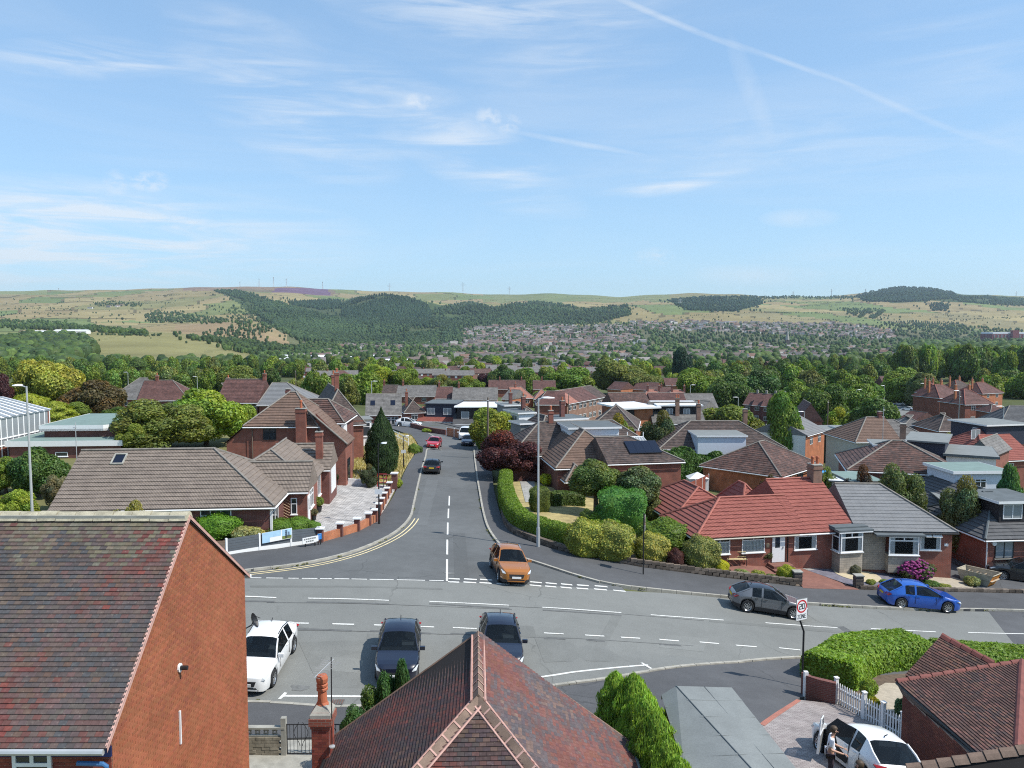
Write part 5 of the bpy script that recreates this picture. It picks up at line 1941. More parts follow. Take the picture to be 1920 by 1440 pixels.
h.window('f',1.09,h.w+.05,.9,.9,1.6,1,.3)
h.window('r',h.w+1.1,1.4,.9,2.4,1.6,3,.3)
h.part('bay_roof','felt',(h.w+.55,2.6,2.8),(1.5,3.4,.12))
h=mid('grey roofed bungalow with two skylights and white gable at the road bend',(686,776),(752,775),D=137,eh=2.5,dep=8,rise=3.1,roof='t_grey_old',nw=0)
h.walls(h.w-.02,h.w+.03,0,8,2.5,'render',gables='r',rise=3.1,skip='fbl',name='white_gable')
h.window('f',0,h.w*.5,.4,1.2,1.5,2,.3)
h.window('f',0,h.w*.72,.4,1.2,1.5,2,.3)
h.window('r',h.w+.03,2.4,.6,2.2,1.5,3,.3)
for px in(.12,.70):
 m=MB()
 y=2.1
 z=2.5+y*3.1/4
 m.face([(h.w*px,y-.5,z-.5*.775+.09),(h.w*px+.8,y-.5,z-.5*.775+.09),(h.w*px+.8,y+.5,z+.5*.775+.09),(h.w*px,y+.5,z+.5*.775+.09)])
 m.build('skylight',M['solar'],h.o)
mid('low brown hipped roof in the gap behind the white gabled bungalow',(760,772),(795,771),D=150,dep=7,rise=2.4,roof='t_mix',hips=(2.4,2.4),nw=1,chim=[(.2,.5,3.6)])
# --- facing houses at the road end
h=mid('dormer bungalow with navy upper floor and red lower tiles, facing the road',(783,788),(849,789),D=150,eh=2.2,dep=9,rise=2.2,roof='t_red',nw=0,wall='cream',ridge=None)
h.dormer(1.3,h.w+.3,1.1,8.5,2.7,5.3,'navy','felt_dk',wins=[('f',1.6,3.2,1.55,1.3,2),('f',h.w*.70,3.2,1.55,1.3,2)],oh=.25,fascia='navy')
rows(h,'f',0,2,.5,1.6,1.2,pane='pane_net')
h=mid('dark dormer bungalow with white flat roof and charcoal lower tiles, right of the navy one',(850,793),(912,793),D=147,eh=2.3,dep=9,rise=2.0,roof='t_dkgrey',nw=0,wall='brick_dk',ridge=None)
h.dormer(.6,h.w+2.5,1.2,10,2.6,5.2,'black_clad','felt_white',wins=[('f',1.4,3.0,1.5,1.3,1)],oh=.5,fascia='white')
h.walls(h.w+2.5,h.w+2.6,1.2,10,5.0,'brick_or',name='brick_side')
rows(h,'f',0,1,.3,2.6,1.5,cols=3)
rowdefs=[((712,741),(742,741),222,'t_mix','brown roofed end of the long low row behind the navy dormer house'),((743,742),(815,742),216,'t_grey_old','long plain grey roof in the row behind the navy dormer house'),((817,746),(846,746),204,'t_redbrown','short rust red roof in the middle of the grey row'),((848,748),(932,748),200,'t_grey_old','grey roof with orange brick end gable in the long row')]
for L,R,D,rf_,lb in rowdefs:
 h=mid(lb,L,R,D=D,eh=2.6,dep=9,rise=2.5,roof=rf_,wall='brick_or' if 'orange' in lb else 'brick_red',nw=2,chim=[(.12,.5,3.7)],gauge=.5)
mid('red roofed house end on behind the grey row, two small chimneys',(916,729),(985,729),D=290,eh=4.8,dep=8,rise=2.9,roof='t_redbrown',name='house',cat='house',nw=3,chim=[(.3,.5,3.8),(.9,.5,3.8)],gauge=.6)
mid('red roofed house partly hidden by the round tree, right of the other red roof',(1000,729),(1042,729),D=300,eh=4.8,dep=8,rise=2.9,roof='t_redbrown',name='house',cat='house',nw=2,chim=[(.4,.5,4.2)],gauge=.6)
mid('orange brick semi with pinkish roof in the sun, small white windows',(962,746),(1000,745),D=228,eh=5,dep=8,rise=2.8,roof='t_pink',wall='brick_or',name='house',cat='house',nw=2,two=True,hips=(0,2.5),chim=[(.3,.5,3.9)],gauge=.5)
mid('orange brick house with grey slates, left of the pinkish roofed semi',(941,747),(961,748),D=224,eh=5,dep=9,rise=2.2,roof='t_grey_old',wall='brick_or',name='house',cat='house',nw=1,two=True,axis='x',gauge=.5)
mid('pinkish hipped roof low behind the orange semis',(1003,747),(1030,747),D=226,eh=4,dep=8,rise=2.4,roof='t_pink',wall='brick_or',name='house',cat='house',nw=1,hips=(2,2),gauge=.5)
h=House('terrace','two storey brown brick terrace seen at an angle with a row of white windows','terrace',(1063,756),(1137,742),ze=-2.0,eh=5.0)
for i in range(4):
 a,b=h.w*i/4,h.w*(i+1)/4
 h.walls(a,b,0,8,5.0,'brick_bn',z0=-3,gables='lr',rise=2.3)
 h.roof(a,b,0,8,5.0,2.3,('t_pink','t_redbrown','t_redbrown','t_mix')[i],'x',(0,0),.5,.035,.3,'ridge_gry',voh=0)
 rows(h,'f',0,2,3.3,1.5,1.1,w=b-a,d0=a,pad=.4)
 rows(h,'f',0,2,.7,1.5,1.2,w=b-a,d0=a,pad=.4)
mid('brown roof end on in front of the angled terrace',(1008,757),(1060,757),D=165,eh=4.5,dep=8,rise=2.3,roof='t_redbrown',nw=1,hips=(2,0),name='house',cat='house')
h=flat('brick house with wide white flat roof and black cheek, behind the small tree',(1172,765),(1224,763),D=118,eh=4.6,dep=7,top='felt_white',wall='brick_or',nw=1,oh=.9)
h.part('black_cheek','black_clad',(.6,-.1,2.0),(1.7,.3,2.5))
mid('dark brown roof sloping away below the white flat roof',(1110,800),(1192,802),D=104,eh=2.5,dep=9,rise=2.6,roof='t_mix',hips=(3,3),nw=2)
for L,R,D,rf_,lb in(((1152,763),(1222,762),158,'t_rust','rust brown roof at the left of the long low row right of the terrace'),((1223,763),(1290,763),160,'t_redbrown','redder middle roof of the long low row right of the terrace'),((1291,764),(1346,764),161,'t_grey_old','grey mossy end roof of the long low row right of the terrace')):
 mid(lb,L,R,D=D,eh=2.6,dep=10,rise=2.4,roof=rf_,nw=2,gauge=.45,hips=(0,0))
h=mid('bungalow with long white topped rear dormer and two windows below the rust brown row',(1225,792),(1322,792),D=118,eh=2.5,dep=9,rise=2.6,roof='t_grey_old',nw=1)
h.dormer(1.2,h.w-.4,1.8,8,3.0,4.9,'black_clad','felt_white',wins=[('f',2.3,3.3,1.0,1.1,2),('f',4.9,3.3,1.0,1.1,2)],oh=.4)
h.chimney(h.w*.5,1.6,3,6.0,.6,.5,'brick_bn',2)
for L,R,D,lb in(((1205,747),(1248,747),215,'left of two sunlit pinkish roofs with small chimneys'),((1250,748),(1297,748),213,'right of two sunlit pinkish roofs with small chimneys')):
 mid(lb,L,R,D=D,eh=2.6,dep=8,rise=2.2,roof='t_pink',nw=1,hips=(2.2,2.2),chim=[(.3,.4,3.3,'brick_dk'),(.8,.4,3.3,'brick_dk')],gauge=.5)
mid('dark brown low roof behind the pinkish ones',(1218,741),(1262,741),D=250,eh=2.6,dep=8,rise=2.2,roof='t_redbrown',nw=1,chim=[(.6,.5,3.2)],gauge=.6)
for L,R,D,lb in(((1186,729),(1226,731),320,'far orange brick house with gabled end and dark windows between the trees'),((1248,722),(1288,722),330,'far red roofed house with dark bay, left of the big dark tree'),((1139,728),(1164,730),320,'far small house with orange gable catching the sun')):
 mid(lb,L,R,D=D,eh=4.6,dep=9,rise=2.6,roof='t_redbrown',wall='brick_or',nw=2,name='house',cat='house',hips=(0,0),gauge=.6)
 # --- right of the side road
h=mid('bungalow with pyramid of brown tiles and white clad dormer beside the purple tree',(1046,873),(1180,869),D=73,eh=2.5,dep=9,rise=2.75,roof='t_pantile',axis='y',hips=(3.6,0),nw=1,wall='brick_dk',ridge='ridge_gry')
W_=h.w
zd=lambda px,py,y:h.loc(AY(px,py,y))
a,b=zd(1068,803,79),zd(1165,806,79)
h.dormer(a.x,b.x,5.6,11,3.2,a.z,'white_clad','felt_dk',wins=[('l',6.6,3.6,2.2,1.1,3)],oh=.22)
for i in range(6):
 m=MB()
 m.box(((a.x+b.x)/2,5.585,3.35+i*.22),(b.x-a.x,.03,.012))
 m.build('cladding_joint',M['felt'],h.o)
h.walls(-3.0,W_+.5,7,14,2.6,'brick_dk',name='rear_wall')
h.roof(-3.2,W_+5.5,6.6,14.6,2.6,2.7,'t_mix','x',(3.6,4.0),.33,.03,.25,'ridge_gry',name='rear_roof')
h.chimney(1.6,10.6,4.6,6.5,.5,.5,'brick_red',1)
h.roof(.5,2.6,-1.6,1.0,1.5,1.1,'t_pantile','y',(1.2,0),.33,.03,.2,'ridge_gry',name='porch_roof')
e0=zd(1138,867,71.5)
e=House('house_extension','red brick extension with solar panel on its brown roof, behind the apple tree','extension',(1140,867),(1277,862.5),D=71,eh=2.9)
e.walls(0,e.w,0,7,2.9,'brick_red')
ro,pl=e.roof(0,e.w,0,7.6,2.9,1.75,'t_mix','x',(0,3.8),.33,.03,.25,'ridge_gry')
n,u,v=plane_axes(pl[0])
Rm=Matrix((u,v,n)).transposed().to_4x4()
ca=e.loc(AY(1209,855,73)).x
sp_=tag(link('solar_panel',bpy.data.meshes.new('solar_panel')),'dark solar panel array of four sheets on the brown extension roof','solar panel')
bpy.data.objects.remove(sp_)
sp_=empty('solar_panel',(0,0,0),0,'dark solar panel array lying on the brown extension roof','solar panel')
sp_.matrix_basis=e.M@Matrix.Translation(Vector((ca,1.9,2.9+1.9*1.75/3.8+.13)))@Rm
for i in range(4):
 m=MB()
 m.box((-1.17+.78*i,0,0),(.765,2.0,.05))
 m.build('panel',M['solar'],sp_)
m=MB()
for y in(-1.02,1.02):
 m.box((0,y,-.03),(3.14,.05,.07))
m.build('mounting_rail',M['black'],sp_)
lan=House('conservatory','white framed conservatory roof with finials between dormer and solar panel','conservatory',(1168,838),(1222,838),D=80,eh=2.4)
m=MB()
A,B,C_,D_=Vector((0,0,2.4)),Vector((lan.w,0,2.4)),Vector((lan.w*.78,1.4,3.25)),Vector((lan.w*.22,1.4,3.25))
m.face([A,B,C_,D_])
m.face([D_,C_,Vector((lan.w,2.8,2.4)),Vector((0,2.8,2.4))])
m.face([Vector((0,2.8,2.4)),A,D_])
m.face([B,Vector((lan.w,2.8,2.4)),C_])
ro=m.build('glass_roof',M['pane_net'],lan.o)
m=MB()
for i in range(8):
 t=i/7
 m.tube([A.lerp(B,t),D_.lerp(C_,t)],.04,4)
m.tube([A,B],.07,5)
m.tube([D_,C_],.06,5)
for q in(D_,C_):
 m.tube([q,q+Vector((0,0,.5))],.05,5)
m.build('glazing_bars',M['white'],ro)
lan.walls(0,lan.w,0,2.8,2.4,'render')
sh=[('hipped bungalow with grey brown tiles and grey dormer, second behind the purple tree',(1004,839),(1096,833),88,(.93,.2)),('hipped bungalow with white fronted dormer, third behind the purple tree',(964,817),(1052,812),103,(.5,.2)),('farthest hipped bungalow of the line right of the side road',(950,797),(1030,794),121,(.3,.2))]
for k,(lb,L,R,D,c)in enumerate(sh):
 h=mid(lb,L,R,D=D,eh=2.6,dep=10,rise=3.0,roof='t_mix' if k!=1 else 't_grey_old',axis='y',hips=(4,4),nw=1,wall='brick_dk',chim=[(c[0],c[1]+.3,4.6,'brick_dk',1)])
 if k==0:
  h.dormer(h.w*.62,h.w+1.8,3.0,7,3.6,5.2,'felt','felt_dk',oh=.25,fascia='white')
  h.dormer(-.1,1.5,4.0,7,3.2,4.8,'felt','felt_dk',oh=.2)
 if k==1:
  h.dormer(h.w*.22,h.w*.55,2.0,7,3.2,5.3,'white_clad','felt_dk',wins=[('l',2.6,3.7,1.6,1.2,2)],oh=.25)
 if k==2:
  h.dormer(h.w*.1,h.w*.5,3,8,3.2,5.3,'felt','felt',wins=[('f',h.w*.15,3.6,1.0,1.2,1)],oh=.3)
h=mid('brown roofed bungalow with large pale box dormer behind the conifer hedge',(1240,839),(1470,839),D=92,eh=2.5,dep=10,rise=2.5,roof='t_mix',hips=(4.5,4),nw=0,chim=[(.42,.75,4.4,'brick_bn',1),(.80,.6,3.9,'brick_bn',0)])
a,b=h.loc(AY(1309,818,90.5)),h.loc(AY(1393,818,90.5))
h.dormer(a.x,b.x+.4,-1.4,5.5,1.9,a.z,'blue_clad','felt',oh=.15)
h2=House('house_wing','rust tiled wing with brick wall coming forward from the box dormer bungalow','house wing',(1463,890),(1534,869),ze=-.55,eh=2.5)
h2.walls(0,h2.w,0,9,2.5,'brick_or')
h2.roof(0,h2.w,0,9,2.5,2.5,'t_rust','x',(4,3.8),.33,.03,.3,'ridge_gry')
h2.window('f',0,1.2,.8,1.4,1.3,2,.3,frame='white')
h2.window('f',0,4.0,.8,1.4,1.3,2,.3,frame='black')
m=MB()
m.face([(0,0,0)]*1+[(1,0,0),(1,1,0)])
h=House('glass_house','white pyramid shaped conservatory roof behind the box dormer','conservatory',(1358,812),(1408,812),D=104,eh=3.2)
m=MB()
for a,b in(((0,0),(h.w,0)),((h.w,0),(h.w,4)),((h.w,4),(0,4)),((0,4),(0,0))):
 m.face([(*a,3.2),(*b,3.2),(h.w/2,2,4.5)])
m.build('glass_roof',M['pane_net'],h.o)
h.walls(0,h.w,0,4,3.2,'render')
h=mid('small bungalow with grey gabled roof, brick front and parked car on its drive',(1511,815),(1546,805),ze=-1.3,eh=2.6,dep=8,rise=1.9,roof='t_grey',nw=2,wall='brick_or',axis='x')
h.walls(-.06,-.02,0,8,2.6,'render',skip='fbr',name='white_side')
flat('car port with flat roof, its open front painted as black shade',(1548,806),(1578,806),D=124,eh=2.6,dep=5,top='felt',wall='black',name='car_port',cat='car port')  # closed black walls stand in for the shade inside the open front
h=flat('white garage with flat roof beside the purple paved drive',(1582,806),(1601,806),D=122,eh=2.6,dep=5,top='felt',wall='render',name='garage',cat='garage')
mid('bungalow with ribbed brown tiles and white porch, right of the purple drive',(1606,826),(1688,825),D=105,eh=2.6,dep=8.5,rise=2.6,roof='t_pantile',hips=(3.6,0),nw=2,wall='cream',chim=[(.9,.5,3.4,'brick_dk',0)])
mid('dark grey hipped roof joined to the ribbed brown one',(1689,826),(1752,826),D=106,eh=2.6,dep=8.5,rise=2.3,roof='t_grey_old',hips=(0,3.6),nw=1)
h=mid('hipped bungalow with patchy rust brown tiles and black dormer before the navy box',(1594,878),(1806,888),D=72,eh=2.6,dep=9,rise=2.1,roof='t_rust',hips=(4.2,4.2),nw=0,wall='brick_dk')
h.dormer(h.loc(AY(1642,845,76)).x,h.loc(AY(1698,845,76)).x,5.2,9,3.2,h.loc(AY(1660,833,77)).z,'black_clad','felt',wins=[('r',5.5,3.7,1.0,.9,1)],oh=.2)
h.chimney(h.loc(AY(1683,830,80)).x,7.5,4.5,6.0,.5,.4,'brick_bn',0)
nb=flat('navy clad box dormer with pale grey flat roof',(1700,826),(1772,831),D=80,eh=4.9,dep=7,top='felt',wall='navy',fas='felt',fh=.16,name='box_dormer')
p=MB()
q=[Vector((-1.2,-5.0,2.3)),Vector((nb.w*.75,-5.0,2.1)),Vector((nb.w*.15,-.05,4.3)),Vector((-1.0,-.05,4.3))]
courses(p,q,.34,.03)
p.build('tiled_slope',M['t_pink'],nb.o)
flat('white walled flat roofed extension with grey felt, right of the navy box',(1774,852),(1868,858),D=78,eh=2.7,dep=7,top='felt',wall='render',fas='felt_dk',nw=3,name='flat_extension')
flat('long shed with pale green flat roof and blue grey wall',(1790,885),(1888,884),D=66,eh=2.4,dep=4,top='felt_grn',wall='blue_clad',nw=1,name='garden_shed',cat='shed')
h=mid('red tiled bungalow at the right edge with navy dormer on top',(1846,862),(1940,858),D=95,eh=2.6,dep=10,rise=3.0,roof='t_red',hips=(3.5,0),nw=1,ridge='ridge_red')
h.dormer(h.loc(AY(1858,825,99)).x,h.w+3,4.0,10,3.6,6.2,'navy','felt',wins=[('f',1.6,4.5,1.3,1.2,2),('l',5,4.5,1.2,1.2,2)],oh=.3)
mid('grey hipped roof bungalow with white barge boards, left of the red tiled one',(1812,845),(1862,850),D=88,eh=2.4,dep=7,rise=1.3,roof='t_grey_old',axis='y',nw=1)
mid('dark roofed bungalow with conservatory at the right edge above the blue parked car',(1876,796),(1945,797),D=142,eh=2.6,dep=9,rise=3.0,roof='t_dkgrey',hips=(3.5,0),nw=2)
mid('dark roofed bungalow low behind the yellow shrubs on the right',(1762,806),(1822,806),D=125,eh=2.5,dep=8,rise=2.2,roof='t_mix',hips=(3,3),nw=1)
mid('small brown hipped roof with white porch below the bending street',(1692,803),(1745,804),D=133,eh=2.6,dep=8,rise=1.8,roof='t_grey_old',hips=(3,3),nw=1)
mid('purplish brown low roof left of the bending street',(1683,786),(1712,790),D=160,eh=2.6,dep=7,rise=1.6,roof='t_redbrown',nw=1)
for L,R,D,lb,rf_ in(((1810,757),(1862,756),195,'nearest of the red roofed semis by the bending street, broad red hip in front','t_redbrown'),((1762,745),(1808,743),220,'second red roofed semi by the bending street, grey left slope','t_redbrown'),((1842,737),(1880,735),262,'rear right hipped semi with grey and orange walls by the wood','t_redbrown'),((1796,732),(1832,731),275,'rear grey roofed semi closest to the wood','t_mix'),((1745,738),(1775,738),245,'left rear semi half hidden behind the red roofs','t_redbrown')):
 mid(lb,L,R,D=D,eh=5.2,dep=9,rise=3.2,roof=rf_,wall='brick_red' if D<250 else 'brick_or',hips=(3.2,3.4),nw=2,two=True,name='semi_detached_house',cat='house',chim=[(.1,.5,4.4,'brick_or',1),(.6,.5,4.4,'brick_or',1)],gauge=.5,ridge='ridge_red')
mid('low red tiled garage beside the nearest red roofed semi',(1858,772),(1888,772),D=188,eh=2.4,dep=6,rise=1.5,roof='t_redbrown',nw=0,hips=(2,2),name='garage',cat='garage')
for i in range(4):
 mid(('first','second','third','fourth')[i]+' dark brown gable from the left in the stepped row behind the trees',(1394+i*17,757+i*1.5),(1411+i*17,758+i*1.5),D=225-i*5,eh=5,dep=10,rise=2.8,roof='t_redbrown',wall='brick_dk',nw=1,two=True,name='terraced_house',cat='house',chim=[(.9,.5,3.7,'concrete',0)],gauge=.5)
mid('red brick gable end with white window behind the tall lime green tree',(1497,786),(1542,787),D=158,eh=3.0,dep=9,rise=3.2,roof='t_redbrown',axis='y',nw=1,name='house',cat='house')
mid('small brown house among trees beyond the green',(1657,720),(1690,720),D=330,eh=3.5,dep=8,rise=3.0,roof='t_redbrown',wall='brick_dk',nw=2,name='house',cat='house',gauge=.6)
mid('mossy grey roof left of the wide treetop, right of the pinkish roofs',(1285,775),(1310,777),D=140,eh=2.5,dep=8,rise=2,roof='t_grey_old',nw=1)
# -- plants
def cube_sphere(n=3):
 V,Q=[],[]
 for ax in range(3):
  for s in(-1,1):
   base=len(V)
   for i in range(n+1):
    for j in range(n+1):
     p=[0,0,0]
     p[ax]=s
     p[(ax+1)%3]=(-1+2*i/n)*s
     p[(ax+2)%3]=-1+2*j/n
     V.append(p)
   for i in range(n):
    for j in range(n):
     a=base+i*(n+1)+j
     Q.append([a,a+n+1,a+n+2,a+1])
 V=np.array(V,float)
 return V/np.linalg.norm(V,axis=1,keepdims=True),np.array(Q)
CSV,CSQ=cube_sphere(3)
CSV5,CSQ5=cube_sphere(6)
def unit(n,r):
 d=r.normal(size=(n,3))
 return d/np.linalg.norm(d,axis=1,keepdims=True)
def leaf_quads(P,N,size,r,aspect=0.62,droop=0.0):
 """one small leaf spray per point, roughly facing along N"""
 n=len(P)
 N=N+r.normal(size=(n,3))*0.55
 N[:,2]+=0.15
 N/=np.linalg.norm(N,axis=1,keepdims=True)
 a=r.normal(size=(n,3))
 a[:,2]-=droop
 U=np.cross(N,a)
 U/=np.linalg.norm(U,axis=1,keepdims=True)+1e-9
 Vv=np.cross(N,U)
 s=size*r.uniform(0.6,1.35,(n,1))
 U,Vv=U*s*aspect,Vv*s
 k=N*s*0.22
 V=np.stack([P-Vv,P+U*.9+k,P+Vv,P-U*.9+k],1).reshape(-1,3)
 return V,np.arange(4*n).reshape(-1,4)
def tints(n,r,lo=0.7,hi=1.3,base=None):
 t=r.uniform(lo,hi,n)
 b=np.ones(n)if base is None else base
 w=r.normal(0,0.07,n)
 return np.stack([b*t*(1+w),b*t,b*t*(1-w*1.5),np.ones(n)],1)
def assemble(parts):
 V,Q,T,o=[],[],[],0
 for v,q,t in parts:
  V.append(v)
  Q.append(q+o)
  T.append(t)
  o+=len(v)
 return np.concatenate(V),np.concatenate(Q),np.concatenate(T)
def crown(name,R=(1,1,1),lobes=12,leaves=1800,leaf=0.1,seed=0,spread=.55,lr=(.36,.52),low=-.35,core=.86,droop=0):
 """unit crown (radius about 1) of leafy lobes; scaled per tree"""
 r=np.random.default_rng(seed)
 d=unit(lobes*6,r)
 d=d[d[:,2]>low][:lobes-1]
 C=np.vstack([d*spread*r.uniform(.75,1.15,(len(d),1)),[[0,0,0]]])
 rad=np.append(r.uniform(*lr,len(d)),.62)
 tone=r.uniform(.82,1.2,len(C))
 w=rad**2
 idx=r.choice(len(C),leaves*2,p=w/w.sum())
 D=unit(leaves*2,r)
 P=C[idx]+D*(rad[idx]*r.uniform(.84,1.10,leaves*2))[:,None]
 dist=np.linalg.norm(P[:,None]-C[None],axis=2)/rad[None]
 ok=(dist>.80).all(1)
 P,D,idx=P[ok][:leaves],D[ok][:leaves],idx[ok][:leaves]
 v,q=leaf_quads(P,D,leaf,r,droop=droop)
 tt=tints(len(P),r,.55,1.45,tone[idx])
 hue=r.normal(0,.10,len(C))[idx]
 tt[:,0]*=1+hue
 tt[:,2]*=1-hue
 parts=[(v,q,tt)]
 for c,k,t in zip(C,rad,tone):
  parts.append((CSV*k*core*r.uniform(.92,1.06,(len(CSV),1))+c,CSQ,tints(len(CSQ),r,.7,1.0,np.full(len(CSQ),t))))
 V,Q,T=assemble(parts)
 k=[np.percentile(np.abs(P[:,0]),99),np.percentile(np.abs(P[:,1]),99),np.percentile(P[:,2],99.5)]
 return np_mesh(name,V/np.array(k)*np.array(R),Q,M['leaf'],T)
def cone_crown(name,leaves=2500,leaf=.07,seed=0,prof=None,wob=.10,up=.5,core=.86):
 """upright crown: unit height 0..1, radius from a profile"""
 r=np.random.default_rng(seed)
 prof=prof or[(0,.25),(.08,.75),(.25,1.0),(.55,.82),(.8,.45),(1,.02)]
 pz,pr=zip(*prof)
 z=r.uniform(0,1,leaves*3)
 rr=np.interp(z,pz,pr)
 keep=r.uniform(0,1,len(z))<rr+.08
 z,rr=z[keep][:leaves],rr[keep][:leaves]
 a=r.uniform(0,2*np.pi,len(z))
 bump=1+wob*(np.sin(a*5+z*19+seed)+np.sin(a*3-z*31))*.6
 rad=rr*bump*r.uniform(.88,1.08,len(z))
 P=np.stack([np.cos(a)*rad,np.sin(a)*rad,z],1)
 N=np.stack([np.cos(a),np.sin(a),np.full(len(a),up)],1)
 v,q=leaf_quads(P*np.array([1,1,1]),N,leaf,r,.4)
 parts=[(v,q,tints(len(P),r,.6,1.35,.85+.3*(bump-bump.min())/np.ptp(bump)))]
 n=14
 zz=np.linspace(0,1,15)
 ang=np.arange(n)*2*np.pi/n
 rr=np.interp(zz,pz,pr)[:,None]*core*(1+wob*.6*np.sin(ang*5+zz[:,None]*19))
 g=np.stack([np.cos(ang)*rr,np.sin(ang)*rr,np.repeat(zz[:,None],n,1)*.98],-1).reshape(-1,3)
 qs=[[i*n+k,i*n+(k+1)%n,(i+1)*n+(k+1)%n,(i+1)*n+k]for i in range(14)for k in range(n)]
 parts.append((g,np.array(qs),tints(len(qs),r,.7,.95)))
 V,Q,T=assemble(parts)
 return np_mesh(name,V,Q,M['leaf'],T)
def dome(name,leaves=1500,leaf=.09,seed=0,pw=2.4,low=-.55,rough=.055,second=None):
 """clipped shrub: rounded block of unit radius with a skin of small leaves"""
 r=np.random.default_rng(seed)
 def shape(D):
  k=(np.abs(D)**pw).sum(1)**(-1/pw)
  w=1+rough*(np.sin(D[:,0]*7+seed)+np.sin(D[:,1]*8+2*seed)+np.sin(D[:,2]*9+D[:,0]*5))
  return D*(k*w)[:,None]
 D=unit(leaves,r)
 D=D[D[:,2]>low]
 P=shape(D)*r.uniform(.95,1.04,(len(D),1))
 v,q=leaf_quads(P,D,leaf,r)
 t=tints(len(D),r,.65,1.35)
 if second is not None:
  m=r.uniform(0,1,len(D))<.4
  t[m,:3]*=np.array(second)
 core=shape(CSV5)*.955
 parts=[(v,q,t),(core,CSQ5,tints(len(CSQ5),r,.75,1.0))]
 V,Q,T=assemble(parts)
 return np_mesh(name,V,Q,M['leaf'],T)
def hedge_mesh(name,path,width,height,dens=70,leaf=.13,seed=0,z0=0.0,top_round=.25,rough=.06,base_dz=0):
 """clipped hedge along a plan line, standing on the ground; world coordinates"""
 r=np.random.default_rng(seed)
 L=[Vector((p[0],p[1]))for p in path]
 st=[p for p,a in walk(L,.45)]+[L[-1]]
 hd=[(st[min(i+1,len(st)-1)]-st[max(i-1,0)]).normalized()for i in range(len(st))]
 W_,H_=width/2,height
 k=top_round
 sec=np.array([(-W_*1.0,0),(-W_*1.05,H_*.5),(-W_,H_-k),(-W_+k*.35,H_-k*.3),(-W_+k,H_),(0,H_+.02),(W_-k,H_),(W_-k*.35,H_-k*.3),(W_,H_-k),(W_*1.05,H_*.5),(W_,0)])
 zg=hgt(np.array([p.x for p in st]),np.array([p.y for p in st]))+z0
 rings=[]
 for i,(p,d)in enumerate(zip(st,hd)):
  nx,ny=-d.y,d.x
  e=1.0
  sc=1+r.normal(0,rough*.3)
  rings.append(np.stack([p.x+nx*sec[:,0]*e*sc,p.y+ny*sec[:,0]*e*sc,zg[i]+base_dz+sec[:,1]*(1+r.normal(0,rough*.4))],1))
 G_=np.array(rings)
 m=len(sec)
 V=(G_+(G_.mean(1,keepdims=True)-G_)*.05).reshape(-1,3)
 Q=[[i*m+j,i*m+j+1,(i+1)*m+j+1,(i+1)*m+j]for i in range(len(st)-1)for j in range(m-1)]
 caps=[]
 for ri in(0,len(st)-1):
  for j in range(m//2):
   caps.append([ri*m+j,ri*m+j+1,ri*m+m-2-j,ri*m+m-1-j])
 Q=np.array(Q+caps)
 A,B,C_,D_=(V[Q[:,i]]for i in range(4))
 ar=np.linalg.norm(np.cross(C_-A,D_-B),axis=1)/2
 n=int(ar.sum()*dens)
 fi=r.choice(len(Q),n,p=ar/ar.sum())
 u,v=r.uniform(0,1,(n,1)),r.uniform(0,1,(n,1))
 P=A[fi]*(1-u)*(1-v)+B[fi]*u*(1-v)+C_[fi]*u*v+D_[fi]*(1-u)*v
 N=np.cross(C_-A,D_-B)
 N/=np.linalg.norm(N,axis=1,keepdims=True)+1e-9
 cen=G_.mean(1)[np.minimum(Q[fi][:,0]//m,len(st)-1)]
 Nf=N[fi]
 s=np.sign(((P-cen)*Nf).sum(1,keepdims=True))
 Nf=Nf*np.where(s==0,1,s)
 P=P+Nf*r.uniform(-.02,.07,(n,1))
 v_,q_=leaf_quads(P,Nf,leaf,r)
 return np_mesh(name,*assemble([(v_,q_,tints(n,r,.65,1.35)),(V,Q,tints(len(Q),r,.75,1.0))])[:2],M['leaf'],np.concatenate([tints(n,r,.65,1.35),tints(len(Q),r,.75,1.0)]))
CROWNS={'broad':[crown('crown',(1,1,.9),26,14000,.045,s,lr=(.22,.42),low=-.75)for s in(1,2,3)],'tall':[crown('crown',(.8,.8,1.15),26,13000,.045,s,lr=(.22,.42),low=-.75)for s in(4,5)],'loose':[crown('crown',(1,1,.85),34,15000,.040,s,.78,(.22,.36),low=-.75,core=.62)for s in(6,7)],'willow':[crown('crown',(1,1,.95),34,16000,.040,8,.66,(.22,.38),low=-.7,droop=2.0)],}
FARC={'broad':[crown('crown',(1,1,.95),20,3600,.075,s,low=-.6,lr=(.24,.42))for s in(11,12,13)],'tall':[crown('crown',(.8,.8,1.15),18,3400,.075,14,low=-.6,lr=(.24,.42))],'dark':[cone_crown('crown',3000,.06,15,[(0,.5),(.2,1),(.5,.85),(.8,.5),(1,.05)])]}
for _k,_v in FARC.items():
 CROWNS['far_'+_k]=_v
CONE={'egg':cone_crown('crown',11000,.036,21,[(0,.45),(.08,.78),(.25,1.0),(.45,.93),(.65,.70),(.82,.36),(.93,.12),(1,.02)],.05,.9),'cone':cone_crown('crown',2600,.075,22),'spray':cone_crown('crown',15000,.042,23,[(0,.9),(.3,1),(.6,.92),(.82,.70),(.94,.38),(1,.06)],.22,.9,.72),}
DOMES=[dome('foliage',5200,.050,s)for s in(1,2)]
DOME_V=dome('foliage',5200,.050,3,2.4,second=(1.7,1.45,1.6))
DOME_BOX=dome('foliage',6500,.045,4,5.0)
LOOSE_B=[crown('foliage',(1,1,.9),16,3200,.075,s,.55,low=-.2)for s in(31,32)]
r_=np.random.default_rng(78)
_P=np.repeat(WEED_PTS,5,0)+r_.normal(0,.06,(len(WEED_PTS)*5,3))*np.array([1,1,.4])
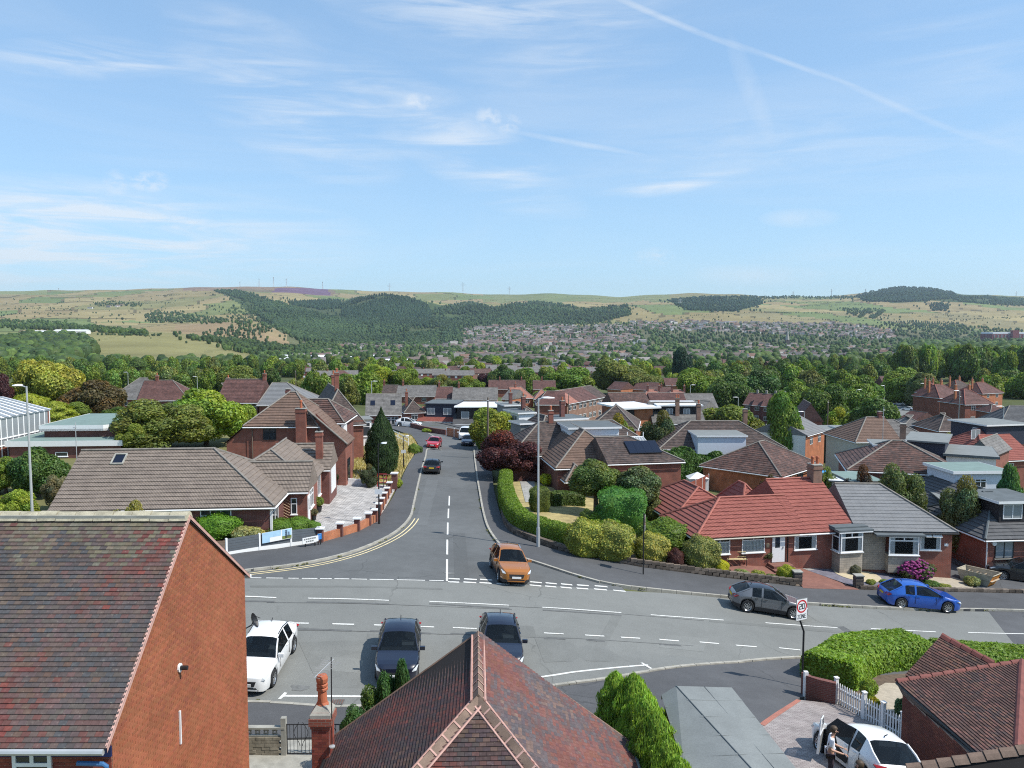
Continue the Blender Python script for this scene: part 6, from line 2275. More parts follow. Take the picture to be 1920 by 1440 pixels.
_v,_q=leaf_quads(_P,np.tile([0,0,1.0],(len(_P),1)),.07,r_,.5)
_w=link('kerb_weeds',np_mesh('kerb_weeds',_v,_q,M['leaf'],tints(len(_P),r_)))
_w.color=(.16,.17,.05,1)
_w['kind']='stuff'
TR=MB()
TR.tube([(0,0,-.6),(0.01,0.01,.35),(-.01,.02,1)],.06,7,r1=.022)
TRUNK=TR.mesh('trunk',M['trunk'])
LB=MB()
for k in range(5):
 a=k*1.26
 LB.tube([(0,0,.45+.07*k),(.16*math.cos(a),.16*math.sin(a),.68+.05*k),(.34*math.cos(a),.34*math.sin(a),.86+.04*k)],.02,5,r1=.006)
LIMBS=LB.mesh('limbs',M['trunk'])
CNAME_C=set()
C_MID,C_DARK,C_LIME,C_OLIVE=(.155,.225,.034),(.092,.15,.032),(.24,.315,.036),(.175,.20,.048)
C_YEL,C_PURP,C_RUST,C_BLUE=(.30,.32,.065),(.075,.028,.034),(.13,.092,.036),(.05,.095,.05)
CNAME_C|={C_MID,C_DARK,C_LIME,C_OLIVE,C_YEL,C_PURP,C_RUST}
def jit(c,k=.14):
 f=random.uniform(1-k,1+k)
 return(c[0]*f*random.uniform(.92,1.08),c[1]*f,c[2]*f*random.uniform(.85,1.15),1)
def tree_at(x,y,zt,rx,kind,col,label,cat='tree',group=None,trunk=.08,name=None,ry=None):
 z=h1(x,y)
 H=max(1.0,zt-z)
 nm=name or{'willow':'willow_tree'}.get(kind,'tree')
 o=empty(nm,(x,y,z-.05),random.uniform(0,6.28),label,cat,group)
 t=link('trunk',TRUNK,o)
 t.scale=(H*1.0,H*1.0,H*.75)
 if kind in CONE:
  c=link('crown',CONE[kind],o)
  c.location=(0,0,H*.03)
  c.scale=(rx,ry or rx,H*.98)
 else:
  l=link('limbs',LIMBS,o)
  l.scale=(rx*1.5,rx*1.5,H*.8)
  c=link('crown',random.choice(CROWNS[kind]),o)
  if trunk<.1:
   trunk-=.10
  rz=H*(1-trunk)/2
  c.location=(0,0,H*trunk+rz)
  top={'tall':1.22,'far_tall':1.22}.get(kind,1.0)
  c.scale=(rx*.98,(ry or rx)*.98,rz/top*1.04)
 c.color=col
 return o
def tree(kind,px,top,wpx,D,col,label,**kw):
 p=AY(px,top,D)
 return tree_at(p.x,p.y,p.z,wpx/2*D/F,kind,jit(tuple(c*(1.25 if col[1]>col[0]else 1)for c in col)if col not in CNAME_C else col,.05),label,**kw)
 # --- trees with a place of their own in the picture
tree('willow',82,676,128,150,C_YEL,'big yellow green weeping tree behind the sun room',trunk=.05)
tree('broad',-4,700,46,140,C_PURP,'dark purple leaved tree cut by the left edge of the picture')
tree('broad',172,711,118,116,C_RUST,'tree with rust red top behind the green felt annexe')
tree('loose',128,752,80,108,C_MID,'mid green shrubby tree under the rust topped tree, left side')
tree('loose',222,762,84,106,C_DARK,'dark green shrubby tree right of the rust topped tree')
for i,(px,tp,w)in enumerate(((8,748,72),(52,738,84),(100,752,70))):
 tree('spray',px,tp,w,104,(.24,.26,.03),('leftmost','middle','rightmost')[i]+' of three golden conifers behind the sun room',name='conifer')
tree('loose',302,744,178,84,C_OLIVE,'large olive green tree directly behind the long brown bungalow roof',trunk=.05)
tree('broad',384,727,138,92,C_LIME,'bright lime tree right of the large olive tree',trunk=.05)
tree('loose',250,790,70,80,(.17,.20,.03),'yellow green shrub tree by the end of the felt roofs',trunk=.02)
tree('broad',449,758,66,98,C_LIME,'small round lime tree left of the two storey brick house',trunk=.05)
tree('broad',72,838,104,60,C_DARK,'dark green bush tree behind the tall left lamp post',trunk=.02)
tree('loose',8,855,80,60,C_MID,'bushy green tree at the left edge below the sun room',trunk=.02)
tree('loose',104,885,56,56,(.20,.20,.10),'pale flowering shrub beside the long bungalow gable',name='shrub',cat='shrub',trunk=0)
tree('loose',28,912,84,50,(.20,.25,.03),'bright yellow green shrub at the foot of the tall left lamp post',name='shrub',cat='shrub',trunk=0)
tree('loose',240,934,76,42,(.25,.24,.04),'yellow shrub rising behind the mossy roof ridge',name='shrub',cat='shrub',trunk=0)
p_=G(716,893)
tree_at(p_.x,p_.y,AY(714,765,p_.y).z,31*p_.y/F,'egg',(.040,.075,.022,1),'tall dark egg shaped conifer on the corner left of the side road',name='conifer')
tree('loose',958,804,126,80,(.10,.036,.042),'round purple leaved tree right of the side road',trunk=.08)
tree('broad',921,764,86,106,(.17,.215,.035),'round yellow green tree behind the purple tree',trunk=.08)
tree('loose',1160,772,62,100,(.15,.17,.03),'small yellow green tree below the white flat roof',trunk=.05)
tree('loose',1234,765,66,98,(.09,.11,.045),'grey green tree left of the pale box dormer',trunk=.05)
tree('broad',1118,860,96,64,(.115,.15,.04),'left of two low apple trees in front of the solar panel house',ry=2.0,trunk=.3)
tree('broad',1192,872,100,63,(.10,.125,.05),'right of two low apple trees in front of the solar panel house',ry=2.0,trunk=.3)
tree('broad',1368,757,124,130,(.125,.16,.035),'wide light green treetop behind the pale box dormer',trunk=.05)
tree('tall',1470,736,92,119,(.135,.19,.035),'tall lime green tree beside the grey gabled bungalow',trunk=.04)
tree('loose',1812,800,96,108,(.17,.19,.04),'yellow green shrubby tree in the garden behind the navy box',trunk=.02)
tree('loose',1860,792,74,116,(.15,.17,.04),'second yellow green tree further right behind the navy box',trunk=.02)
tree('loose',1690,864,94,64,(.105,.13,.05),'grey green shrub tree behind the grey bungalow ridge',trunk=.02)
tree('loose',1802,884,92,61,(.11,.13,.05),'second grey green shrub tree, right of the white garden chairs',trunk=.02)
tree('broad',1898,868,56,63,(.07,.15,.04),'rounded fresh green bush near the right edge',name='shrub',cat='shrub',trunk=0)
tree('loose',1610,866,56,66,(.10,.055,.03),'reddish shrub by the bend above the red bungalow',name='shrub',cat='shrub',trunk=0)
tree('loose',1556,872,46,68,(.15,.18,.04),'light green shrub behind the rust tiled wing',name='shrub',cat='shrub',trunk=0)
tree('loose',1440,885,40,66,(.09,.07,.035),'brown green shrub in front of the rust tiled wing',name='shrub',cat='shrub',trunk=0)
tree('loose',1452,898,44,63,(.16,.21,.08),'pale green shrub just behind the red roof',name='shrub',cat='shrub',trunk=0)
tree('cone',1850,835,16,88,(.09,.14,.04),'slim pointed conifer in front of the red tiled bungalow',name='conifer')
tree('loose',1655,848,34,84,(.12,.17,.04),'small green bush in front of the ribbed tiled bungalow',name='shrub',cat='shrub',trunk=0)
tree('loose',690,868,34,72,(.06,.075,.03),'small dark shrub left of the egg shaped conifer',name='shrub',cat='shrub',trunk=0)
for px,tp,w,D,c,k,lb in((1312,690,84,262,C_MID,'broad','dense green tree right of the far red house with dark bay'),(1278,652,60,400,(.03,.058,.03),'tall','very tall dark tree standing above its neighbours in the middle distance'),(1372,700,86,240,C_DARK,'broad','dark tree left of the stepped brown terrace'),(1425,690,84,280,C_DARK,'broad','dark tree right behind the stepped brown terrace'),(1545,718,88,190,C_DARK,'broad','big dark tree behind the brick gable end'),(1612,703,92,220,C_MID,'broad','spreading green tree beside the green'),(1642,742,86,160,C_DARK,'broad','dark round tree above the ribbed tiled bungalow'),(1580,760,60,165,C_LIME,'loose','low lime shrub between the dark trees'),(1500,712,70,215,C_MID,'broad','pale leaved tree behind the lime green tree'),(1070,688,88,330,C_MID,'broad','large light green tree behind the angled terrace'),(990,690,66,320,C_MID,'tall','tall green tree right of the red roofed houses'),(1030,725,60,260,C_MID,'broad','green tree close behind the orange semis'),(940,683,52,345,C_DARK,'broad','dark green tree above the red roofed house'),(912,700,40,350,C_PURP,'broad','dark purple tree beside the dark green tree'),(1155,672,92,345,C_OLIVE,'broad','large olive tree above the small orange gable'),(1205,692,70,330,C_OLIVE,'broad','brownish green tree right of the large olive tree'),(705,682,62,290,C_LIME,'broad','bright green tree above the skylight bungalow'),(757,690,60,290,C_MID,'broad','green tree right of the bright one'),(652,700,56,260,C_MID,'broad','green tree left of the bright one'),(620,705,62,235,C_MID,'broad','rounded green tree right of the white rendered house'),(830,700,60,290,C_OLIVE,'loose','bushy tree behind the long grey row'),(880,702,62,285,C_MID,'loose','grey green bushy tree behind the long grey row, right part'),(800,705,40,300,C_LIME,'loose','yellow green bush behind the long grey row'),(445,685,70,240,C_OLIVE,'broad','olive tree above the dark red brown roof'),(1705,690,80,300,C_MID,'broad','tree by the brown house beyond the green'),(1735,698,64,285,(.12,.135,.04),'broad','yellowish tree on the green'),(1685,705,60,300,C_MID,'broad','small tree on the green, left of the yellowish one')):
 tree(k,px,tp,w,D,c,lb,trunk=.06)
ZONES=[(-60,480,700,716,34,(11,15),(4.0,6.5),(C_MID,C_DARK,C_MID,C_OLIVE),'in the belt below the left hillside fields'),(90,500,722,742,26,(7,10),(3.2,5),(C_MID,C_DARK,C_MID,C_OLIVE),'close behind the left hand roofs'),(1300,1700,690,745,52,(10,15),(4.5,6.5),(C_MID,C_DARK,C_OLIVE,C_DARK),'in the group right of the stepped terrace'),(1690,1960,692,722,46,(17,24),(5.5,8.5),(C_MID,C_DARK,C_MID),'of the wood above the red roofed semis'),(1850,1990,724,752,16,(8,12),(4,6),(C_MID,C_DARK,C_OLIVE),'along the wood edge behind the semis'),(500,900,692,722,36,(8,13),(4,6),(C_MID,C_LIME,C_OLIVE,C_MID),'among the roofs left of the valley centre'),(900,1320,690,716,30,(8,13),(4,6),(C_MID,C_DARK,C_OLIVE,C_LIME),'among the roofs right of the valley centre'),(560,690,735,765,9,(5,8),(2.4,3.6),(C_MID,C_OLIVE),'in the gardens behind the white bay bungalow'),(1180,1330,715,735,9,(7,10),(3,5),(C_MID,C_LIME),'between pinkish roofs and the far red house'),]
CNAME={C_MID:'green',C_DARK:'dark green',C_LIME:'lime green',C_OLIVE:'olive green'}
def nth(i):
 i+=1
 return f"{i}{'th' if 10 < i % 100 < 14 else {1: 'st', 2: 'nd', 3: 'rd'}.get(i % 10, 'th')}"
for a,b,c,d,n,hh,rr,cols,lb in ZONES:
 px=np.linspace(a,b,n)+rng.uniform(-.5,.5,n)*(b-a)/n
 py=rng.uniform(c,d,n)
 P,ok=GP(px,py)
 for i,p in enumerate(P):
  H=rng.uniform(*hh)
  col=random.choice(cols)
  size='tall' if H>(hh[0]+hh[1])/2 else 'low'
  kind=random.choice(['far_broad','far_broad','far_broad','far_tall','far_dark' if col==C_DARK else 'far_broad'])
  tree_at(p[0],p[1],p[2]+H,rng.uniform(*rr),kind,jit(col),f'{size} {CNAME[col]} tree, {nth(i)} from the left {lb}',group='trees '+lb,trunk=.0)
  # --- clipped shrubs and hedges of the gardens
def shrub(px,top,bot,wpx,col,label,mesh=None,D=None,kind='shrub',ky=1.0,zup=0.0,spx=None):
 g=G(px,bot)if D is None else None
 if g is None:
  q=AY(px,bot,D)
  g=Vector((q.x,q.y,h1(q.x,q.y)))
 rx=wpx/2*g.y/F
 y=g.y+rx*.75*ky
 x=g.x*y/g.y
 zt=AY(px,top,y+rx*.15).z
 z0=h1(x,y)-.05+zup
 H=max(.25,zt-z0)
 o=link(kind,mesh or random.choice(DOMES),None,(x,y,z0+H*.47),random.uniform(-.4,.4))
 o.scale=(rx,rx*ky,H*.53)
 o.color=(col[0]*1.5,col[1]*1.55,col[2]*1.1,1)
 return tag(o,label,kind)
Y_V,GRN=(.20,.20,.055),(.085,.15,.03)
for a in((1097,975,1049,76,(.17,.185,.045),'wide variegated clipped shrub joining the curved hedge',DOME_V),(1146,980,1056,84,(.155,.17,.05),'largest dome of variegated shrub right of the lamp post',DOME_V),(1221,1000,1063,64,(.20,.195,.06),'clipped yellow variegated shrub behind the black sign pole',DOME_V),(1266,1029,1071,32,(.07,.026,.03),'small dark purple clipped shrub',DOMES[0]),(1313,1006,1077,68,(.135,.145,.055),'rounded olive shrub in front of the red bungalow window',DOME_V),(1350,1049,1081,30,(.36,.33,.02),'small bright yellow shrub beside the olive one',DOMES[1]),(1245,974,1042,100,(.095,.14,.025),'smooth arched green shrub against the red roofed bungalow',DOMES[0]),(1165,917,1000,92,(.07,.165,.045),'large fresh green block of clipped hedge in the corner garden',DOME_BOX),(1100,955,990,26,(.07,.10,.03),'small clipped ball on the corner lawn',DOMES[0]),(1126,962,1000,74,(.15,.21,.03),'low lime green shrub beside the clipped ball',LOOSE_B[0]),(1228,934,990,58,(.105,.11,.045),'brownish green rounded shrub behind the arched one',DOMES[1]),(1011,914,962,36,(.09,.11,.035),'square clipped bush behind the tall lamp post',DOME_BOX),(1025,887,914,25,(.34,.33,.03),'bright yellow ball shrub at the purple tree',LOOSE_B[1]),(1475,1060,1092,34,(.22,.23,.03),'round yellow green ball by the brick drive gate pier',DOMES[0]),(1390,1067,1087,28,(.22,.23,.10),'low pale shrub on the front wall, left one',LOOSE_B[0]),(1422,1068,1088,26,(.24,.24,.07),'low pale yellow shrub on the front wall, right one',LOOSE_B[1]),(1446,1076,1091,20,(.17,.19,.09),'smallest grey green tuft on the front wall',LOOSE_B[0]),(1640,1040,1062,34,(.28,.28,.05),'yellow green shrub under the stone bay',LOOSE_B[1]),(1664,1036,1070,40,(.09,.15,.035),'green leafy shrub left of the magenta rhododendron',LOOSE_B[0]),(1690,1046,1080,30,(.06,.085,.03),'dark clipped shrub touching the magenta rhododendron',DOMES[1]),(1746,1088,1103,28,(.09,.14,.04),'low green shrub under the magenta rhododendron',LOOSE_B[0]),(1633,1085,1100,18,(.18,.19,.05),'small yellow shrub at the right gate pier',LOOSE_B[1]),(1664,1087,1101,26,(.16,.2,.05),'small light shrub above the blue car',LOOSE_B[0]),(1772,1094,1106,22,(.22,.22,.07),'pale tuft on the wall right of the blue car',LOOSE_B[1]),(412,960,1014,82,(.095,.185,.025),'bright green clipped dome in front of the long bungalow',DOMES[0]),(466,985,1020,56,(.26,.24,.13),'cream flowering shrub beside the bright green dome',LOOSE_B[1]),(520,974,1006,62,(.085,.145,.025),'dark green cloud clipped shrub behind the grey fence',DOMES[1]),(556,970,1003,56,(.09,.15,.025),'second cloud clipped shrub behind the grey fence',DOMES[0]),(586,978,1000,30,(.09,.16,.03),'smallest cloud clipped shrub at the drive corner',DOMES[1]),(744,897,918,22,(.24,.25,.03),'yellow shrub at the far pier of the block drive',LOOSE_B[0]),(776,832,852,20,(.12,.17,.04),'low clipped green bush by the left pavement far up',DOMES[0]),(784,836,850,16,(.06,.09,.03),'small dark bush next to the low clipped one',DOMES[1]),(1262,915,950,44,(.10,.075,.03),'brownish shrub against the red panel fence',LOOSE_B[0]),(800,803,812,16,(.2,.24,.04),'small yellow bush in front of the navy dormer house',LOOSE_B[1])):
 shrub(*a[:4],a[4],a[5],a[6])
o=shrub(1712,1047,1094,68,(.07,.075,.03),'rounded magenta flowering rhododendron',LOOSE_B[0],kind='rhododendron')
r_=np.random.default_rng(5)
D_=unit(420,r_)
D_=D_[D_[:,2]>-.3]
fm=[CSV*r_.uniform(.07,.11)+d*r_.uniform(.9,1.04)for d in D_]
fl=link('flower_heads',np_mesh('flower_heads',np.concatenate(fm),np.concatenate([CSQ+i*len(CSV)for i in range(len(fm))]),M['rhodo']),o)
fl['kind']='stuff'
def hedge(name,label,path,w,hgt_,col,cat='hedge',**kw):
 o=link(name,hedge_mesh(name,path,w,hgt_,**kw))
 o.color=(col[0]*1.25,col[1]*1.3,col[2],1)
 return tag(o,label,cat)
cl=smooth_line([p+Vector((.55,.35))for p in gl([(938,910),(936,935),(945,972),(962,998),(1000,1014),(1040,1026),(1075,1034)])])
hedge('hedge','long curved clipped hedge with bright yellow green top round the road corner',cl,1.25,1.55,(.125,.185,.025),dens=260,leaf=.065)
hedge('hedge','low dark clipped hedge across the corner lawn behind the lamp post',gl([(1032,950),(1062,948),(1094,950)]),.9,1.25,(.075,.11,.03),dens=220,leaf=.07)
lau=[G(1545,1296).xy+Vector((.6,1.1)),G(1620,1272).xy+Vector((.3,1.5)),G(1745,1262).xy+Vector((0,1.6)),G(1930,1262).xy+Vector((0,1.2))]
hedge('hedge','broad glossy laurel hedge beside the twenty zone sign',smooth_line(lau[:3]),2.4,1.35,(.165,.245,.040),dens=330,leaf=.085,base_dz=-.1)
hedge('hedge','lower end of the laurel hedge beyond the tiled roof at the right edge',[lau[2]+Vector((1.2,-.1)),lau[3]+Vector((1,-.6)),lau[3]+Vector((3,-.8))],2.0,.95,(.15,.22,.04),dens=280,leaf=.09,seed=12)
hedge('hedge','ragged dark conifer hedge behind the red panel fence',gl([(1245,905),(1310,905),(1380,902),(1450,890)]),2.6,3.4,(.06,.115,.03),dens=120,leaf=.15,rough=.25,seed=4)
hedge('hedge','lighter green hedge top behind the solar panel house',gl([(1235,868),(1290,872),(1340,870)]),2.4,2.8,(.12,.18,.035),dens=50,leaf=.22,rough=.2,seed=5)
hedge('hedge','green hedge in front of the patchy rust tiled bungalow',gl([(1650,940),(1720,945),(1770,943)]),1.6,1.6,(.10,.16,.03),dens=60,leaf=.18,rough=.15,seed=6)
hedge('hedge','bright green hedge left of the pale slatted trellis',gl([(1790,948),(1850,952),(1880,950)]),1.4,1.5,(.13,.19,.03),dens=60,leaf=.16,rough=.15,seed=7)
hedge('hedge','yellow hedge in front of the ribbed tiled bungalow',gl([(1575,858),(1610,862),(1640,860)]),1.5,1.6,(.26,.27,.025),dens=50,leaf=.2,rough=.15,seed=8)
hedge('hedge','big square dark hedge below the nearest red roofed semi',gl([(1815,793),(1850,794),(1878,795)]),3,3.2,(.06,.10,.025),dens=30,leaf=.3,seed=9)
hedge('hedge','low yellow green hedge at the right edge',gl([(1842,858),(1880,862),(1925,862)]),1.2,1.3,(.22,.24,.03),dens=50,leaf=.18,rough=.15,seed=10)
# --- feathery conifers close to the viewer
def conifer(px,top,D,w,col,label,mesh='spray'):
 p=AY(px,top,D)
 return tree_at(p.x,p.y,p.z,w,mesh,(*col,1),label,name='conifer')
for i,(px,top,D,w)in enumerate(((1154,1260,24.2,.62),(1188,1264,23.6,.75),(1208,1300,22.4,.78),(1230,1335,21.3,.75),(1250,1380,20.3,.70),(1272,1420,19.4,.62))):
 conifer(px,top,D,w,(.27,.41,.06),('farthest','second farthest','third farthest','third nearest','second nearest','nearest')[i]+' of six bright lime conifers between near bungalow roof and garage')
for i,(px,top,D,w,kd)in enumerate(((752,1236,25.6,.55,'tall'),(724,1262,25.4,.60,'tall'),(698,1284,25.2,.85,'loose'),(674,1312,24.8,.70,'loose'))):
 conifer(px,top,D,w,(.075,.16,.045),('tallest and rightmost','second','bushiest','lowest and leftmost')[i]+' of four dark green conifers left of the near hipped roof',kd)
r_=np.random.default_rng(91)
_px,_py=r_.uniform(650,785,9000),r_.uniform(812,905,9000)
_k=in_poly(_px,_py,[(650,905),(745,905),(768,866),(785,838),(770,815),(735,812),(690,840),(655,870)])
_P=GP(_px[_k],_py[_k])[0]
_N=r_.normal(size=_P.shape)*.4
_N[:,1]-=1
_v,_q=leaf_quads(_P+np.array([0,0,.18]),_N,.16,r_,.22,3)
_o=link('dry_grass',np_mesh('dry_grass',_v,_q,M['leaf'],tints(len(_P),r_)))
_o.color=(.42,.34,.12,1)
_o['kind']='stuff'
# -- far woods and the town across the valley
def sample(poly,n):
 xs,ys=[p[0]for p in poly],[p[1]for p in poly]
 px,py=rng.uniform(min(xs),max(xs),n*4),rng.uniform(min(ys),max(ys),n*4)
 k=in_poly(px,py,poly)
 P,ok=GP(px[k][:n],py[k][:n])
 return P[ok]
LOWV=[]
for s in range(4):
 r_=np.random.default_rng(50+s)
 lob=unit(7,r_)*.5
 V=CSV.copy()
 bump=np.max(np.stack([(V@(l/np.linalg.norm(l)))for l in lob]),0)
 V=V*(.78+.28*bump[:,None]**2+r_.normal(0,.05,(len(V),1)))
 LOWV.append(V)
CS2V,CS2Q=cube_sphere(2)
TINY=[CS2V*(1+np.random.default_rng(60+s).normal(0,.13,(len(CS2V),1)))for s in range(4)]
def wood(name,polys,far=False):
 """polys: (outline in the picture, count, (h0,h1), colours, spire)"""
 Vs,Qs,Ts,o=[],[],[],0
 for poly,n,hh,cols,spire in polys:
  P=sample(poly,n)
  if not len(P):
   continue
  if far and n>500:
   gp=np.sin(P[:,0]/95+1.4*np.sin(P[:,1]/170))*np.sin(P[:,1]/240+P[:,0]/430)+.25*np.sin(P[:,0]/31)*np.sin(P[:,1]/47)
   P=P[gp>-.80+rng.uniform(-.1,.25,len(P))]
  if far and n>50:
   kk=rng.uniform(size=len(P))<.14
   P[kk,:2]+=rng.normal(0,55,(kk.sum(),2))
   P[:,2]=hgt(P[:,0],P[:,1])
  H=rng.uniform(*hh,len(P))*(.78 if far else 1)
  CQ=CS2Q if far else CSQ
  grove=1+.22*np.sin(P[:,0]/140+P[:,1]/310)*np.sin(P[:,1]/190-P[:,0]/260)
  R=H*rng.uniform(.30,.48,len(P))*(0.62 if spire else 1.0)
  for s in range(4):
   k=np.arange(len(P))%4==s
   if not k.any():
    continue
   v=TINY[s]if far else LOWV[s]
   if spire:
    v=v*np.stack([1-.42*(v[:,2]+.2),1-.42*(v[:,2]+.2),np.ones(len(v))],1)
   m=k.sum()
   a=rng.uniform(0,6.28,m)
   ca,sa=np.cos(a)[:,None],np.sin(a)[:,None]
   X=v[None,:,0]*ca-v[None,:,1]*sa
   Y=v[None,:,0]*sa+v[None,:,1]*ca
   W=np.stack([P[k,0][:,None]+X*R[k][:,None],P[k,1][:,None]+Y*R[k][:,None],P[k,2][:,None]+H[k][:,None]*(.5+.52*v[None,:,2])],-1)
   q=CQ[None]+(np.arange(m)*len(v))[:,None,None]+o
   c=np.array([cols[i]for i in rng.integers(0,len(cols),m)])*rng.uniform(.72,1.28,(m,1))*grove[k][:,None]
   t=np.repeat(c[:,None],len(CQ),1)*rng.uniform(.8,1.2,(m,len(CQ),1))
   Vs.append(W.reshape(-1,3))
   Qs.append(q.reshape(-1,4))
   Ts.append(np.concatenate([t.reshape(-1,3),np.ones((m*len(CQ),1))],1))
   o+=m*len(v)
 ob=link(name,np_mesh(name,np.concatenate(Vs),np.concatenate(Qs),M['leaf'],np.concatenate(Ts)))
 ob.color=(1,1,1,1)
 ob['kind']='stuff'
 return ob
DK=[(.066,.112,.046),(.08,.128,.046),(.09,.14,.048)]
PN=[(.048,.09,.046),(.06,.105,.048)]
GR=[(.095,.15,.036),(.07,.12,.034),(.11,.165,.04),(.065,.105,.032)]
wood('hillside_wood',[([(640,572),(668,560),(720,553),(765,559),(800,572),(812,590),(800,612),(640,612)],4410,(14,20),PN,True),([(560,612),(640,600),(860,600),(880,640),(800,652),(640,648),(560,640)],3150,(12,18),DK,False),([(540,567),(640,562),(640,580),(600,581),(545,572)],882,(14,19),PN,True),([(398,545),(440,544),(490,556),(545,575),(600,590),(650,602),(650,640),(560,640),(530,620),(500,602),(470,585),(480,570),(430,555)],3990,(11,17),DK,False),([(800,590),(840,573),(880,566),(905,573),(930,578),(960,570),(1010,565),(1060,572),(1100,580),(1175,572),(1185,590),(1120,606),(1000,612),(900,608),(830,620)],3150,(12,18),DK,False),([(1250,563),(1330,556),(1420,556),(1432,570),(1380,584),(1290,583)],1596,(13,18),PN,False),([(1600,556),(1640,545),(1690,538),(1745,541),(1785,548),(1800,560),(1760,562),(1700,567),(1630,566)],2310,(13,19),PN,False),([(1780,555),(1840,556),(1920,560),(1990,562),(1990,574),(1870,573),(1800,566)],1365,(12,18),DK,False),([(1410,557),(1520,554),(1600,556),(1600,561),(1500,560),(1415,562)],390,(11,16),DK,False),([(1572,579),(1650,580),(1640,586),(1610,598),(1595,590)],180,(9,14),DK,False),([(1628,597),(1655,580),(1660,584),(1640,599)],90,(9,14),DK,False),([(1745,570),(1778,569),(1778,583),(1745,584)],135,(13,17),PN,False),([(1655,605),(1720,603),(1812,607),(1812,622),(1660,612)],330,(10,14),PN,True),([(175,568),(215,565),(270,572),(265,575),(180,575)],105,(8,13),DK,False),([(270,592),(300,582),(330,588),(430,600),(420,607),(280,606)],390,(8,13),DK,False),([(380,572),(470,580),(530,612),(480,640),(360,632),(440,612),(420,590)],345,(6,11),DK,False),([(0,601),(80,603),(160,612),(280,624),(275,629),(120,621),(0,616)],495,(9,14),GR,False),([(350,634),(440,640),(540,652),(620,655),(620,668),(480,668),(400,650)],1092,(9,14),GR,False),],far=True)
HL=[(0,580,95,578),(95,578,160,581),(110,566,280,556),(280,556,352,552),(340,553,352,582),(200,571,330,568),(0,592,60,586),(60,586,130,590),(170,560,190,572),(385,548,470,556),(1440,586,1560,588),(1500,575,1640,570),(1640,570,1695,560),(1550,583,1650,566),(1690,596,1920,580),(1440,566,1560,568),(1700,588,1900,598),(1480,598,1620,602),(1800,600,1920,594),(1290,592,1430,586),(1000,560,1060,571),(1130,590,1290,578),(880,561,960,566),(820,560,900,555),(1040,556,1250,566),(1090,570,1210,574),(180,628,300,630),(420,604,540,598),(1840,565,1850,600),(1650,576,1660,600)]
wood('hedgerow_trees',[([(a,b-.4),(c,d-.4),(c+.6,d+.5),(a+.6,b+.5)],int(14+abs(c-a)*.42),(2.5,7),DK,False)for a,b,c,d in HL],far=True)
wood('valley_trees',[([(-60,660),(60,636),(150,640),(182,655),(178,672),(120,690),(-60,692)],620,(14,19),GR,False),([(560,646),(900,650),(1250,648),(1700,645),(1960,640),(1960,668),(1250,668),(900,668),(560,672)],1500,(8,13),GR,False),([(870,606),(1300,606),(1800,612),(1960,622),(1960,645),(1300,645),(880,645)],2100,(7,13),DK+GR,False),([(480,668),(900,668),(1300,668),(1700,668),(1700,690),(1200,692),(480,694)],620,(7,12),GR,False),([(1690,650),(1960,645),(1960,690),(1690,690)],520,(14,22),GR,False),([(0,692),(480,692),(480,700),(0,700)],160,(10,15),GR,False),([(0,560),(480,560),(600,600),(1920,590),(1920,610),(0,610)],300,(4,8),DK,False),])
def town(name,polys,wmin=7):
 Vs,Fs,Ts,o=[],[],[],0
 for poly,n,roofs,wallc in polys:
  P=sample(poly,n)
  m=len(P)
  if not m:
   continue
  L,Wd,Hh=rng.uniform(8,26,m),rng.uniform(7,9,m),rng.uniform(4.5,6,m)
  a=rng.choice([0.05,.3,1.45,-.25],m)+rng.normal(0,.12,m)
  box=np.array([(-1,-1,0),(1,-1,0),(1,1,0),(-1,1,0),(-1,-1,1),(1,-1,1),(1,1,1),(-1,1,1),(-1,0,1.5),(1,0,1.5)],float)
  X=box[None,:,0]*L[:,None]/2
  Y=box[None,:,1]*Wd[:,None]/2
  V=np.stack([P[:,:1]+X*np.cos(a)[:,None]-Y*np.sin(a)[:,None],P[:,1:2]+X*np.sin(a)[:,None]+Y*np.cos(a)[:,None],P[:,2:3]-1+box[None,:,2]*(Hh[:,None]+1)],-1)
  q=np.array([(0,1,5,4),(1,2,6,5),(2,3,7,6),(3,0,4,7),(4,5,9,8),(6,7,8,9),(5,6,9,9),(7,4,8,8)])
  Q=q[None]+(np.arange(m)*10)[:,None,None]+o
  rc=np.array([roofs[i]for i in rng.integers(0,len(roofs),m)])*rng.uniform(.8,1.2,(m,1))
  wc=np.array([wallc[i]for i in rng.integers(0,len(wallc),m)])*rng.uniform(.85,1.15,(m,1))
  t=np.stack([wc,wc,wc,wc,rc,rc,wc,wc],1)
  Vs.append(V.reshape(-1,3))
  Fs.append(Q.reshape(-1,4))
  Ts.append(t.reshape(-1,3))
  o+=m*10
 V,Q,T=np.concatenate(Vs),np.concatenate(Fs),np.concatenate(Ts)
 mb=MB()
 me=bpy.data.meshes.new(name)
 fs=[tuple(dict.fromkeys(map(int,q)))for q in Q]
 me.from_pydata(V.tolist(),[],fs)
 me.materials.append(M['far_house'])
 at=me.color_attributes.new('tint','FLOAT_COLOR','CORNER')
 cc=np.concatenate([np.repeat(np.append(t,1.0)[None],len(f),0)for t,f in zip(T,fs)])
 at.data.foreach_set('color',cc.astype(np.float32).ravel())
 ob=link(name,me)
 ob['kind']='stuff'
 return ob
M['far_house']=tint_mat('far_house_paint',.85,.08,.2)
RF=[(.12,.10,.09),(.18,.145,.125),(.10,.095,.095),(.20,.125,.095),(.22,.20,.19),(.15,.12,.105)]
WC=[(.24,.18,.15),(.36,.32,.28),(.62,.60,.56),(.24,.15,.12),(.50,.46,.42)]
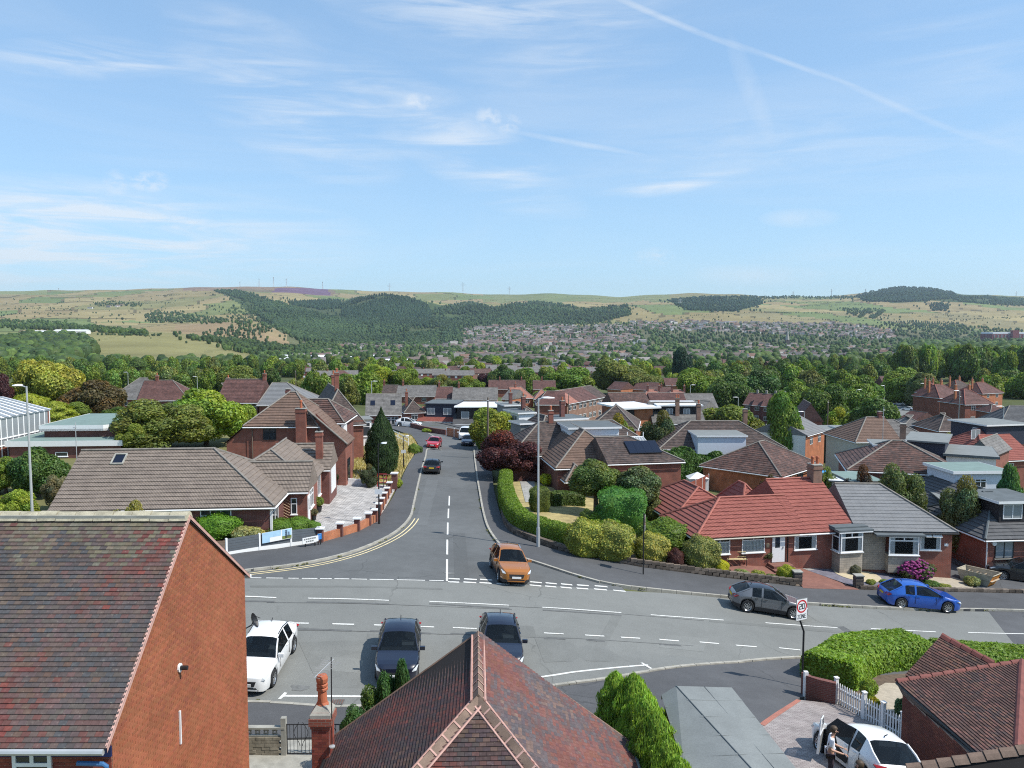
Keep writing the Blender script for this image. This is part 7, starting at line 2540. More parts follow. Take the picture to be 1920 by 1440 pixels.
town('far_town',[([(870,618),(960,608),(1100,612),(1180,606),(1200,640),(1150,648),(900,648),(860,640)],760,RF,WC),([(640,646),(720,644),(870,640),(1000,640),(1210,640),(1180,652),(960,656),(640,655)],300,RF,WC),([(1180,604),(1300,602),(1420,606),(1560,606),(1670,618),(1680,640),(1500,628),(1400,625),(1200,618)],640,RF,WC),([(800,668),(1200,664),(1250,672),(900,682)],70,RF,WC),([(1380,646),(1560,650),(1560,662),(1380,664)],60,RF,WC),([(840,652),(1250,652),(1300,668),(1250,690),(820,690)],190,RF,WC),([(1290,652),(1690,652),(1690,672),(1300,680)],110,RF,WC),([(540,655),(840,655),(840,690),(560,690)],60,RF,WC),([(160,577),(230,573),(225,577),(170,579)],7,RF,WC),])
proto={}
def far_house(w,d,eh,rise,roof,wall,hip=False):
 key=(w,roof,wall,hip)
 if key in proto:
  return proto[key]
 h=House.at('house',None,None,0,0,0,0,w,eh)
 h.walls(0,w,0,d,eh,wall,z0=-3,gables='' if hip else 'lr',rise=rise)
 h.roof(0,w,0,d,eh,rise,roof,'x',(3,3)if hip else(0,0),plain_=True,ridge=None,fascia=None,oh=.3)
 mb=MB()
 for i in range(max(2,int(w/3.2))):
  u=(i+.5)*w/max(2,int(w/3.2))-.6
  for z in(.9,3.3):
   if z+1<eh:
    m=MB()
    m.box((u+.6,-.03,z),(1.2,.06,1.1))
    m.build('window',M['pane_net']if(i+int(z))%2 else M['white'],h.o)
 h.chimney(w*.3,d/2,eh+.5,eh+rise+.9,.6,.6,'brick_red',0)
 proto[key]=h.o
 return h.o
first=set()
HZ=[((600,1210,706,724),24,'just behind the long grey row'),((560,900,692,712),34,'among trees left of the valley centre'),((900,1200,690,712),38,'among trees in the valley centre'),((1200,1480,690,704),14,'among trees right of the valley centre'),((840,1230,672,690),46,'in the rows before the valley bottom'),((1300,1600,672,684),22,'in the rows behind the right hand trees'),]
for(a,b,c,d),n,lb in HZ:
 P,ok=GP(np.linspace(a,b,n)+rng.uniform(-.5,.5,n)*(b-a)/n,rng.uniform(c,d,n))
 for i,p in enumerate(P):
  spec=random.choice([(9,8,4.8,2.6,'t_redbrown','brick_red',True),(14,8,4.9,2.4,'t_rust','brick_bn',False),(22,8,4.9,2.4,'t_grey_old','brick_red',False),(12,8,2.8,2.4,'t_mix','brick_dk',True),(16,8,4.8,2.4,'t_grey_old','cream',False)])
  k=(spec[0],spec[4],spec[5],spec[6])
  src=far_house(*spec)
  o=src if k not in first else copy_tree(src)
  first.add(k)
  o.matrix_basis=Matrix.Translation(Vector(p))@Matrix.Rotation(random.choice([.1,-.25,.4,1.3])+random.gauss(0,.08),4,'Z')
  tag(o,f"{'hipped ' if spec[6] else ''}{ {'t_redbrown': 'red', 't_rust': 'rust brown', 't_grey_old': 'grey', 't_mix': 'dark'}[spec[4]]} roofed house, {nth(i)} from the left {lb}",'house','houses '+lb)
for i,(px,py,w,lb)in enumerate(((540,676,34,'pale industrial shed with white wall left of the valley'),(520,686,30,'low white walled shed in front of the pale industrial one'),(598,680,34,'white industrial roof among trees'),(645,684,36,'largest white industrial roof among trees'),(690,680,26,'small white industrial roof, right of the largest'),(745,690,46,'long white factory block with flat roof'),(1165,690,40,'white walled hall by the playing field'),(1320,684,40,'dark roofed pavilion by the playing field'),(130,626,60,'long pale farm shed on the left hillside'),(70,628,40,'white and red depot sheds on the left hillside'))):
 g=G(px,py)
 L=w*g.y/F
 h=House.at('industrial_shed',lb,'shed',g.x-L/2,g.y,g.z,random.uniform(-.1,.1),L,6)
 eh=6 if g.y>500 else 4.5
 h.walls(0,L,0,18,eh,'render' if 'dark' not in lb else 'brick_bn',z0=-4)
 h.roof(0,L,0,18,eh,2.2,'felt_white' if 'dark' not in lb else 't_mix','x',(0,0),plain_=True,ridge=None,fascia=None)
g=AY(1925,634,2300)
h=House.at('brick_mill','huge dark red brick mill with tower and white roof at the right edge','mill',g.x-100,g.y,g.z,0,240,14)
h.walls(0,240,0,60,12,plain('mill_brick',(.20,.065,.065),.9),z0=-40)
h.part('roof','felt_white',(120,31,12),(236,60,5))
h.part('tower',plain('mill_tower_brick',(.21,.065,.065),.9),(62,-4,-30),(18,12,53))
for i in range(22):
 for z in(2,7):
  m=MB()
  m.box((6+i*10.6,-.3,z),(4,.5,3))
  m.build('window',M['pane_net'],h.o)
g=AY(1476,648,1900)
m=MB()
m.box((0,0,-10),(9,9,24))
sp1=empty('church',(g.x,g.y,g.z),0,'small church tower with pointed spire in the valley town','church')
m.build('tower',M['stone_wall'],sp1)
m=MB()
m.lathe([(5.2,14),(3.2,24),(.2,42)],(0,0,0),8)
m.build('spire',M['concrete'],sp1)
def mast(px,base,top,D,label,name='radio_mast',cat='mast',lattice=False,group=None):
 b,t=AY(px,base,D),AY(px,top,D)
 H=t.z-b.z
 o=empty(name,b-Vector((0,0,4)),0,label,cat,group)
 s=H*.035+.9
 m=MB()
 for sx in(-1,1):
  for sy in(-1,1):
   m.tube([(sx*s,sy*s,0),(sx*s*.25,sy*s*.25,H+4)],.55,4)
 for i in range(7):
  k0,k1=1-.75*i/7,1-.75*(i+1)/7
  z0,z1=(H+4)*i/7,(H+4)*(i+1)/7
  m.tube([(-s*k0,-s*k0,z0),(s*k1,-s*k1,z1)],.4,4)
  m.tube([(s*k0,-s*k0,z0),(-s*k1,-s*k1,z1)],.4,4)
 m.build('mast_frame',M['galv'],o)
 if lattice:
  m=MB()
  for z,w in((.62,.20),(.76,.26),(.9,.17)):
   m.tube([(-H*w,0,H*z+4),(H*w,0,H*z+4)],.6,4)
  m.build('cross_arm',M['galv'],o)
 else:
  m=MB()
  m.tube([(0,0,H*.86+4),(0,0,H*.93+4)],3.2,8)
  m.build('aerial_drum',M['concrete'],o)
for px,b,t,lb in((110,546,540,'tiny mast on the far left skyline'),(450,538,528,'leftmost slim mast on the heather moor'),(486,537,522,'second mast on the heather moor'),(513,537,519,'tallest mast at the top of the heather moor'),(537,537,522,'thick headed mast on the heather moor'),(605,541,528,'mast at the right end of the heather moor')):
 mast(px,b,t,6400,lb)
for px,b,t,lb in((730,547,531,'pylon on the skyline above the wooded hill'),(868,547,529,'tallest pylon on the middle skyline'),(955,553,537,'pylon on the skyline right of the tallest'),(1487,556,546,'small pylon on the right skyline'),(1559,555,542,'pylon left of the wooded summit'),(1623,551,541,'pylon beside the wooded summit'),(1905,556,546,'small pylon at the right end of the skyline')):
 mast(px,b,t,6400,lb,'pylon','pylon',True)
mast(1275,579,560,4200,'pylon in the field below the right hand wood','pylon','pylon',True)
# -- cars
def wheel_meshes(r,w=.21):
 def lath(prof,n=22):
  m=MB()
  R=[[Vector((rr*math.cos(2*math.pi*k/n),y,rr*math.sin(2*math.pi*k/n)))for k in range(n)]for rr,y in prof]
  for a,b in zip(R,R[1:]):
   for k in range(n):
    m.face([a[k],b[k],b[(k+1)%n],a[(k+1)%n]],smooth=True)
  return m
 t=lath([(r*.66,-w/2),(r*.93,-w/2),(r,-w*.36),(r,w*.36),(r*.93,w/2),(r*.66,w/2)])
 tm=t.mesh('tyre',M['tyre'])
 m=lath([(r*.68,-w*.44),(r*.60,-w*.30),(r*.60,w*.2)])
 for k in range(5):
  a=2*math.pi*k/5
  c,s=math.cos(a),math.sin(a)
  for o in(-.09,.09):
   q=[]
   for rr,d in((.12,-.5),(.12,.5),(.64,.42),(.64,-.42)):
    x=rr*r
    z=(o+d*.09)*r*(1+rr)
    q.append(Vector((x*c-z*s,-w*.40,x*s+z*c)))
   m.face(q)
 for k in range(12):
  a0,a1=2*math.pi*k/12,2*math.pi*(k+1)/12
  m.face([Vector((0,-w*.42,0)),Vector((.15*r*math.cos(a0),-w*.42,.15*r*math.sin(a0))),Vector((.15*r*math.cos(a1),-w*.42,.15*r*math.sin(a1)))])
 rm=m.mesh('rim',M['alloy'])
 m=lath([(r*.60,-w*.1),(.01,-w*.1)])
 return tm,rm,m.mesh('brake_disc',M['black'])
KINDS=dict(suv=(.035,.20,.53,.715,.635,.60),hatch=(.035,.21,.53,.745,.625,.56),estate=(.035,.20,.53,.735,.62,.54),saloon=(.13,.30,.53,.72,.635,.55),van=(.012,.05,.70,.86,.58,.52))
WM={}
def car(label,x,y,rz,L,Wd,H,pm,kind='suv',name='parked_car',cat='car',plate='w',clad=False,rails=False,z=None,group=None,opened=False,roofm=None):
 rb,rt,ft,fb,bk,hk=KINDS[kind]
 belt,hood=bk*H,hk*H
 rw=.35 if kind!='hatch' else .325
 ra=rw+.055
 xf,xr=L*(.5-.205),L*(-.5+.19)
 c,s_=math.cos(rz),math.sin(rz)
 if z is None:
  zf,zr=h1(x+c*xf,y+s_*xf),h1(x+c*xr,y+s_*xr)
  zl,zq=h1(x-s_*.75,y+c*.75),h1(x+s_*.75,y-c*.75)
  pitch,roll,z=-math.atan2(zf-zr,xf-xr),math.atan2(zl-zq,1.5),(zf+zr)/2
 else:
  pitch=roll=0
 o=empty(name,(x,y,z+.005),rz,label,cat,group)
 o.rotation_euler=(roll,pitch,rz)
 ip=lambda s,pts:float(np.interp(s,[p[0]for p in pts],[p[1]for p in pts]))
 mid_=(rt+ft)/2
 ZT=[(0,belt*.86),(rb*.6,belt*.97),(rb,belt),(rt,H*(.925 if kind!='van' else .97)),(rt+.05,H*.962),(rt+.11,H*.985),(mid_,H),(ft-.08,H*.99),(ft-.04,H*.975),(ft,H*.945),(fb,belt*1.02),(fb+.03,belt*.995),(.88,hood*1.0),(.94,hood*.955),(.985,hood*.84),(1,hood*.66)]
 ZB=[(0,belt*.80),(.03,belt*.985),(fb,belt*.955),(.88,hood*.955),(.94,hood*.91),(.985,hood*.80),(1,hood*.62)]
 WW=[(0,.72),(.02,.85),(.07,.95),(.16,1),(.42,.985),(.8,1),(.89,.96),(.94,.89),(.975,.78),(1,.58)]
 Z0=[(0,.36),(.03,.24),(.10,.19),(.9,.18),(.97,.20),(1,.28)]
 S={0,.012,.035,.07,rb,rt,rt+.03,rt+.05,rt+.11,ft-.08,ft-.04,.88,.94,mid_-.012,mid_+.012,ft,fb,fb+.03,.80,.86,.90,.935,.965,.985,1.0,(rb+rt)/2,(ft+fb)/2,ft-.05}
 for xw in(xf,xr):
  for k in(-1.001,-.95,-.8,-.5,0,.5,.8,.95,1.001):
   S.add((xw+ra*k)/L+.5)
 S=sorted(S)
 rings=[]
 for s in S:
  X=(s-.5)*L
  zt,zb,w,z0=ip(s,ZT),ip(s,ZB),ip(s,WW)*Wd/2,ip(s,Z0)
  for xw in(xf,xr):
   d=abs(X-xw)
   if d<ra:
    z0=max(z0,rw+math.sqrt(ra*ra-d*d))
  z0=min(z0,zb-.08)
  zt=max(zt,zb+.012)
  k=min(1,max(0,(zt-zb)/(H-belt)))
  wt=w*(.94-.225*k)
  dz=zb-z0
  rings.append([(X,0,z0),(X,w*.93,z0),(X,w*.985,z0+.3*dz),(X,w,z0+.68*dz),(X,w*.965,zb),(X,wt,zt-.075*k-.004),(X,wt*.70,zt-.018*k-.004),(X,0,zt)])
 body=MB()
 gl_={'windscreen':MB(),'rear_window':MB()}
 for i in range(len(S)-1):
  a,b,s0,s1=rings[i],rings[i+1],S[i],S[i+1]
  sm_=(s0+s1)/2
  for j in range(7):
   tgt,m=body,(1 if j==0 or(clad and j==1)else 0)
   if j==4 and rb+.01<sm_<fb and not(mid_-.012<sm_<mid_+.012)and not(rt<sm_<rt+.03 and kind!='van')and sm_>rt and not(kind=='van' and sm_<mid_):
    tgt,m=None,0
   if roofm and j>=5 and rt<sm_<ft:
    m=2
   if j>=5 and ft<sm_<fb:
    tgt,m=gl_['windscreen'],0
   if j>=5 and rb<sm_<rt:
    tgt,m=gl_['rear_window'],0
   for sg in(1,-1):
    q=[Vector((p[0],p[1]*sg,p[2]))for p in(a[j],b[j],b[j+1],a[j+1])]
    if tgt is None:
     gl_.setdefault(('side_window',sg,sm_>mid_),MB()).face(q if sg<0 else q[::-1],0,smooth=True)
     continue
    tgt.face(q if sg<0 else q[::-1],m,smooth=True)
 for ri,f in((0,1),(-1,-1)):
  r=rings[ri]
  loop=[Vector(p)for p in r]+[Vector((p[0],-p[1],p[2]))for p in r[-2:0:-1]]
  body.face(loop[::f],0)
 def fin(mb,nm,mats,par):
  me=mb.mesh(nm,mats,merge=True)
  me.set_sharp_from_angle(angle=math.radians(38))
  return link(nm,me,par)
 bo=fin(body,'body',[pm,M['trim'],roofm or pm],o)
 for nm,mb in gl_.items():
  if mb.f:
   fin(mb,nm if isinstance(nm,str)else nm[0],M['car_glass'],o)
 R={round(s,4):r for s,r in zip(S,rings)}
 at=lambda s,j,sg=1,dy=0.0,dz=0.0:Vector((R[round(s,4)][j][0],(R[round(s,4)][j][1]+dy)*sg,R[round(s,4)][j][2]+dz))
 for sg in(1,-1):
  m=MB()
  m.tube([at(fb,4,sg,-.02,.02),at((ft+fb)/2,5,sg),at(ft,5,sg)],.035,6)
  m.build('pillar',pm,o)
  if kind not in('van',):
   m=MB()
   m.tube([at(rb,4,sg,-.03,.0),at((rb+rt)/2,5,sg),at(rt,5,sg)],.04,6)
   m.build('pillar',pm,o)
 if rails:
  for sg in(1,-1):
   m=MB()
   m.tube([at(rt+.03,5,sg,-.02,.06),at(mid_-.012,5,sg,-.02,.075),at(ft-.05,5,sg,-.02,.05)],.02,5)
   m.build('roof_rail',M['alloy' if clad else 'black'],o)
 key=round(rw,3)
 if key not in WM:
  WM[key]=wheel_meshes(rw)
 tm,rm,dm=WM[key]
 for xw in(xf,xr):
  for sg in(1,-1):
   w_=link('wheel',tm,o,(xw,sg*(Wd/2-.115),rw),math.pi if sg>0 else 0)
   link('rim',rm,w_)
   link('brake_disc',dm,w_)
 def blob(nm,mat,pts,th,par=o):
  m=MB()
  pts=[Vector(p)for p in pts]
  n=Vector((0,0,0))
  for i in range(len(pts)):
   n+=pts[i].cross(pts[(i+1)%len(pts)])
  n=n.normalized()*th
  top=[p+n for p in pts]
  m.face(top)
  for i in range(len(pts)):
   m.face([pts[i]-n,pts[(i+1)%len(pts)]-n,top[(i+1)%len(pts)],top[i]])
  return m.build(nm,M[mat]if isinstance(mat,str)else mat,par)
 xe=L/2
 w9=Wd/2
 hb=hood
 for sg in(1,-1):
  q=[(xe-.045,sg*w9*.54,hb*.68),(xe-.15,sg*w9*.86,hb*.72),(xe-.40,sg*w9*.955,hb*.885),(xe-.15,sg*w9*.72,hb*.815)]
  blob('headlight','head',q if sg>0 else q[::-1],.035)
  q=[(-xe+.01,sg*w9*.50,belt*.80),(-xe+.05,sg*w9*.86,belt*.78),(-xe+.22,sg*w9*.985,belt*.93),(-xe+.05,sg*w9*.62,belt*.94)]
  blob('tail_light','tail',q[::-1]if sg>0 else q,.045)
  p=at(fb,4,sg,.04,.03)
  m=MB()
  m.box((p.x-.16,p.y+sg*.09,p.z-.01),(.11,.22,.15))
  m.build('wing_mirror',pm,o)
  for s in(mid_+.02,rt+.06):
   m=MB()
   m.box(((s-.5)*L+.12,sg*(w9+.004),belt*.88),(.17,.03,.025))
   m.build('door_handle',pm if not clad else M['trim'],o)
  for s in((mid_+fb)/2+.085,mid_,rt+.02):
   m=MB()
   m.box(((s-.5)*L,sg*(w9-.008),.42),(.012,.02,belt*.97-.42))
   m.build('door_seam',M['trim'],o)
 blob('grille','trim',[(xe-.010,-w9*.42,hb*.50),(xe-.010,w9*.42,hb*.50),(xe-.035,w9*.50,hb*.70),(xe-.035,-w9*.50,hb*.70)],.03)
 blob('lower_intake','trim',[(xe-.03,-w9*.6,.30),(xe-.03,w9*.6,.30),(xe-.008,w9*.5,.42),(xe-.008,-w9*.5,.42)],.02)
 for k,(px,mt)in enumerate(((xe+.022,'plate_w'),(-xe-.02,'plate_y'))):
  m=MB()
  m.box((px,0,.47 if k==0 else belt*.70),(.02,.52,.11))
  m.build('number_plate',M[mt],o)
 if clad or kind in('suv','estate'):
  blob('rear_bumper','trim',[(-xe+.02,-w9*.7,.32),(-xe+.02,-w9*.7,.52),(-xe+.02,w9*.7,.52),(-xe+.02,w9*.7,.32)][::-1],.03)
 for x0,yy,wd in((mid_+.02,.36,.5),(mid_+.02,-.36,.5),(rt+.12,0,1.25)):
  X=(x0-.5)*L
  m=MB()
  m.box((X,yy,.55),(.5,wd,.16))
  m.face([(X-.22,yy-wd/2,.6),(X-.22,yy+wd/2,.6),(X-.42,yy+wd*.42,H*.80),(X-.42,yy-wd*.42,H*.80)])
  m.face([(X-.22,yy-wd/2,.6),(X-.42,yy-wd*.42,H*.80),(X-.42,yy+wd*.42,H*.80),(X-.22,yy+wd/2,.6)])
  m.box((X-.42,yy,H*.80),(.1,wd*.45,.16))
  m.build('seat',M['seat'],o)
 m=MB()
 m.box(((fb-.06-.5)*L,0,belt*.72),(.55,Wd*.8,belt*.2))
 m.build('dashboard',M['trim'],o)
 m=MB()
 m.tube([((mid_+.115-.5)*L,-.36+.19*math.cos(t),belt*.93+.17*math.sin(t))for t in np.linspace(0,6.3,15)],.018,5)
 m.build('steering_wheel',M['trim'],o)
 m=MB()
 p=at(rt+.05,7)
 m.tube([p,p+Vector((-.14,0,.10))],.018,5)
 m.build('roof_aerial',M['trim'],o)
 if opened:
  zs=.34
  xa,xb=(mid_-.5)*L,(fb-.52)*L
  for sg,u0,u1 in((1,xa,xb),):
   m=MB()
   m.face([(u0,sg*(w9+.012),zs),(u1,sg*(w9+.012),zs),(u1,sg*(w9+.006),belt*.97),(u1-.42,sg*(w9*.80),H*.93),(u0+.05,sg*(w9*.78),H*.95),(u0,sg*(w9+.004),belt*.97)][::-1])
   m.build('dark_opening_sheet',M['dark'],o)  # near-black sheet over the flank, shade of the cabin painted in
   d=MB()
   d.box((-.52,0,zs),(1.04,.07,belt-zs))
   do=d.build('door',pm,o)
   do.location=(u1,sg*(w9+.03),0)
   do.rotation_euler=(0,0,-math.radians(36)*sg)
   m=MB()
   for a,b in(((0,0,belt),(-.40,0,H*.93)),((-.40,0,H*.93),(-1.0,0,H*.94)),((-1.0,0,H*.94),(-1.04,0,belt))):
    m.tube([a,b],.03,5)
   m.build('window_frame',pm,do)
   m=MB()
   m.face([(0,0,belt),(-.40,0,H*.93),(-1.0,0,H*.94),(-1.04,0,belt)])
   m.build('pane',M['pane_clear'],do)
 return o
P_OR,P_GY,P_BL=paint('orange_metallic',(.36,.125,.012),rough=.3),paint('grey_metallic',(.14,.145,.155),metal=.3),paint('bright_blue_paint',(.004,.085,.42),rough=.3)
P_WH,P_NV,P_BK,P_RD=paint('white_paint',(.80,.80,.79)),paint('navy_paint_car',(.004,.006,.020)),paint('black_paint_car',(.012,.012,.014)),paint('red_paint',(.45,.012,.022))
P_DB=paint('dark_blue_paint',(.018,.028,.06))
def at_px(px,py):
 g=G(px,py)
 return g.x,g.y
D90=-math.pi/2
a=at_px(953,1078)
car('orange compact sports utility car turning out of the side road',*a,D90+.20,4.28,1.80,1.66,P_OR,'suv','car',clad=True,rails=True)
a=at_px(1437,1146)
o=car('grey crossover car with black roof passing behind the twenty zone sign',*a,-.07,4.30,1.77,1.55,P_GY,'suv','car',clad=True,roofm=P_BK)
a=at_px(1721,1137)
car('bright blue sporty estate car parked against the pavement kerb',*a,-.05,4.65,1.88,1.60,P_BL,'estate')
car('white sports utility car parked in the bay beside the near brick gable',-10.35,31.9,D90-.03,4.40,1.82,1.58,P_WH,'suv',rails=True)
car('dark navy sports utility car with panoramic roof parked in the bay, behind dark conifers',-4.85,32.7,D90+.09,4.15,1.80,1.60,P_NV,'suv')
car('dark blue car half hidden by the near hipped roof tip',-.55,33.9,D90+.07,4.4,1.80,1.58,P_NV,'suv',rails=True)
g=G(807,889)
car('dark saloon car seen from behind on the left of the side road',g.x,g.y+1.8,-D90+.06,4.5,1.80,1.45,P_BK,'saloon','car')
g=G(811,842)
car('red hatchback coming down the side road',g.x,g.y+2,D90-.05,4.0,1.72,1.48,P_RD,'hatch','car')
g=G(876,837)
car('dark blue hatchback parked on the right, in front of the white van',g.x,g.y+2,D90,4.2,1.78,1.45,P_DB,'hatch')
g=G(873,828)
car('white van parked behind the dark blue hatchback',g.x-.3,g.y+4,D90,4.6,1.85,1.9,P_WH,'van','van','van')
g=G(766,801)
car('white sports utility car parked sideways at the bend in the road',g.x,g.y,-.12,4.5,1.84,1.65,P_WH,'suv')
g=G(727,792)
car('blue car on the drive before the skylight bungalow',g.x,g.y,-.3,4.1,1.75,1.45,P_DB,'hatch')
g=G(1908,1088)
car('black sports utility car cut by the right edge, beyond the skip',g.x+.3,g.y,2.75,4.5,1.86,1.66,P_BK,'suv')
wc=car('white hatchback with open passenger door on the block paved drive',11.25,24.4,math.radians(98),4.1,1.74,1.50,P_WH,'hatch',opened=True)
for px,py,hd,pm,kd,lb in((1686,760,2.5,P_WH,'hatch','white car nearest the green on the bending street'),(1702,770,2.4,P_WH,'estate','white estate car parked on the bending street'),(1668,757,2.6,P_GY,'hatch','grey car half hidden by the dark round tree'),(1748,769,.6,P_RD,'hatch','red car on the drive of the red roofed semis'),(1897,806,.1,P_BL,'hatch','small blue car parked on the right before the dark roofed bungalow'),(1556,829,1.9,P_GY,'suv','silver grey car on the drive of the grey gabled bungalow'),(1781,851,.2,paint('maroon_paint',(.2,.01,.05)),'hatch','maroon car beside the navy box dormer'),(1896,775,.0,P_GY,'hatch','grey car on the far right street')):
 g=G(px,py)
 car(lb,g.x,g.y,hd,4.2,1.76,1.48,pm,kd)
 # -- people
def skin_mesh(name,joints,bones,mat,parent,root=0,lv=1):
 me=bpy.data.meshes.new(name)
 me.from_pydata([j[:3]for j in joints],bones,[])
 o=link(name,me,parent)
 sk=o.modifiers.new('skin','SKIN')
 sk.use_smooth_shade=True
 if not me.skin_vertices:
  return o
 for i,j in enumerate(joints):
  d=me.skin_vertices[0].data[i]
  d.radius=(j[3],j[4]if len(j)>4 else j[3])
  d.use_root=i==root
 sb=o.modifiers.new('smooth','SUBSURF')
 sb.levels=sb.render_levels=lv
 me.materials.append(mat)
 return o
def person(label,x,y,z,rz,top,legs,hairm,arm=.55,bag=None,hair_r=.118):
 o=empty('person',(x,y,z),rz,label,'person')
 J=[(0,0,.92,.12,.15),(0,0,1.12,.105,.14),(.02,0,1.34,.11,.17),(.04,0,1.45,.055),(.07,0,1.50,.055),(.09,0,1.60,.088,.078),(.085,0,1.69,.07,.065),(.02,.19,1.38,.055),(.02,-.19,1.38,.055),(-.02,.24,1.12,.043),(-.02,-.24,1.12,.043),(.05+arm*.35,.19,1.02,.030),(.05+arm*.35,-.19,1.02,.030),(.10+arm*.35,.18,1.02,.036,.02),(.10+arm*.35,-.18,1.02,.036,.02),(0,.10,.86,.095),(0,-.10,.86,.095),(.02,.10,.48,.062),(.02,-.10,.48,.062),(-.02,.10,.09,.042),(-.02,-.10,.09,.042),(.13,.11,.035,.036),(.13,-.11,.035,.036)]
 E=[(0,1),(1,2),(2,3),(3,4),(4,5),(5,6),(2,7),(2,8),(7,9),(8,10),(9,11),(10,12),(11,13),(12,14),(0,15),(0,16),(15,17),(16,18),(17,19),(18,20),(19,21),(20,22)]
 b=skin_mesh('body',J,E,M['skin'],o)
 T=[(0,0,.88,.15,.175),(0,0,1.12,.13,.165),(.02,0,1.34,.13,.19),(.03,0,1.45,.07),(.02,.19,1.38,.072),(.02,-.19,1.38,.072),(-.01,.23,1.17,.062),(-.01,-.23,1.17,.062)]
 skin_mesh('top',T,[(0,1),(1,2),(2,3),(2,4),(2,5),(4,6),(5,7)],M[top],o)
 Lg=[(0,0,.92,.13,.16),(0,.10,.84,.108),(0,-.10,.84,.108),(.02,.10,.48,.078),(.02,-.10,.48,.078),(-.015,.10,.12,.065),(-.015,-.10,.12,.065)]
 skin_mesh('trousers',Lg,[(0,1),(0,2),(1,3),(2,4),(3,5),(4,6)],M[legs],o)
 m=MB()
 V=CSV5*np.array([hair_r,hair_r*.86,hair_r*1.02])+np.array([.07,0,1.655])
 keep=[q for q in CSQ5 if not all((V[i][0]>.105 and V[i][2]<1.70)for i in q)]
 hm=np_mesh('hair',V,np.array(keep),M[hairm],smooth=True)
 link('hair',hm,o)
 for sg in(1,-1):
  m=MB()
  for k in range(4):
   yy=sg*.18+(k-1.5)*.02
   x0=.10+arm*.35
   m.tube([(x0+.02,yy,1.02),(x0+.075+.012*(k in(1,2)),yy,1.005),(x0+.095+.012*(k in(1,2)),yy,.965)],.009,5)
  m.tube([(x0,sg*.18-sg*.03,1.02),(x0+.05,sg*.18-sg*.06,1.0)],.010,5)
  m.build('fingers',M['skin'],o)
 m=MB()
 m.tube([(.165,0,1.60),(.20,0,1.585)],.014,5)
 m.build('nose',M['skin'],o)
 if bag:
  m=MB()
  m.box((.0,.24,.72),(.32,.12,.22))
  m.tube([(-.1,.24,.93),(0,.22,1.38),(.1,.24,.93)],.012,5)
  m.build('bag',M[bag],o)
 return o
person('person with short brown hair in a white top leaning into the open car door',9.72,23.15,h1(9.72,23.15),-.35,'shirt','trousers','hair',.8,'shirt')
person('person with tied dark hair in a brown top holding a phone beside the white car',9.48,20.5,h1(9.48,20.5),2.9,'jacket','trousers','hair',.7)
# -- gardens, walls, fences, posts
def sheet(name,px,mat,dz=.05,step=1.5):
 return drape(name,gl(px),dz,M[mat],step)
sheet('block_paved_drive',[(590,1004),(700,986),(722,955),(744,912),(640,905),(604,925),(588,960)],'block_pale',.06)
sheet('garden_soil',[(380,1046),(440,1040),(602,1018),(600,985),(520,985),(380,1000)],'soil',.04)
sheet('artificial_lawn',[(545,985),(590,985),(588,966),(540,968)],'turf_green',.07)
sheet('dry_grass_bank',[(650,905),(745,905),(768,866),(785,838),(770,815),(735,812),(690,840),(655,870)],'dry_grass',.05)
sheet('garden_paving',[(652,905),(706,905),(712,885),(668,882)],'flag',.07)
sheet('corner_lawn',[(950,905),(950,935),(972,985),(1010,1008),(1130,1020),(1200,1040),(1250,1000),(1200,940),(1060,925),(1000,905)],'dry_grass',.10)
sheet('garden_path',[(975,905),(1002,905),(1004,944),(985,944)],'flag',.13)
sheet('brick_drive',[(1365,1066),(1437,1058),(1493,1064),(1612,1109),(1506,1106),(1497,1092),(1380,1084)],'block_red',.12)
sheet('flagged_terrace',[(1493,1064),(1557,1052),(1625,1052),(1640,1064),(1563,1065),(1515,1073)],'flag',.13)
sheet('slate_chip_bed',[(1515,1073),(1563,1065),(1640,1064),(1690,1074),(1690,1098),(1612,1107)],'slate_chip',.13)
g=G(1607,1081)
drape('sand_circle',[(g.x+1.55*math.cos(t),g.y+1.55*math.sin(t))for t in np.linspace(0,6.2,28)],.15,M['sand_gravel'],1)
sheet('gravel_bed',[(1690,1072),(1745,1070),(1830,1100),(1815,1111),(1690,1109)],'gravel',.12)
sheet('side_drive',[(1742,1066),(1788,1034),(1810,1036),(1900,1085),(1960,1095),(1960,1113),(1840,1110)],'apron',.10)
sheet('front_soil',[(1010,1020),(1120,1048),(1340,1081),(1370,1070),(1300,1050),(1150,1010)],'soil',.11)
sheet('block_paved_apron',[(1428,1362),(1498,1316),(1570,1324),(1700,1392),(1740,1440),(1740,1470),(1380,1470)],'block_gry',.09)
sheet('block_edging',[(1424,1362),(1494,1315),(1502,1318),(1434,1366)],'block_edge',.10,2)
sheet('garden_slab',[(1632,1300),(1660,1284),(1715,1284),(1715,1340),(1665,1338)],'gravel',.10)
sheet('hedge_bed',[(1512,1290),(1570,1318),(1640,1360),(1720,1360),(1720,1290),(1930,1270),(1930,1245),(1512,1270)],'soil',.08)
sheet('yard',[(440,1392),(660,1388),(700,1470),(440,1470)],'concrete',.05)
drape('green',gl([(1640,752),(1735,748),(1748,738),(1660,736)]),.05,plain('mown_green',(.17,.26,.05),.95,.15,.3),6)
drape('green',gl([(1590,772),(1625,772),(1625,756),(1590,758)]),.05,plain('mown_grass',(.20,.24,.07),.95,.15,.3),6)
drape('bending_street',gl([(1640,754),(1700,760),(1790,786),(1800,800),(1850,812),(1760,806),(1700,790),(1660,775),(1640,764)]),.08,M['road_main'],6)
drape('rear_street',gl([(1500,838),(1560,842),(1640,850),(1640,862),(1590,858),(1500,852)]),.08,M['road_side'],5)
drape('concrete_drive',gl([(1517,838),(1548,842),(1552,826),(1530,824)]),.10,M['flag'],4)
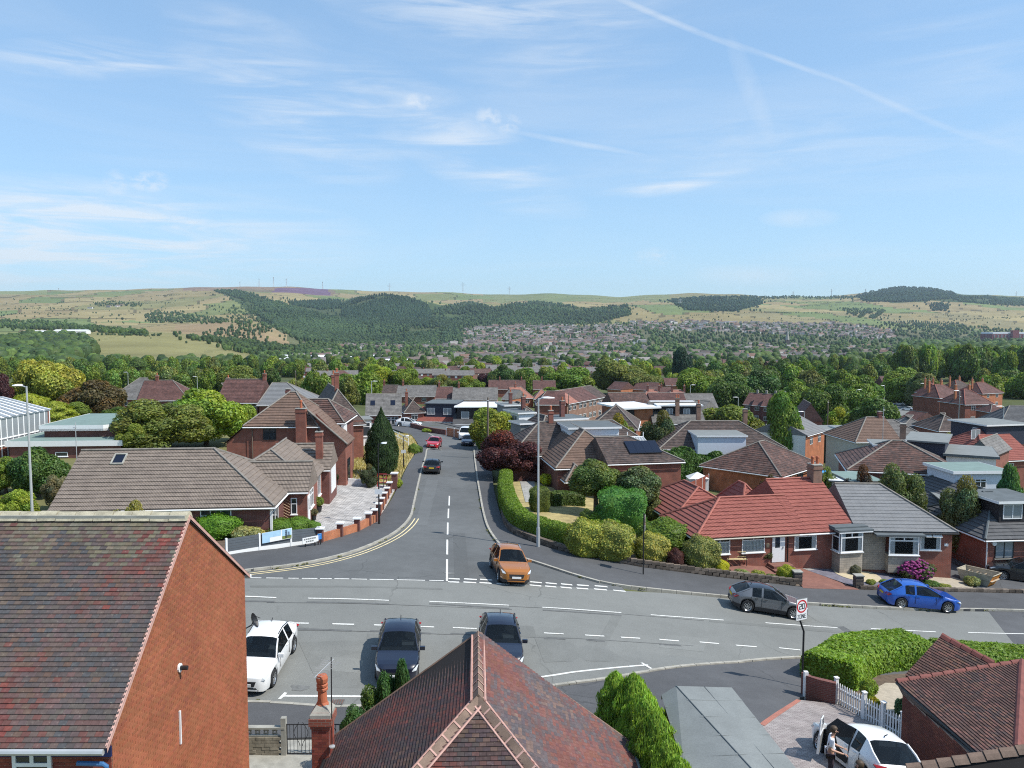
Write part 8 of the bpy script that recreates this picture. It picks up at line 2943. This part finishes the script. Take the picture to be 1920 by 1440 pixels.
drape('purple_drive',gl([(1557,843),(1594,845),(1600,826),(1576,824)]),.10,plain('purple_paving',(.25,.15,.17),.9),4)
drape('rear_street',gl([(1850,770),(1960,765),(1960,775),(1860,780)]),.08,M['road_main'],6)
def wall_run(name,label,pts,hgt_,th,mat,cap=None,cat='wall',stones=0,base=.3):
 """low garden wall; with stones: each walling stone is a piece of its own"""
 o=empty(name,(0,0,0),0,label,cat)
 L=[Vector((p[0],p[1]))for p in pts]
 if not stones:
  st=walk(L,.5)
  st.append((L[-1],st[-1][1]))
  m=MB()
  for(a,aa),(b,ba)in zip(st,st[1:]):
   na,nb=Vector((-math.sin(aa),math.cos(aa)))*th/2,Vector((-math.sin(ba),math.cos(ba)))*th/2
   za,zb=h1(*a),h1(*b)
   for s in(1,-1):
    q=[(*(a+na*s),za-base),(*(b+nb*s),zb-base),(*(b+nb*s),zb+hgt_),(*(a+na*s),za+hgt_)]
    m.face(q if s<0 else q[::-1])
   m.face([(*(a-na),za+hgt_),(*(b-nb),zb+hgt_),(*(b+nb),zb+hgt_),(*(a+na),za+hgt_)])
  for k,f in((0,1),(-1,-1)):
   a,aa=st[k]
   n=Vector((-math.sin(aa),math.cos(aa)))*th/2
   z=h1(*a)
   m.face([(*(a+n),z-base),(*(a-n),z-base),(*(a-n),z+hgt_),(*(a+n),z+hgt_)][::f])
  m.build('wall_body',M[mat],o)
 else:
  ms=[]
  for k in range(8):
   b=MB()
   w=.42+.05*(k%3)
   b.box((0,0,0),(w-.02,th*random.uniform(.92,1.06),hgt_/stones-.015))
   ms.append(b.mesh('stone',plain('walling_stone',tuple(c*(.55+.1*k)for c in(.15,.12,.095)),.95,.3,6)))
  for r in range(stones):
   for k,(p,a)in enumerate(walk(L,.46,.23*(r%2))):
    s=link('stone',random.choice(ms),o,(p.x,p.y,h1(*p)+r*hgt_/stones-.08),a)
 return o
def bpath(*q):
 return smooth_line(gl(q),5)
wall_run('stone_wall','low dark stone retaining wall under the clipped hedge and shrubs',[p+Vector((.1,.12))for p in bpath((938,950),(945,984),(963,1003),(1001,1019),(1051,1035),(1121,1050),(1201,1065),(1341,1083),(1431,1094),(1492,1101))],.62,.30,'stone_wall',stones=3)
wall_run('stone_wall','low stone edging wall right of the brick drive, behind the blue car',bpath((1612,1106),(1690,1109),(1800,1111),(1930,1114)),.40,.28,'stone_wall',stones=2)
for px,py,lb in((1497,1099,'square stone gate pier left of the red brick drive'),(1612,1106,'square stone gate pier right of the red brick drive')):
 g=G(px,py)
 o=empty('gate_pier',g,0,lb,'gate pier')
 for r in range(7):
  m=MB()
  m.box((0,.25,r*.14-.1),(.50+.02*(r%2),.50+.02*(r%2),.13))
  m.build('stone',M['stone_wall'],o)
 m=MB()
 m.box((0,.25,.88),(.58,.58,.07))
 m.build('cap',M['concrete'],o)
pp=[(604,1020),(641,1009),(673,999),(694,988),(706,981),(713,968),(718,957),(723,946),(728,936),(733,925)]
W0=wall_run('brick_wall','orange brick front wall with white capped piers round the paved drive',[p+Vector((-.12,.05))for p in gl(pp)],.62,.22,'brick_or')
for p in gl(pp):
 m=MB()
 z=h1(*p)
 m.box((p.x-.12,p.y+.05,z-.2),(.36,.36,1.16))
 pr=m.build('pier',M['brick_dk'],W0)
 m=MB()
 m.box((p.x-.12,p.y+.05,z+.96),(.52,.52,.07))
 m.build('cap',M['white'],pr)
g=G(740,918)
o=empty('gate_pier',g,0,'tall brick pier with white cap at the far corner of the paved drive','gate pier')
m=MB()
m.box((0,0,-.2),(.5,.5,1.7))
m.build('pier_shaft',M['brick_dk'],o)
m=MB()
m.box((0,0,1.5),(.66,.66,.09))
m.build('cap',M['white'],o)
wall_run('white_wall','low white rendered wall along the back of the paved drive',bpath((634,907),(668,909),(704,911)),.55,.2,'white')
for i,(px,py,lb)in enumerate(((716,914,'bright red metal frame leaning at the back of the drive'),(728,915,'dark red crate frame beside the bright red one'))):
 g=G(px,py)
 o=empty('metal_frame',g,.1*i,lb,'frame')
 m=MB()
 for x in(-.42,.42):
  m.tube([(x,0,0),(x,.25,1.25)],.045,5)
 for t in(.05,.35,.65,.97):
  m.tube([(-.42,.25*t,1.25*t),(.42,.25*t,1.25*t)],.045,5)
 m.build('tubes',paint('frame_red',(.35,.02,.02)if i==0 else(.12,.03,.02)),o)
def slat_fence(label,A,B,hgt_,nb,slat,mat,post='white',board=0,gap=.012,postw=.11,pk=None,name='fence'):
 """posts, horizontal slats and gravel boards, each a part"""
 o=empty(name,(0,0,0),0,label,'fence')
 A,B=Vector(A[:2]),Vector(B[:2])
 d=(B-A)/nb
 a=math.atan2(d.y,d.x)
 for i in range(nb+1):
  p=A+d*i
  z=h1(*p)
  m=MB()
  m.box((p.x,p.y,z-.3),(postw,postw,hgt_+.34),rz=a)
  m.build('post',M[post],o)
  if i==nb:
   break
  q=A+d*(i+.5)
  z0,z1=h1(*p),h1(*(p+d))
  sl=math.atan2(z1-z0,d.length)
  z=(z0+z1)/2
  if board:
   m=MB()
   m.box((0,0,0),(d.length-postw,.05,board))
   b=m.build('gravel_board',M[post],o,loc=(q.x,q.y,z-.02))
   b.rotation_euler=(0,-sl,a)
  n=max(1,round((hgt_-board)/slat))
  for k in range(n):
   m=MB()
   h_=(hgt_-board)/n
   m.box((0,0,0),(d.length-postw,.03,h_-gap))
   b=m.build('slat',M[mat],o,loc=(q.x,q.y,z+board+k*h_))
   b.rotation_euler=(0,-sl,a)
 return o
F0,F1=G(425,1044),G(601,1019)
fo=slat_fence('grey slatted fence with white concrete posts and gravel boards at the corner',F0.xy,F1.xy,1.05,3,.15,'fence_gry','white',.30)
dirv=(F1-F0).xy.normalized()
ang=math.atan2(dirv.y,dirv.x)
def board(name,label,px,py,w,h,z,mats,cat,legs=True,off=.1):
 g=G(px,py)
 o=empty(name,(g.x,g.y,g.z),ang,label,cat)
 m=MB()
 m.box((0,-off,z),(w,.03,h))
 m.build('plate',M[mats[0]],o)
 for mt,(u0,u1,v0,v1)in mats[1]:
  m=MB()
  m.face([(u0*w-w/2,-off-.018,z+v0*h),(u1*w-w/2,-off-.018,z+v0*h),(u1*w-w/2,-off-.018,z+v1*h),(u0*w-w/2,-off-.018,z+v1*h)])
  m.build('print',mt if not isinstance(mt,str)else M[mt],o)
 if legs:
  for x in(-w*.3,w*.3):
   m=MB()
   m.tube([(x,-off+.04,-.1),(x,-off+.04,z+h)],.035,6)
   m.build('leg',M['black'],o)
 return o
sky_p,teal_p=plain('banner_sky_blue',(.38,.58,.75),.6),plain('banner_figure',(.05,.06,.12),.6)
board('banner','pale blue and white printed banner tied to the grey fence',519,1029,1.9,.62,.52,('white',[(sky_p,(.0,.62,.45,1)),(sky_p,(.0,.25,.0,.45)),('lawn',(.66,.98,.04,.35)),(sky_p,(.66,.98,.35,.98)),(teal_p,(.76,.84,.12,.9)),(teal_p,(.87,.91,.2,.7))]),'banner',False,.1)
board('street_name_sign','white street name plate on two black legs by the grey fence',581,1027,1.05,.36,.34,('white',[('felt',(.08+.13*i,.18+.13*i,.58,.84))for i in range(6)]+[('felt',(.2+.13*i,.3+.13*i,.16,.42))for i in range(4)]),'street sign')
board('notice_sign','small bright blue notice sign at the end of the grey fence',598,1024,.26,.36,.45,(None,[])if False else('blue_clad',[(plain('notice_blue',(.02,.22,.62),.5),(0,1,0,1)),('white',(.3,.7,.72,.86)),('white',(.44,.56,.15,.72))]),'sign')
slat_fence('red brown panel fence with white posts, left of the red roofs',G(1243,962).xy,G(1328,918).xy,1.7,6,.28,'fence_red','white',.12)
slat_fence('dark red panel fence under the ragged conifer hedge',G(1280,905).xy,G(1345,906).xy,1.7,3,.28,'fence_red','fence_red')
slat_fence('pale slatted trellis fence near the right edge',G(1858,935).xy,G(1876,912).xy,1.6,2,.16,'timber_pale','timber_pale',0,.05)
slat_fence('pale slatted fence behind the grey roof ridge',G(1700,935).xy,G(1766,930).xy,1.2,3,.14,'timber_pale','timber_pale',0,.03)
slat_fence('orange timber panel fence with white posts at the road end',G(838,817).xy,G(866,822).xy,1.3,2,.26,'brick_or','white',0)
slat_fence('timber fence beside the purple drive',G(1553,846).xy,G(1572,832).xy,1.2,3,.2,'timber','timber')
wall_run('dark_wall','dark low wall before the houses at the road end',[p+Vector((0,.5))for p in bpath((768,802),(800,810),(836,816))],.8,.3,'brick_dk')
o=empty('handrail',(0,0,0),0,'white metal handrail on the bank below the white bay','handrail')
A,B=G(737,822),G(766,838)
m=MB()
for t in(0,.33,.66,1):
 p=A.lerp(B,t)
 m.tube([p,p+Vector((0,0,1.2))],.06,5)
for z in(.6,1.15):
 m.tube([A+Vector((0,0,z)),B+Vector((0,0,z))],.055,5)
m.build('rails',M['white'],o)
o=empty('gazebo',G(1307,918),0,'white plastic garden tent behind the red panel fence','tent')
m=MB()
m.box((0,0,0),(2.1,1.6,1.35))
m.build('tent_walls',M['felt_white'],o)
m=MB()
for a,b in(((-1.1,-.9),(1.1,-.9)),((1.1,-.9),(1.1,.9)),((1.1,.9),(-1.1,.9)),((-1.1,.9),(-1.1,-.9))):
 m.face([(*a,1.33),(*b,1.33),(0,0,1.95)])
m.build('tent_roof',M['felt_white'],o)
o=empty('paddling_pool',G(1556,893),0,'bright blue round garden pool behind the red roof','pool')
m=MB()
m.lathe([(1.3,0),(1.35,.55),(1.2,.56),(1.15,.45)],(0,0,0),18)
m.build('pool_shell',plain('pool_blue',(.05,.35,.75),.3),o)
for i,(px,py,lb)in enumerate(((1738,938,'folding white garden chair behind the grey roof ridge'),(1752,940,'second white garden chair, nearer the shed'))):
 o=empty('garden_chair',G(px,py),.5+i,lb,'chair')
 m=MB()
 m.box((0,0,.4),(.55,.5,.05))
 m.build('seat',M['white'],o)
 m=MB()
 m.face([(-.27,.25,.42),(.27,.25,.42),(.27,.5,1.05),(-.27,.5,1.05)])
 m.build('backrest',M['white'],o)
 for x in(-.24,.24):
  for y in(-.22,.22):
   m=MB()
   m.tube([(x,y,0),(x,y,.4)],.02,4)
   m.build('leg',M['white'],o)
flat('low grey felt roofed shed behind the charcoal bungalow',(1766,936),(1845,940),D=64,eh=2,dep=3,top='felt',wall='concrete',fas='felt',fh=.1,name='garden_shed',cat='shed')
flat('teal roofed lean to beside the chimney of the red bungalow',(1598,903),(1650,903),D=66,eh=2.2,dep=4,top='felt_grn',wall='cream',fas='felt',fh=.1,name='lean_to',cat='shed')
flat('white roofed lean to left of the teal one',(1560,902),(1600,904),D=67,eh=2.2,dep=3,top='felt_white',wall='cream',fas='felt',fh=.1,name='lean_to',cat='shed')
def bench(px,py,lb):
 g=G(px,py)
 o=empty('garden_bench',g+Vector((0,.35,.13)),-.03,lb,'bench')
 slat=MB()
 slat.box((0,0,0),(1.35,.07,.035))
 me=slat.mesh('slat',plain('bench_timber',(.62,.50,.27),.7,.1))
 for k in range(4):
  link('slat',me,o,(0,-.16+.095*k,.42))
 for z in(.55,.86):
  link('slat',me,o,(0,.20,z))
 m=MB()
 for i in range(12):
  x=-.58+i*1.16/11
  m.tube([(x,.21,.57),(x+(.06 if i%2 else-.06),.22,.87)],.014,4)
 m.build('cast_back_panel',M['black'],o)
 for x in(-.62,.62):
  m=MB()
  m.tube([(x,-.22,0),(x,-.18,.42),(x,-.16,.62),(x,.2,.62)],.025,5)
  m.tube([(x,.28,0),(x,.18,.42),(x,.24,.92)],.025,5)
  m.build('end_frame',M['black'],o)
bench(1384,1066,'pale slatted bench left of the white door, under a blinded window')
bench(1521,1057,'pale slatted bench on the flagged terrace beside the bay')
def pot(px,py,r,h_,lb,col,mat='black',s=1.0):
 g=G(px,py)
 o=empty('potted_plant',g+Vector((0,0,.12)),0,lb,'plant')
 m=MB()
 m.lathe([(r*.75,0),(r,h_),(r*.9,h_),(r*.88,h_-.04),(.01,h_-.04)],(0,0,0),12)
 m.build('pot',M[mat],o)
 c=link('plant_foliage',random.choice(LOOSE_B),o,(0,0,h_+r*1.1*s))
 c.scale=(r*1.4*s,r*1.4*s,r*1.5*s)
 c.color=(*col,1)
pot(1437,1063,.26,.38,'dark pot with straggly plant left of the white door',(.15,.14,.05),s=1.2)
pot(1484,1059,.22,.3,'dark pot with reddish plant right of the white door',(.14,.09,.05),s=1.2)
pot(597,962,.30,.38,'dark tub with yellow green plant by the long bungalow door',(.2,.24,.04))
pot(588,978,.22,.3,'small dark tub of flowers at the bungalow corner',(.2,.17,.08))
pot(629,911,.24,.4,'black tub by the white garage door',(.06,.08,.03))
pot(617,931,.24,.4,'black tub at the corner of the garage wall',(.06,.09,.03),s=.5)
g=G(1607,1083)
o=tag(link('cactus',DOMES[0],None,(g.x,g.y+.3,g.z+.42)),'grey green cactus ball on the sand circle','plant')
o.scale=(.33,.33,.36)
o.color=(.16,.16,.10,1)
shrub(1688,1308,1352,20,(.12,.19,.13),'hydrangea with pale blue heads against the brick side wall',LOOSE_B[0])
shrub(1628,1270,1318,34,(.17,.22,.04),'feathery yellow green shrub behind the picket fence',LOOSE_B[1])
shrub(1638,1305,1342,20,(.28,.24,.03),'low golden shrub behind the picket fence',LOOSE_B[0])
g=G(1846,1099)
o=empty('skip',(g.x-.1,g.y+.5,g.z+.1),-.95,'orange fronted rubbish skip with open top on the gravel','skip')
m=MB()
B0=[(-1.2,-.7,0),(1.0,-.7,0),(1.0,.7,0),(-1.2,.7,0)]
T0=[(-1.55,-.85,.95),(1.5,-.85,1.0),(1.5,.85,1.0),(-1.55,.85,.95)]
for i,j in((0,1),(2,3),(3,0)):
 m.face([B0[i],B0[j],T0[j],T0[i]])
m.face(B0[::-1])
m.face([tuple(c*.96 for c in p[:2])+(.5,)for p in T0])
m.build('skip_body',M['skip_g'],o)
m=MB()
m.face([B0[1],B0[2],T0[2],T0[1]])
m.build('front_panel',M['skip_y'],o)
m=MB()
for a,b in zip(T0,T0[1:]+T0[:1]):
 m.tube([a,b],.04,5)
m.build('rim',M['skip_g'],o)
for z,w in((.58,.5),(.40,.6),(.25,.42)):
 m=MB()
 for k in range(4):
  m.face([(1.012+.5*zz,-.3+yy*w/2.6,zz)for yy,zz in((k,z),(k+.7,z),(k+.7,z+.09),(k,z+.09))])
 m.build('panel_lettering',M['black'],o)
for i in range(6):
 m=MB()
 m.tube([(-1.3+.3*i,-.5+.2*(i%3),.45),(-1.0+.35*i,.5-.25*(i%2),.75)],.05,4)
 m.build('rubble_timber',M['timber'],o)
shrub(1822,1080,1103,26,(.20,.19,.09),'pale dry plant in front of the skip',LOOSE_B[0])
bpy.data.objects['skip'].scale=(.78,.78,.85)
def lamp(px,base,top,side,lb,mat='galv',D=None,hd=.95,r=.075,plate=None):
 if D is None:
  g=G(px,base)
 else:
  q=AY(px,base,D)
  g=Vector((q.x,q.y,h1(q.x,q.y)))
 H=AY(px,top,g.y).z-g.z
 o=empty('street_lamp',g,0,lb,'street lamp')
 m=MB()
 m.tube([(0,0,-.3),(0,0,min(1.4,H*.3))],r*1.45,8)
 m.tube([(0,0,min(1.4,H*.3)),(0,0,H)],r,8,r1=r*.6)
 m.build('column',M[mat],o)
 m=MB()
 s=1 if side=='r' else-1
 m.tube([(0,0,H-.06),(s*.3,0,H+.02)],r*.5,6)
 m.build('bracket',M[mat],o)
 b=MB()
 ks=[(.2,.05,.05),(.32,.14,.09),(.6,.19,.10),(hd,.12,.05)]
 for(x0,w0,h0),(x1,w1,h1_)in zip(ks,ks[1:]):
  z=H+.02
  q0=[(s*x0,-w0,z),(s*x0,w0,z),(s*x0,w0*.6,z+h0),(s*x0,-w0*.6,z+h0)]
  q1=[(s*x1,-w1,z),(s*x1,w1,z),(s*x1,w1*.6,z+h1_),(s*x1,-w1*.6,z+h1_)]
  for i in range(4):
   b.face([q0[i],q1[i],q1[(i+1)%4],q0[(i+1)%4]])
 b.face(q1)
 b.build('lamp_head',M['lamp_head'],o)
 if plate:
  zc=AY(px,plate,g.y).z-g.z
  m=MB()
  m.box((0,-.11,zc-.2),(.55,.02,.36))
  m.build('sign_plate',M['felt_white'],o)
 return o
lamp(1009,1028,747,'r','tall grey street lamp on the pavement beside the curved hedge',hd=1.05,r=.085)
lamp(60,952,724,'l','tall grey street lamp on the far left beside the long bungalow',D=47,hd=.8,r=.085)
lamp(711,985,832,'r','slim black street lamp with blank plate at the paved drive corner','black',hd=.6,r=.055,plate=921)
lamp(757,879,818,'r','slim dark street lamp with small white plate on the dry grass bank','black',hd=.6,r=.055,plate=846)
for px,b,t,sd,D,lb in((1605,775,731,'r',215,'pale lamp post in front of the spreading tree by the green'),(1732,752,719,'l',260,'lamp post at the far edge of the green'),(1797,800,733,'l',165,'lamp post in front of the nearest red roofed semi'),(1713,738,706,'l',300,'small lamp post before the brown house'),(1294,752,722,'r',205,'lamp post right of the pinkish roofs'),(1384,765,745,'l',190,'low lamp post left of the stepped terrace'),(1880,812,762,'l',130,'lamp post by the small blue parked car'),(1658,745,723,'l',260,'lamp post at the left end of the green'),(697,752,715,'r',170,'lamp post behind the skylight bungalow'),(240,710,698,'l',250,'lamp post behind the red brown hipped roof'),(370,722,706,'l',240,'lamp post in front of the left tree belt'),(616,740,729,'l',225,'lamp post right of the white rendered house'),(1508,790,772,'l',150,'small lamp post by the brick gable end'),(1450,800,796,'l',135,'lamp head above the light green treetop')):
 lamp(px,b,t,sd,lb,D=D,hd=1.3,r=.11)
def pole(px,base,top,lb,mat='wood_pole',r=.13,D=None,name='telegraph_pole'):
 g=G(px,base)if D is None else None
 if g is None:
  q=AY(px,base,D)
  g=Vector((q.x,q.y,h1(q.x,q.y)))
 H=AY(px,top,g.y).z-g.z
 o=empty(name,g,0,lb,'pole')
 m=MB()
 m.tube([(0,0,-.3),(0,0,H)],r,8,r1=r*.7)
 m.build('pole_shaft',M[mat],o)
 m=MB()
 m.tube([(-.12,-.1,H-.4),(.12,-.1,H-.4)],.05,6)
 m.build('bracket',M['galv'],o)
pole(915,846,745,'wooden telegraph pole in front of the yellow green round tree',D=95)
pole(1550,846,750,'tall dark telegraph pole beside the purple drive')
pole(1066,770,737,'thin pole in front of the angled terrace',D=160,r=.1)
pole(555,735,694,'thin pole behind the blue grey slate roof',D=170,r=.1)
pole(1798,802,740,'thin dark pole beside the lamp post of the nearest semi',D=163,r=.09)
pole(1655,825,763,'thin white pole with aerial over the ribbed tiled bungalow','galv',.05,D=100)
pole(143,836,792,'thin aerial pole behind the long brown ridge','galv',.04,D=62)
LET={'2':[(0,4,2,4),(2,4,2,2),(2,2,0,2),(0,2,0,0),(0,0,2,0)],'0':[(0,0,2,0),(2,0,2,4),(2,4,0,4),(0,4,0,0)],'Z':[(0,4,2,4),(2,4,0,0),(0,0,2,0)],'O':[(0,0,2,0),(2,0,2,4),(2,4,0,4),(0,4,0,0)],'N':[(0,0,0,4),(0,4,2,0),(2,0,2,4)],'E':[(2,4,0,4),(0,4,0,0),(0,0,2,0),(0,2,1.6,2)]}
def zone_sign(px,base,top,rz,lb,bent):
 g=G(px,base)
 zt=AY(px,top,g.y).z-g.z
 o=empty('zone_sign',g,rz,lb,'road sign')
 h_,w=.96,.62
 z0=zt-h_
 m=MB()
 if bent:
  m.tube([(0,0,-.3),(0,0,z0-.55),(-.22,0,z0-.05),(-.22,0,z0+.3)],.042,8)
 else:
  m.tube([(0,0,-.3),(0,0,zt+.12)],.042,8)
 m.build('post',M['black'],o)
 cx=-.22 if bent else 0
 m=MB()
 m.box((cx,-.065,z0),(w,.02,h_))
 pl=m.build('plate',M['felt'],o)
 m=MB()
 y=-.077
 m.face([(cx-w/2+.02,y,z0+.02),(cx+w/2-.02,y,z0+.02),(cx+w/2-.02,y,z0+h_-.02),(cx-w/2+.02,y,z0+h_-.02)])
 m.build('white_face',M['white'],pl)
 m=MB()
 cz,y=z0+.62,-.080
 n=28
 for k in range(n):
  a,b=2*math.pi*k/n,2*math.pi*(k+1)/n
  m.face([(cx+math.cos(t)*r,y,cz+math.sin(t)*r)for t,r in((a,.22),(b,.22),(b,.285),(a,.285))][::-1])
 m.build('red_ring',plain('sign_red',(.55,.015,.03),.4),pl)
 def text(s,x0,z,sc,th):
  for i,ch in enumerate(s):
   m=MB()
   for(a,b,c,d)in LET[ch]:
    p,q=Vector((x0+(a+i*3.1)*sc,0,z+b*sc)),Vector((x0+(c+i*3.1)*sc,0,z+d*sc))
    e=(q-p).normalized()*th/2
    nrm=Vector((-e.z,0,e.x))
    y2=-.083-.0007*len(m.f)
    m.face([Vector((k.x,y2,k.z))for k in(p-e-nrm,q+e-nrm,q+e+nrm,p-e+nrm)])
   m.build('letter',M['black'],pl)
 text('20',cx-.135,cz-.105,.053,.034)
 text('ZONE',cx-.225,z0+.10,.0405,.022)
zone_sign(1504,1290,1120,.42,'twenty zone sign on a cranked black post beside the laurel hedge',True)
zone_sign(1206,1080,966,1.35,'edge on zone sign on a straight black post before the clipped shrubs',False)
A,B,C_=G(1506,1303).xy,G(1513,1312).xy,G(1566,1324).xy
wall_run('retaining_wall','dark brick retaining wall with white end post under the laurel hedge',[A,B+Vector((.1,0)),C_],1.0,.22,'brick_dk')
g=G(1509,1308)
m=MB()
m.box((g.x,g.y-.05,g.z-.2),(.16,.16,1.35))
tag(m.build('white_post',M['white']),'short white post at the corner of the laurel wall','post')
o=empty('picket_fence',(0,0,0),0,'white picket fence falling away from the laurel wall to the brick house','fence')
P0,P1=G(1567,1322),Vector((0,0,0))
P1=G(1692,1394)
n=26
pk=MB()
pk.face([(-.035,0,.12),(.035,0,.12),(.035,0,.92),(0,0,1.0),(-.035,0,.92)])
pk.face([(-.035,.022,.12),(-.035,.022,.92),(0,.022,1.0),(.035,.022,.92),(.035,.022,.12)])
for a,b in(((-.035,.12),(-.035,.92)),((-.035,.92),(0,1.0)),((0,1.0),(.035,.92)),((.035,.92),(.035,.12))):
 pk.face([(a[0],0,a[1]),(b[0],0,b[1]),(b[0],.022,b[1]),(a[0],.022,a[1])][::-1])
pm_=pk.mesh('picket',M['white'])
an=math.atan2(P1.y-P0.y,P1.x-P0.x)
for i in range(n):
 p=P0.lerp(P1,(i+.5)/n)
 link('picket',pm_,o,(p.x,p.y,h1(p.x,p.y)),an)
for t in(0,.45,.73,1):
 p=P0.lerp(P1,t)
 m=MB()
 m.box((p.x,p.y,h1(p.x,p.y)-.2),(.13,.13,1.35),rz=an)
 m.box((p.x,p.y,h1(p.x,p.y)+1.15),(.17,.17,.04),rz=an)
 m.build('post',M['white'],o)
for z in(.3,.75):
 m=MB()
 off=Vector((math.sin(an)*-.05,math.cos(an)*.05,0))
 for k in range(6):
  a,b=P0.lerp(P1,k/6),P0.lerp(P1,(k+1)/6)
  m.tube([Vector((a.x,a.y,h1(a.x,a.y)+z))+off,Vector((b.x,b.y,h1(b.x,b.y)+z))+off],.035,4)
 m.build('rail',M['white'],o)
gy=25.8
x0,x1=AY(460,1400,gy).x,AY(533,1400,gy).x
o=empty('screen_wall',(x0,gy,h1(x0,gy)),0,'weathered pierced concrete block wall beside the near brick gable','wall')
bl=MB()
for i in range(4):
 a=i*math.pi/2
 bl.tube([(.14+.10*math.cos(a-.7),0,.14+.10*math.sin(a-.7)),(.14+.05*math.cos(a),0,.14+.05*math.sin(a)),(.14+.10*math.cos(a+.7),0,.14+.10*math.sin(a+.7))],.025,4)
bl.box((.14,0,0),(.29,.1,.03))
bm2_=bl.mesh('pierced_block',M['concrete'])
for i in range(int((x1-x0)/.29)):
 link('pierced_block',bm2_,o,(i*.29,0,.68))
sm_=MB()
sm_.box((.14,0,0),(.28,.16,.10))
me_=sm_.mesh('block',plain('wall_block',(.25,.22,.17),.95,.3,5))
for r in range(6):
 for i in range(int((x1-x0)/.29)):
  link('block',me_,o,(i*.29+(.1 if r%2 else 0),random.uniform(-.01,.01),r*.112))
m=MB()
m.box(((x1-x0)/2,0,.95),(x1-x0+.1,.2,.06))
m.build('coping',M['concrete'],o)
m=MB()
m.box((x1,gy,h1(x1,gy)-.2),(.17,.17,1.55))
tag(m.build('gate_post',M['concrete']),'concrete gate post between pierced wall and iron gate','post')
o=empty('iron_gate',(x1+.1,gy,h1(x1,gy)),0,'black wrought iron gate with scrolls, behind the near chimney','gate')
gw_=1.9
m=MB()
for z in(.08,1.1):
 m.tube([(0,0,z),(gw_,0,z)],.02,5)
for x in(0,gw_/2,gw_):
 m.tube([(x,0,.05),(x,0,1.12)],.02,5)
m.build('gate_frame',M['black'],o)
b=MB()
b.tube([(0,0,.08),(0,0,1.1)],.009,4)
me_=b.mesh('bar',M['black'])
for i in range(14):
 link('bar',me_,o,(.1+i*.13,0,0))
for k in(.48,1.43):
 m=MB()
 for s in(-1,1):
  m.tube([(k+s*(.04+.20*math.sin(t*.9)**2),-.015,.35+.27*t)for t in np.linspace(0,3.1,12)],.011,4)
 m.build('scroll',M['black'],o)
 # -- haze
hz=NT('haze_air')
hz.t.nodes.remove(hz.b)
pv=hz.n('VolumePrincipled')
pv.inputs['Color'].default_value=(0.72,0.86,1.0,1)
pv.inputs['Density'].default_value=4.6e-5
pv.inputs['Anisotropy'].default_value=0.3
hz.l(pv.outputs[0],hz.t.nodes['Material Output'].inputs['Volume'])
mb=MB()
mb.box((0,4500,-90),(25600,9240,560))
hb=mb.build('haze',hz.mat)
hb['kind']='stuff'
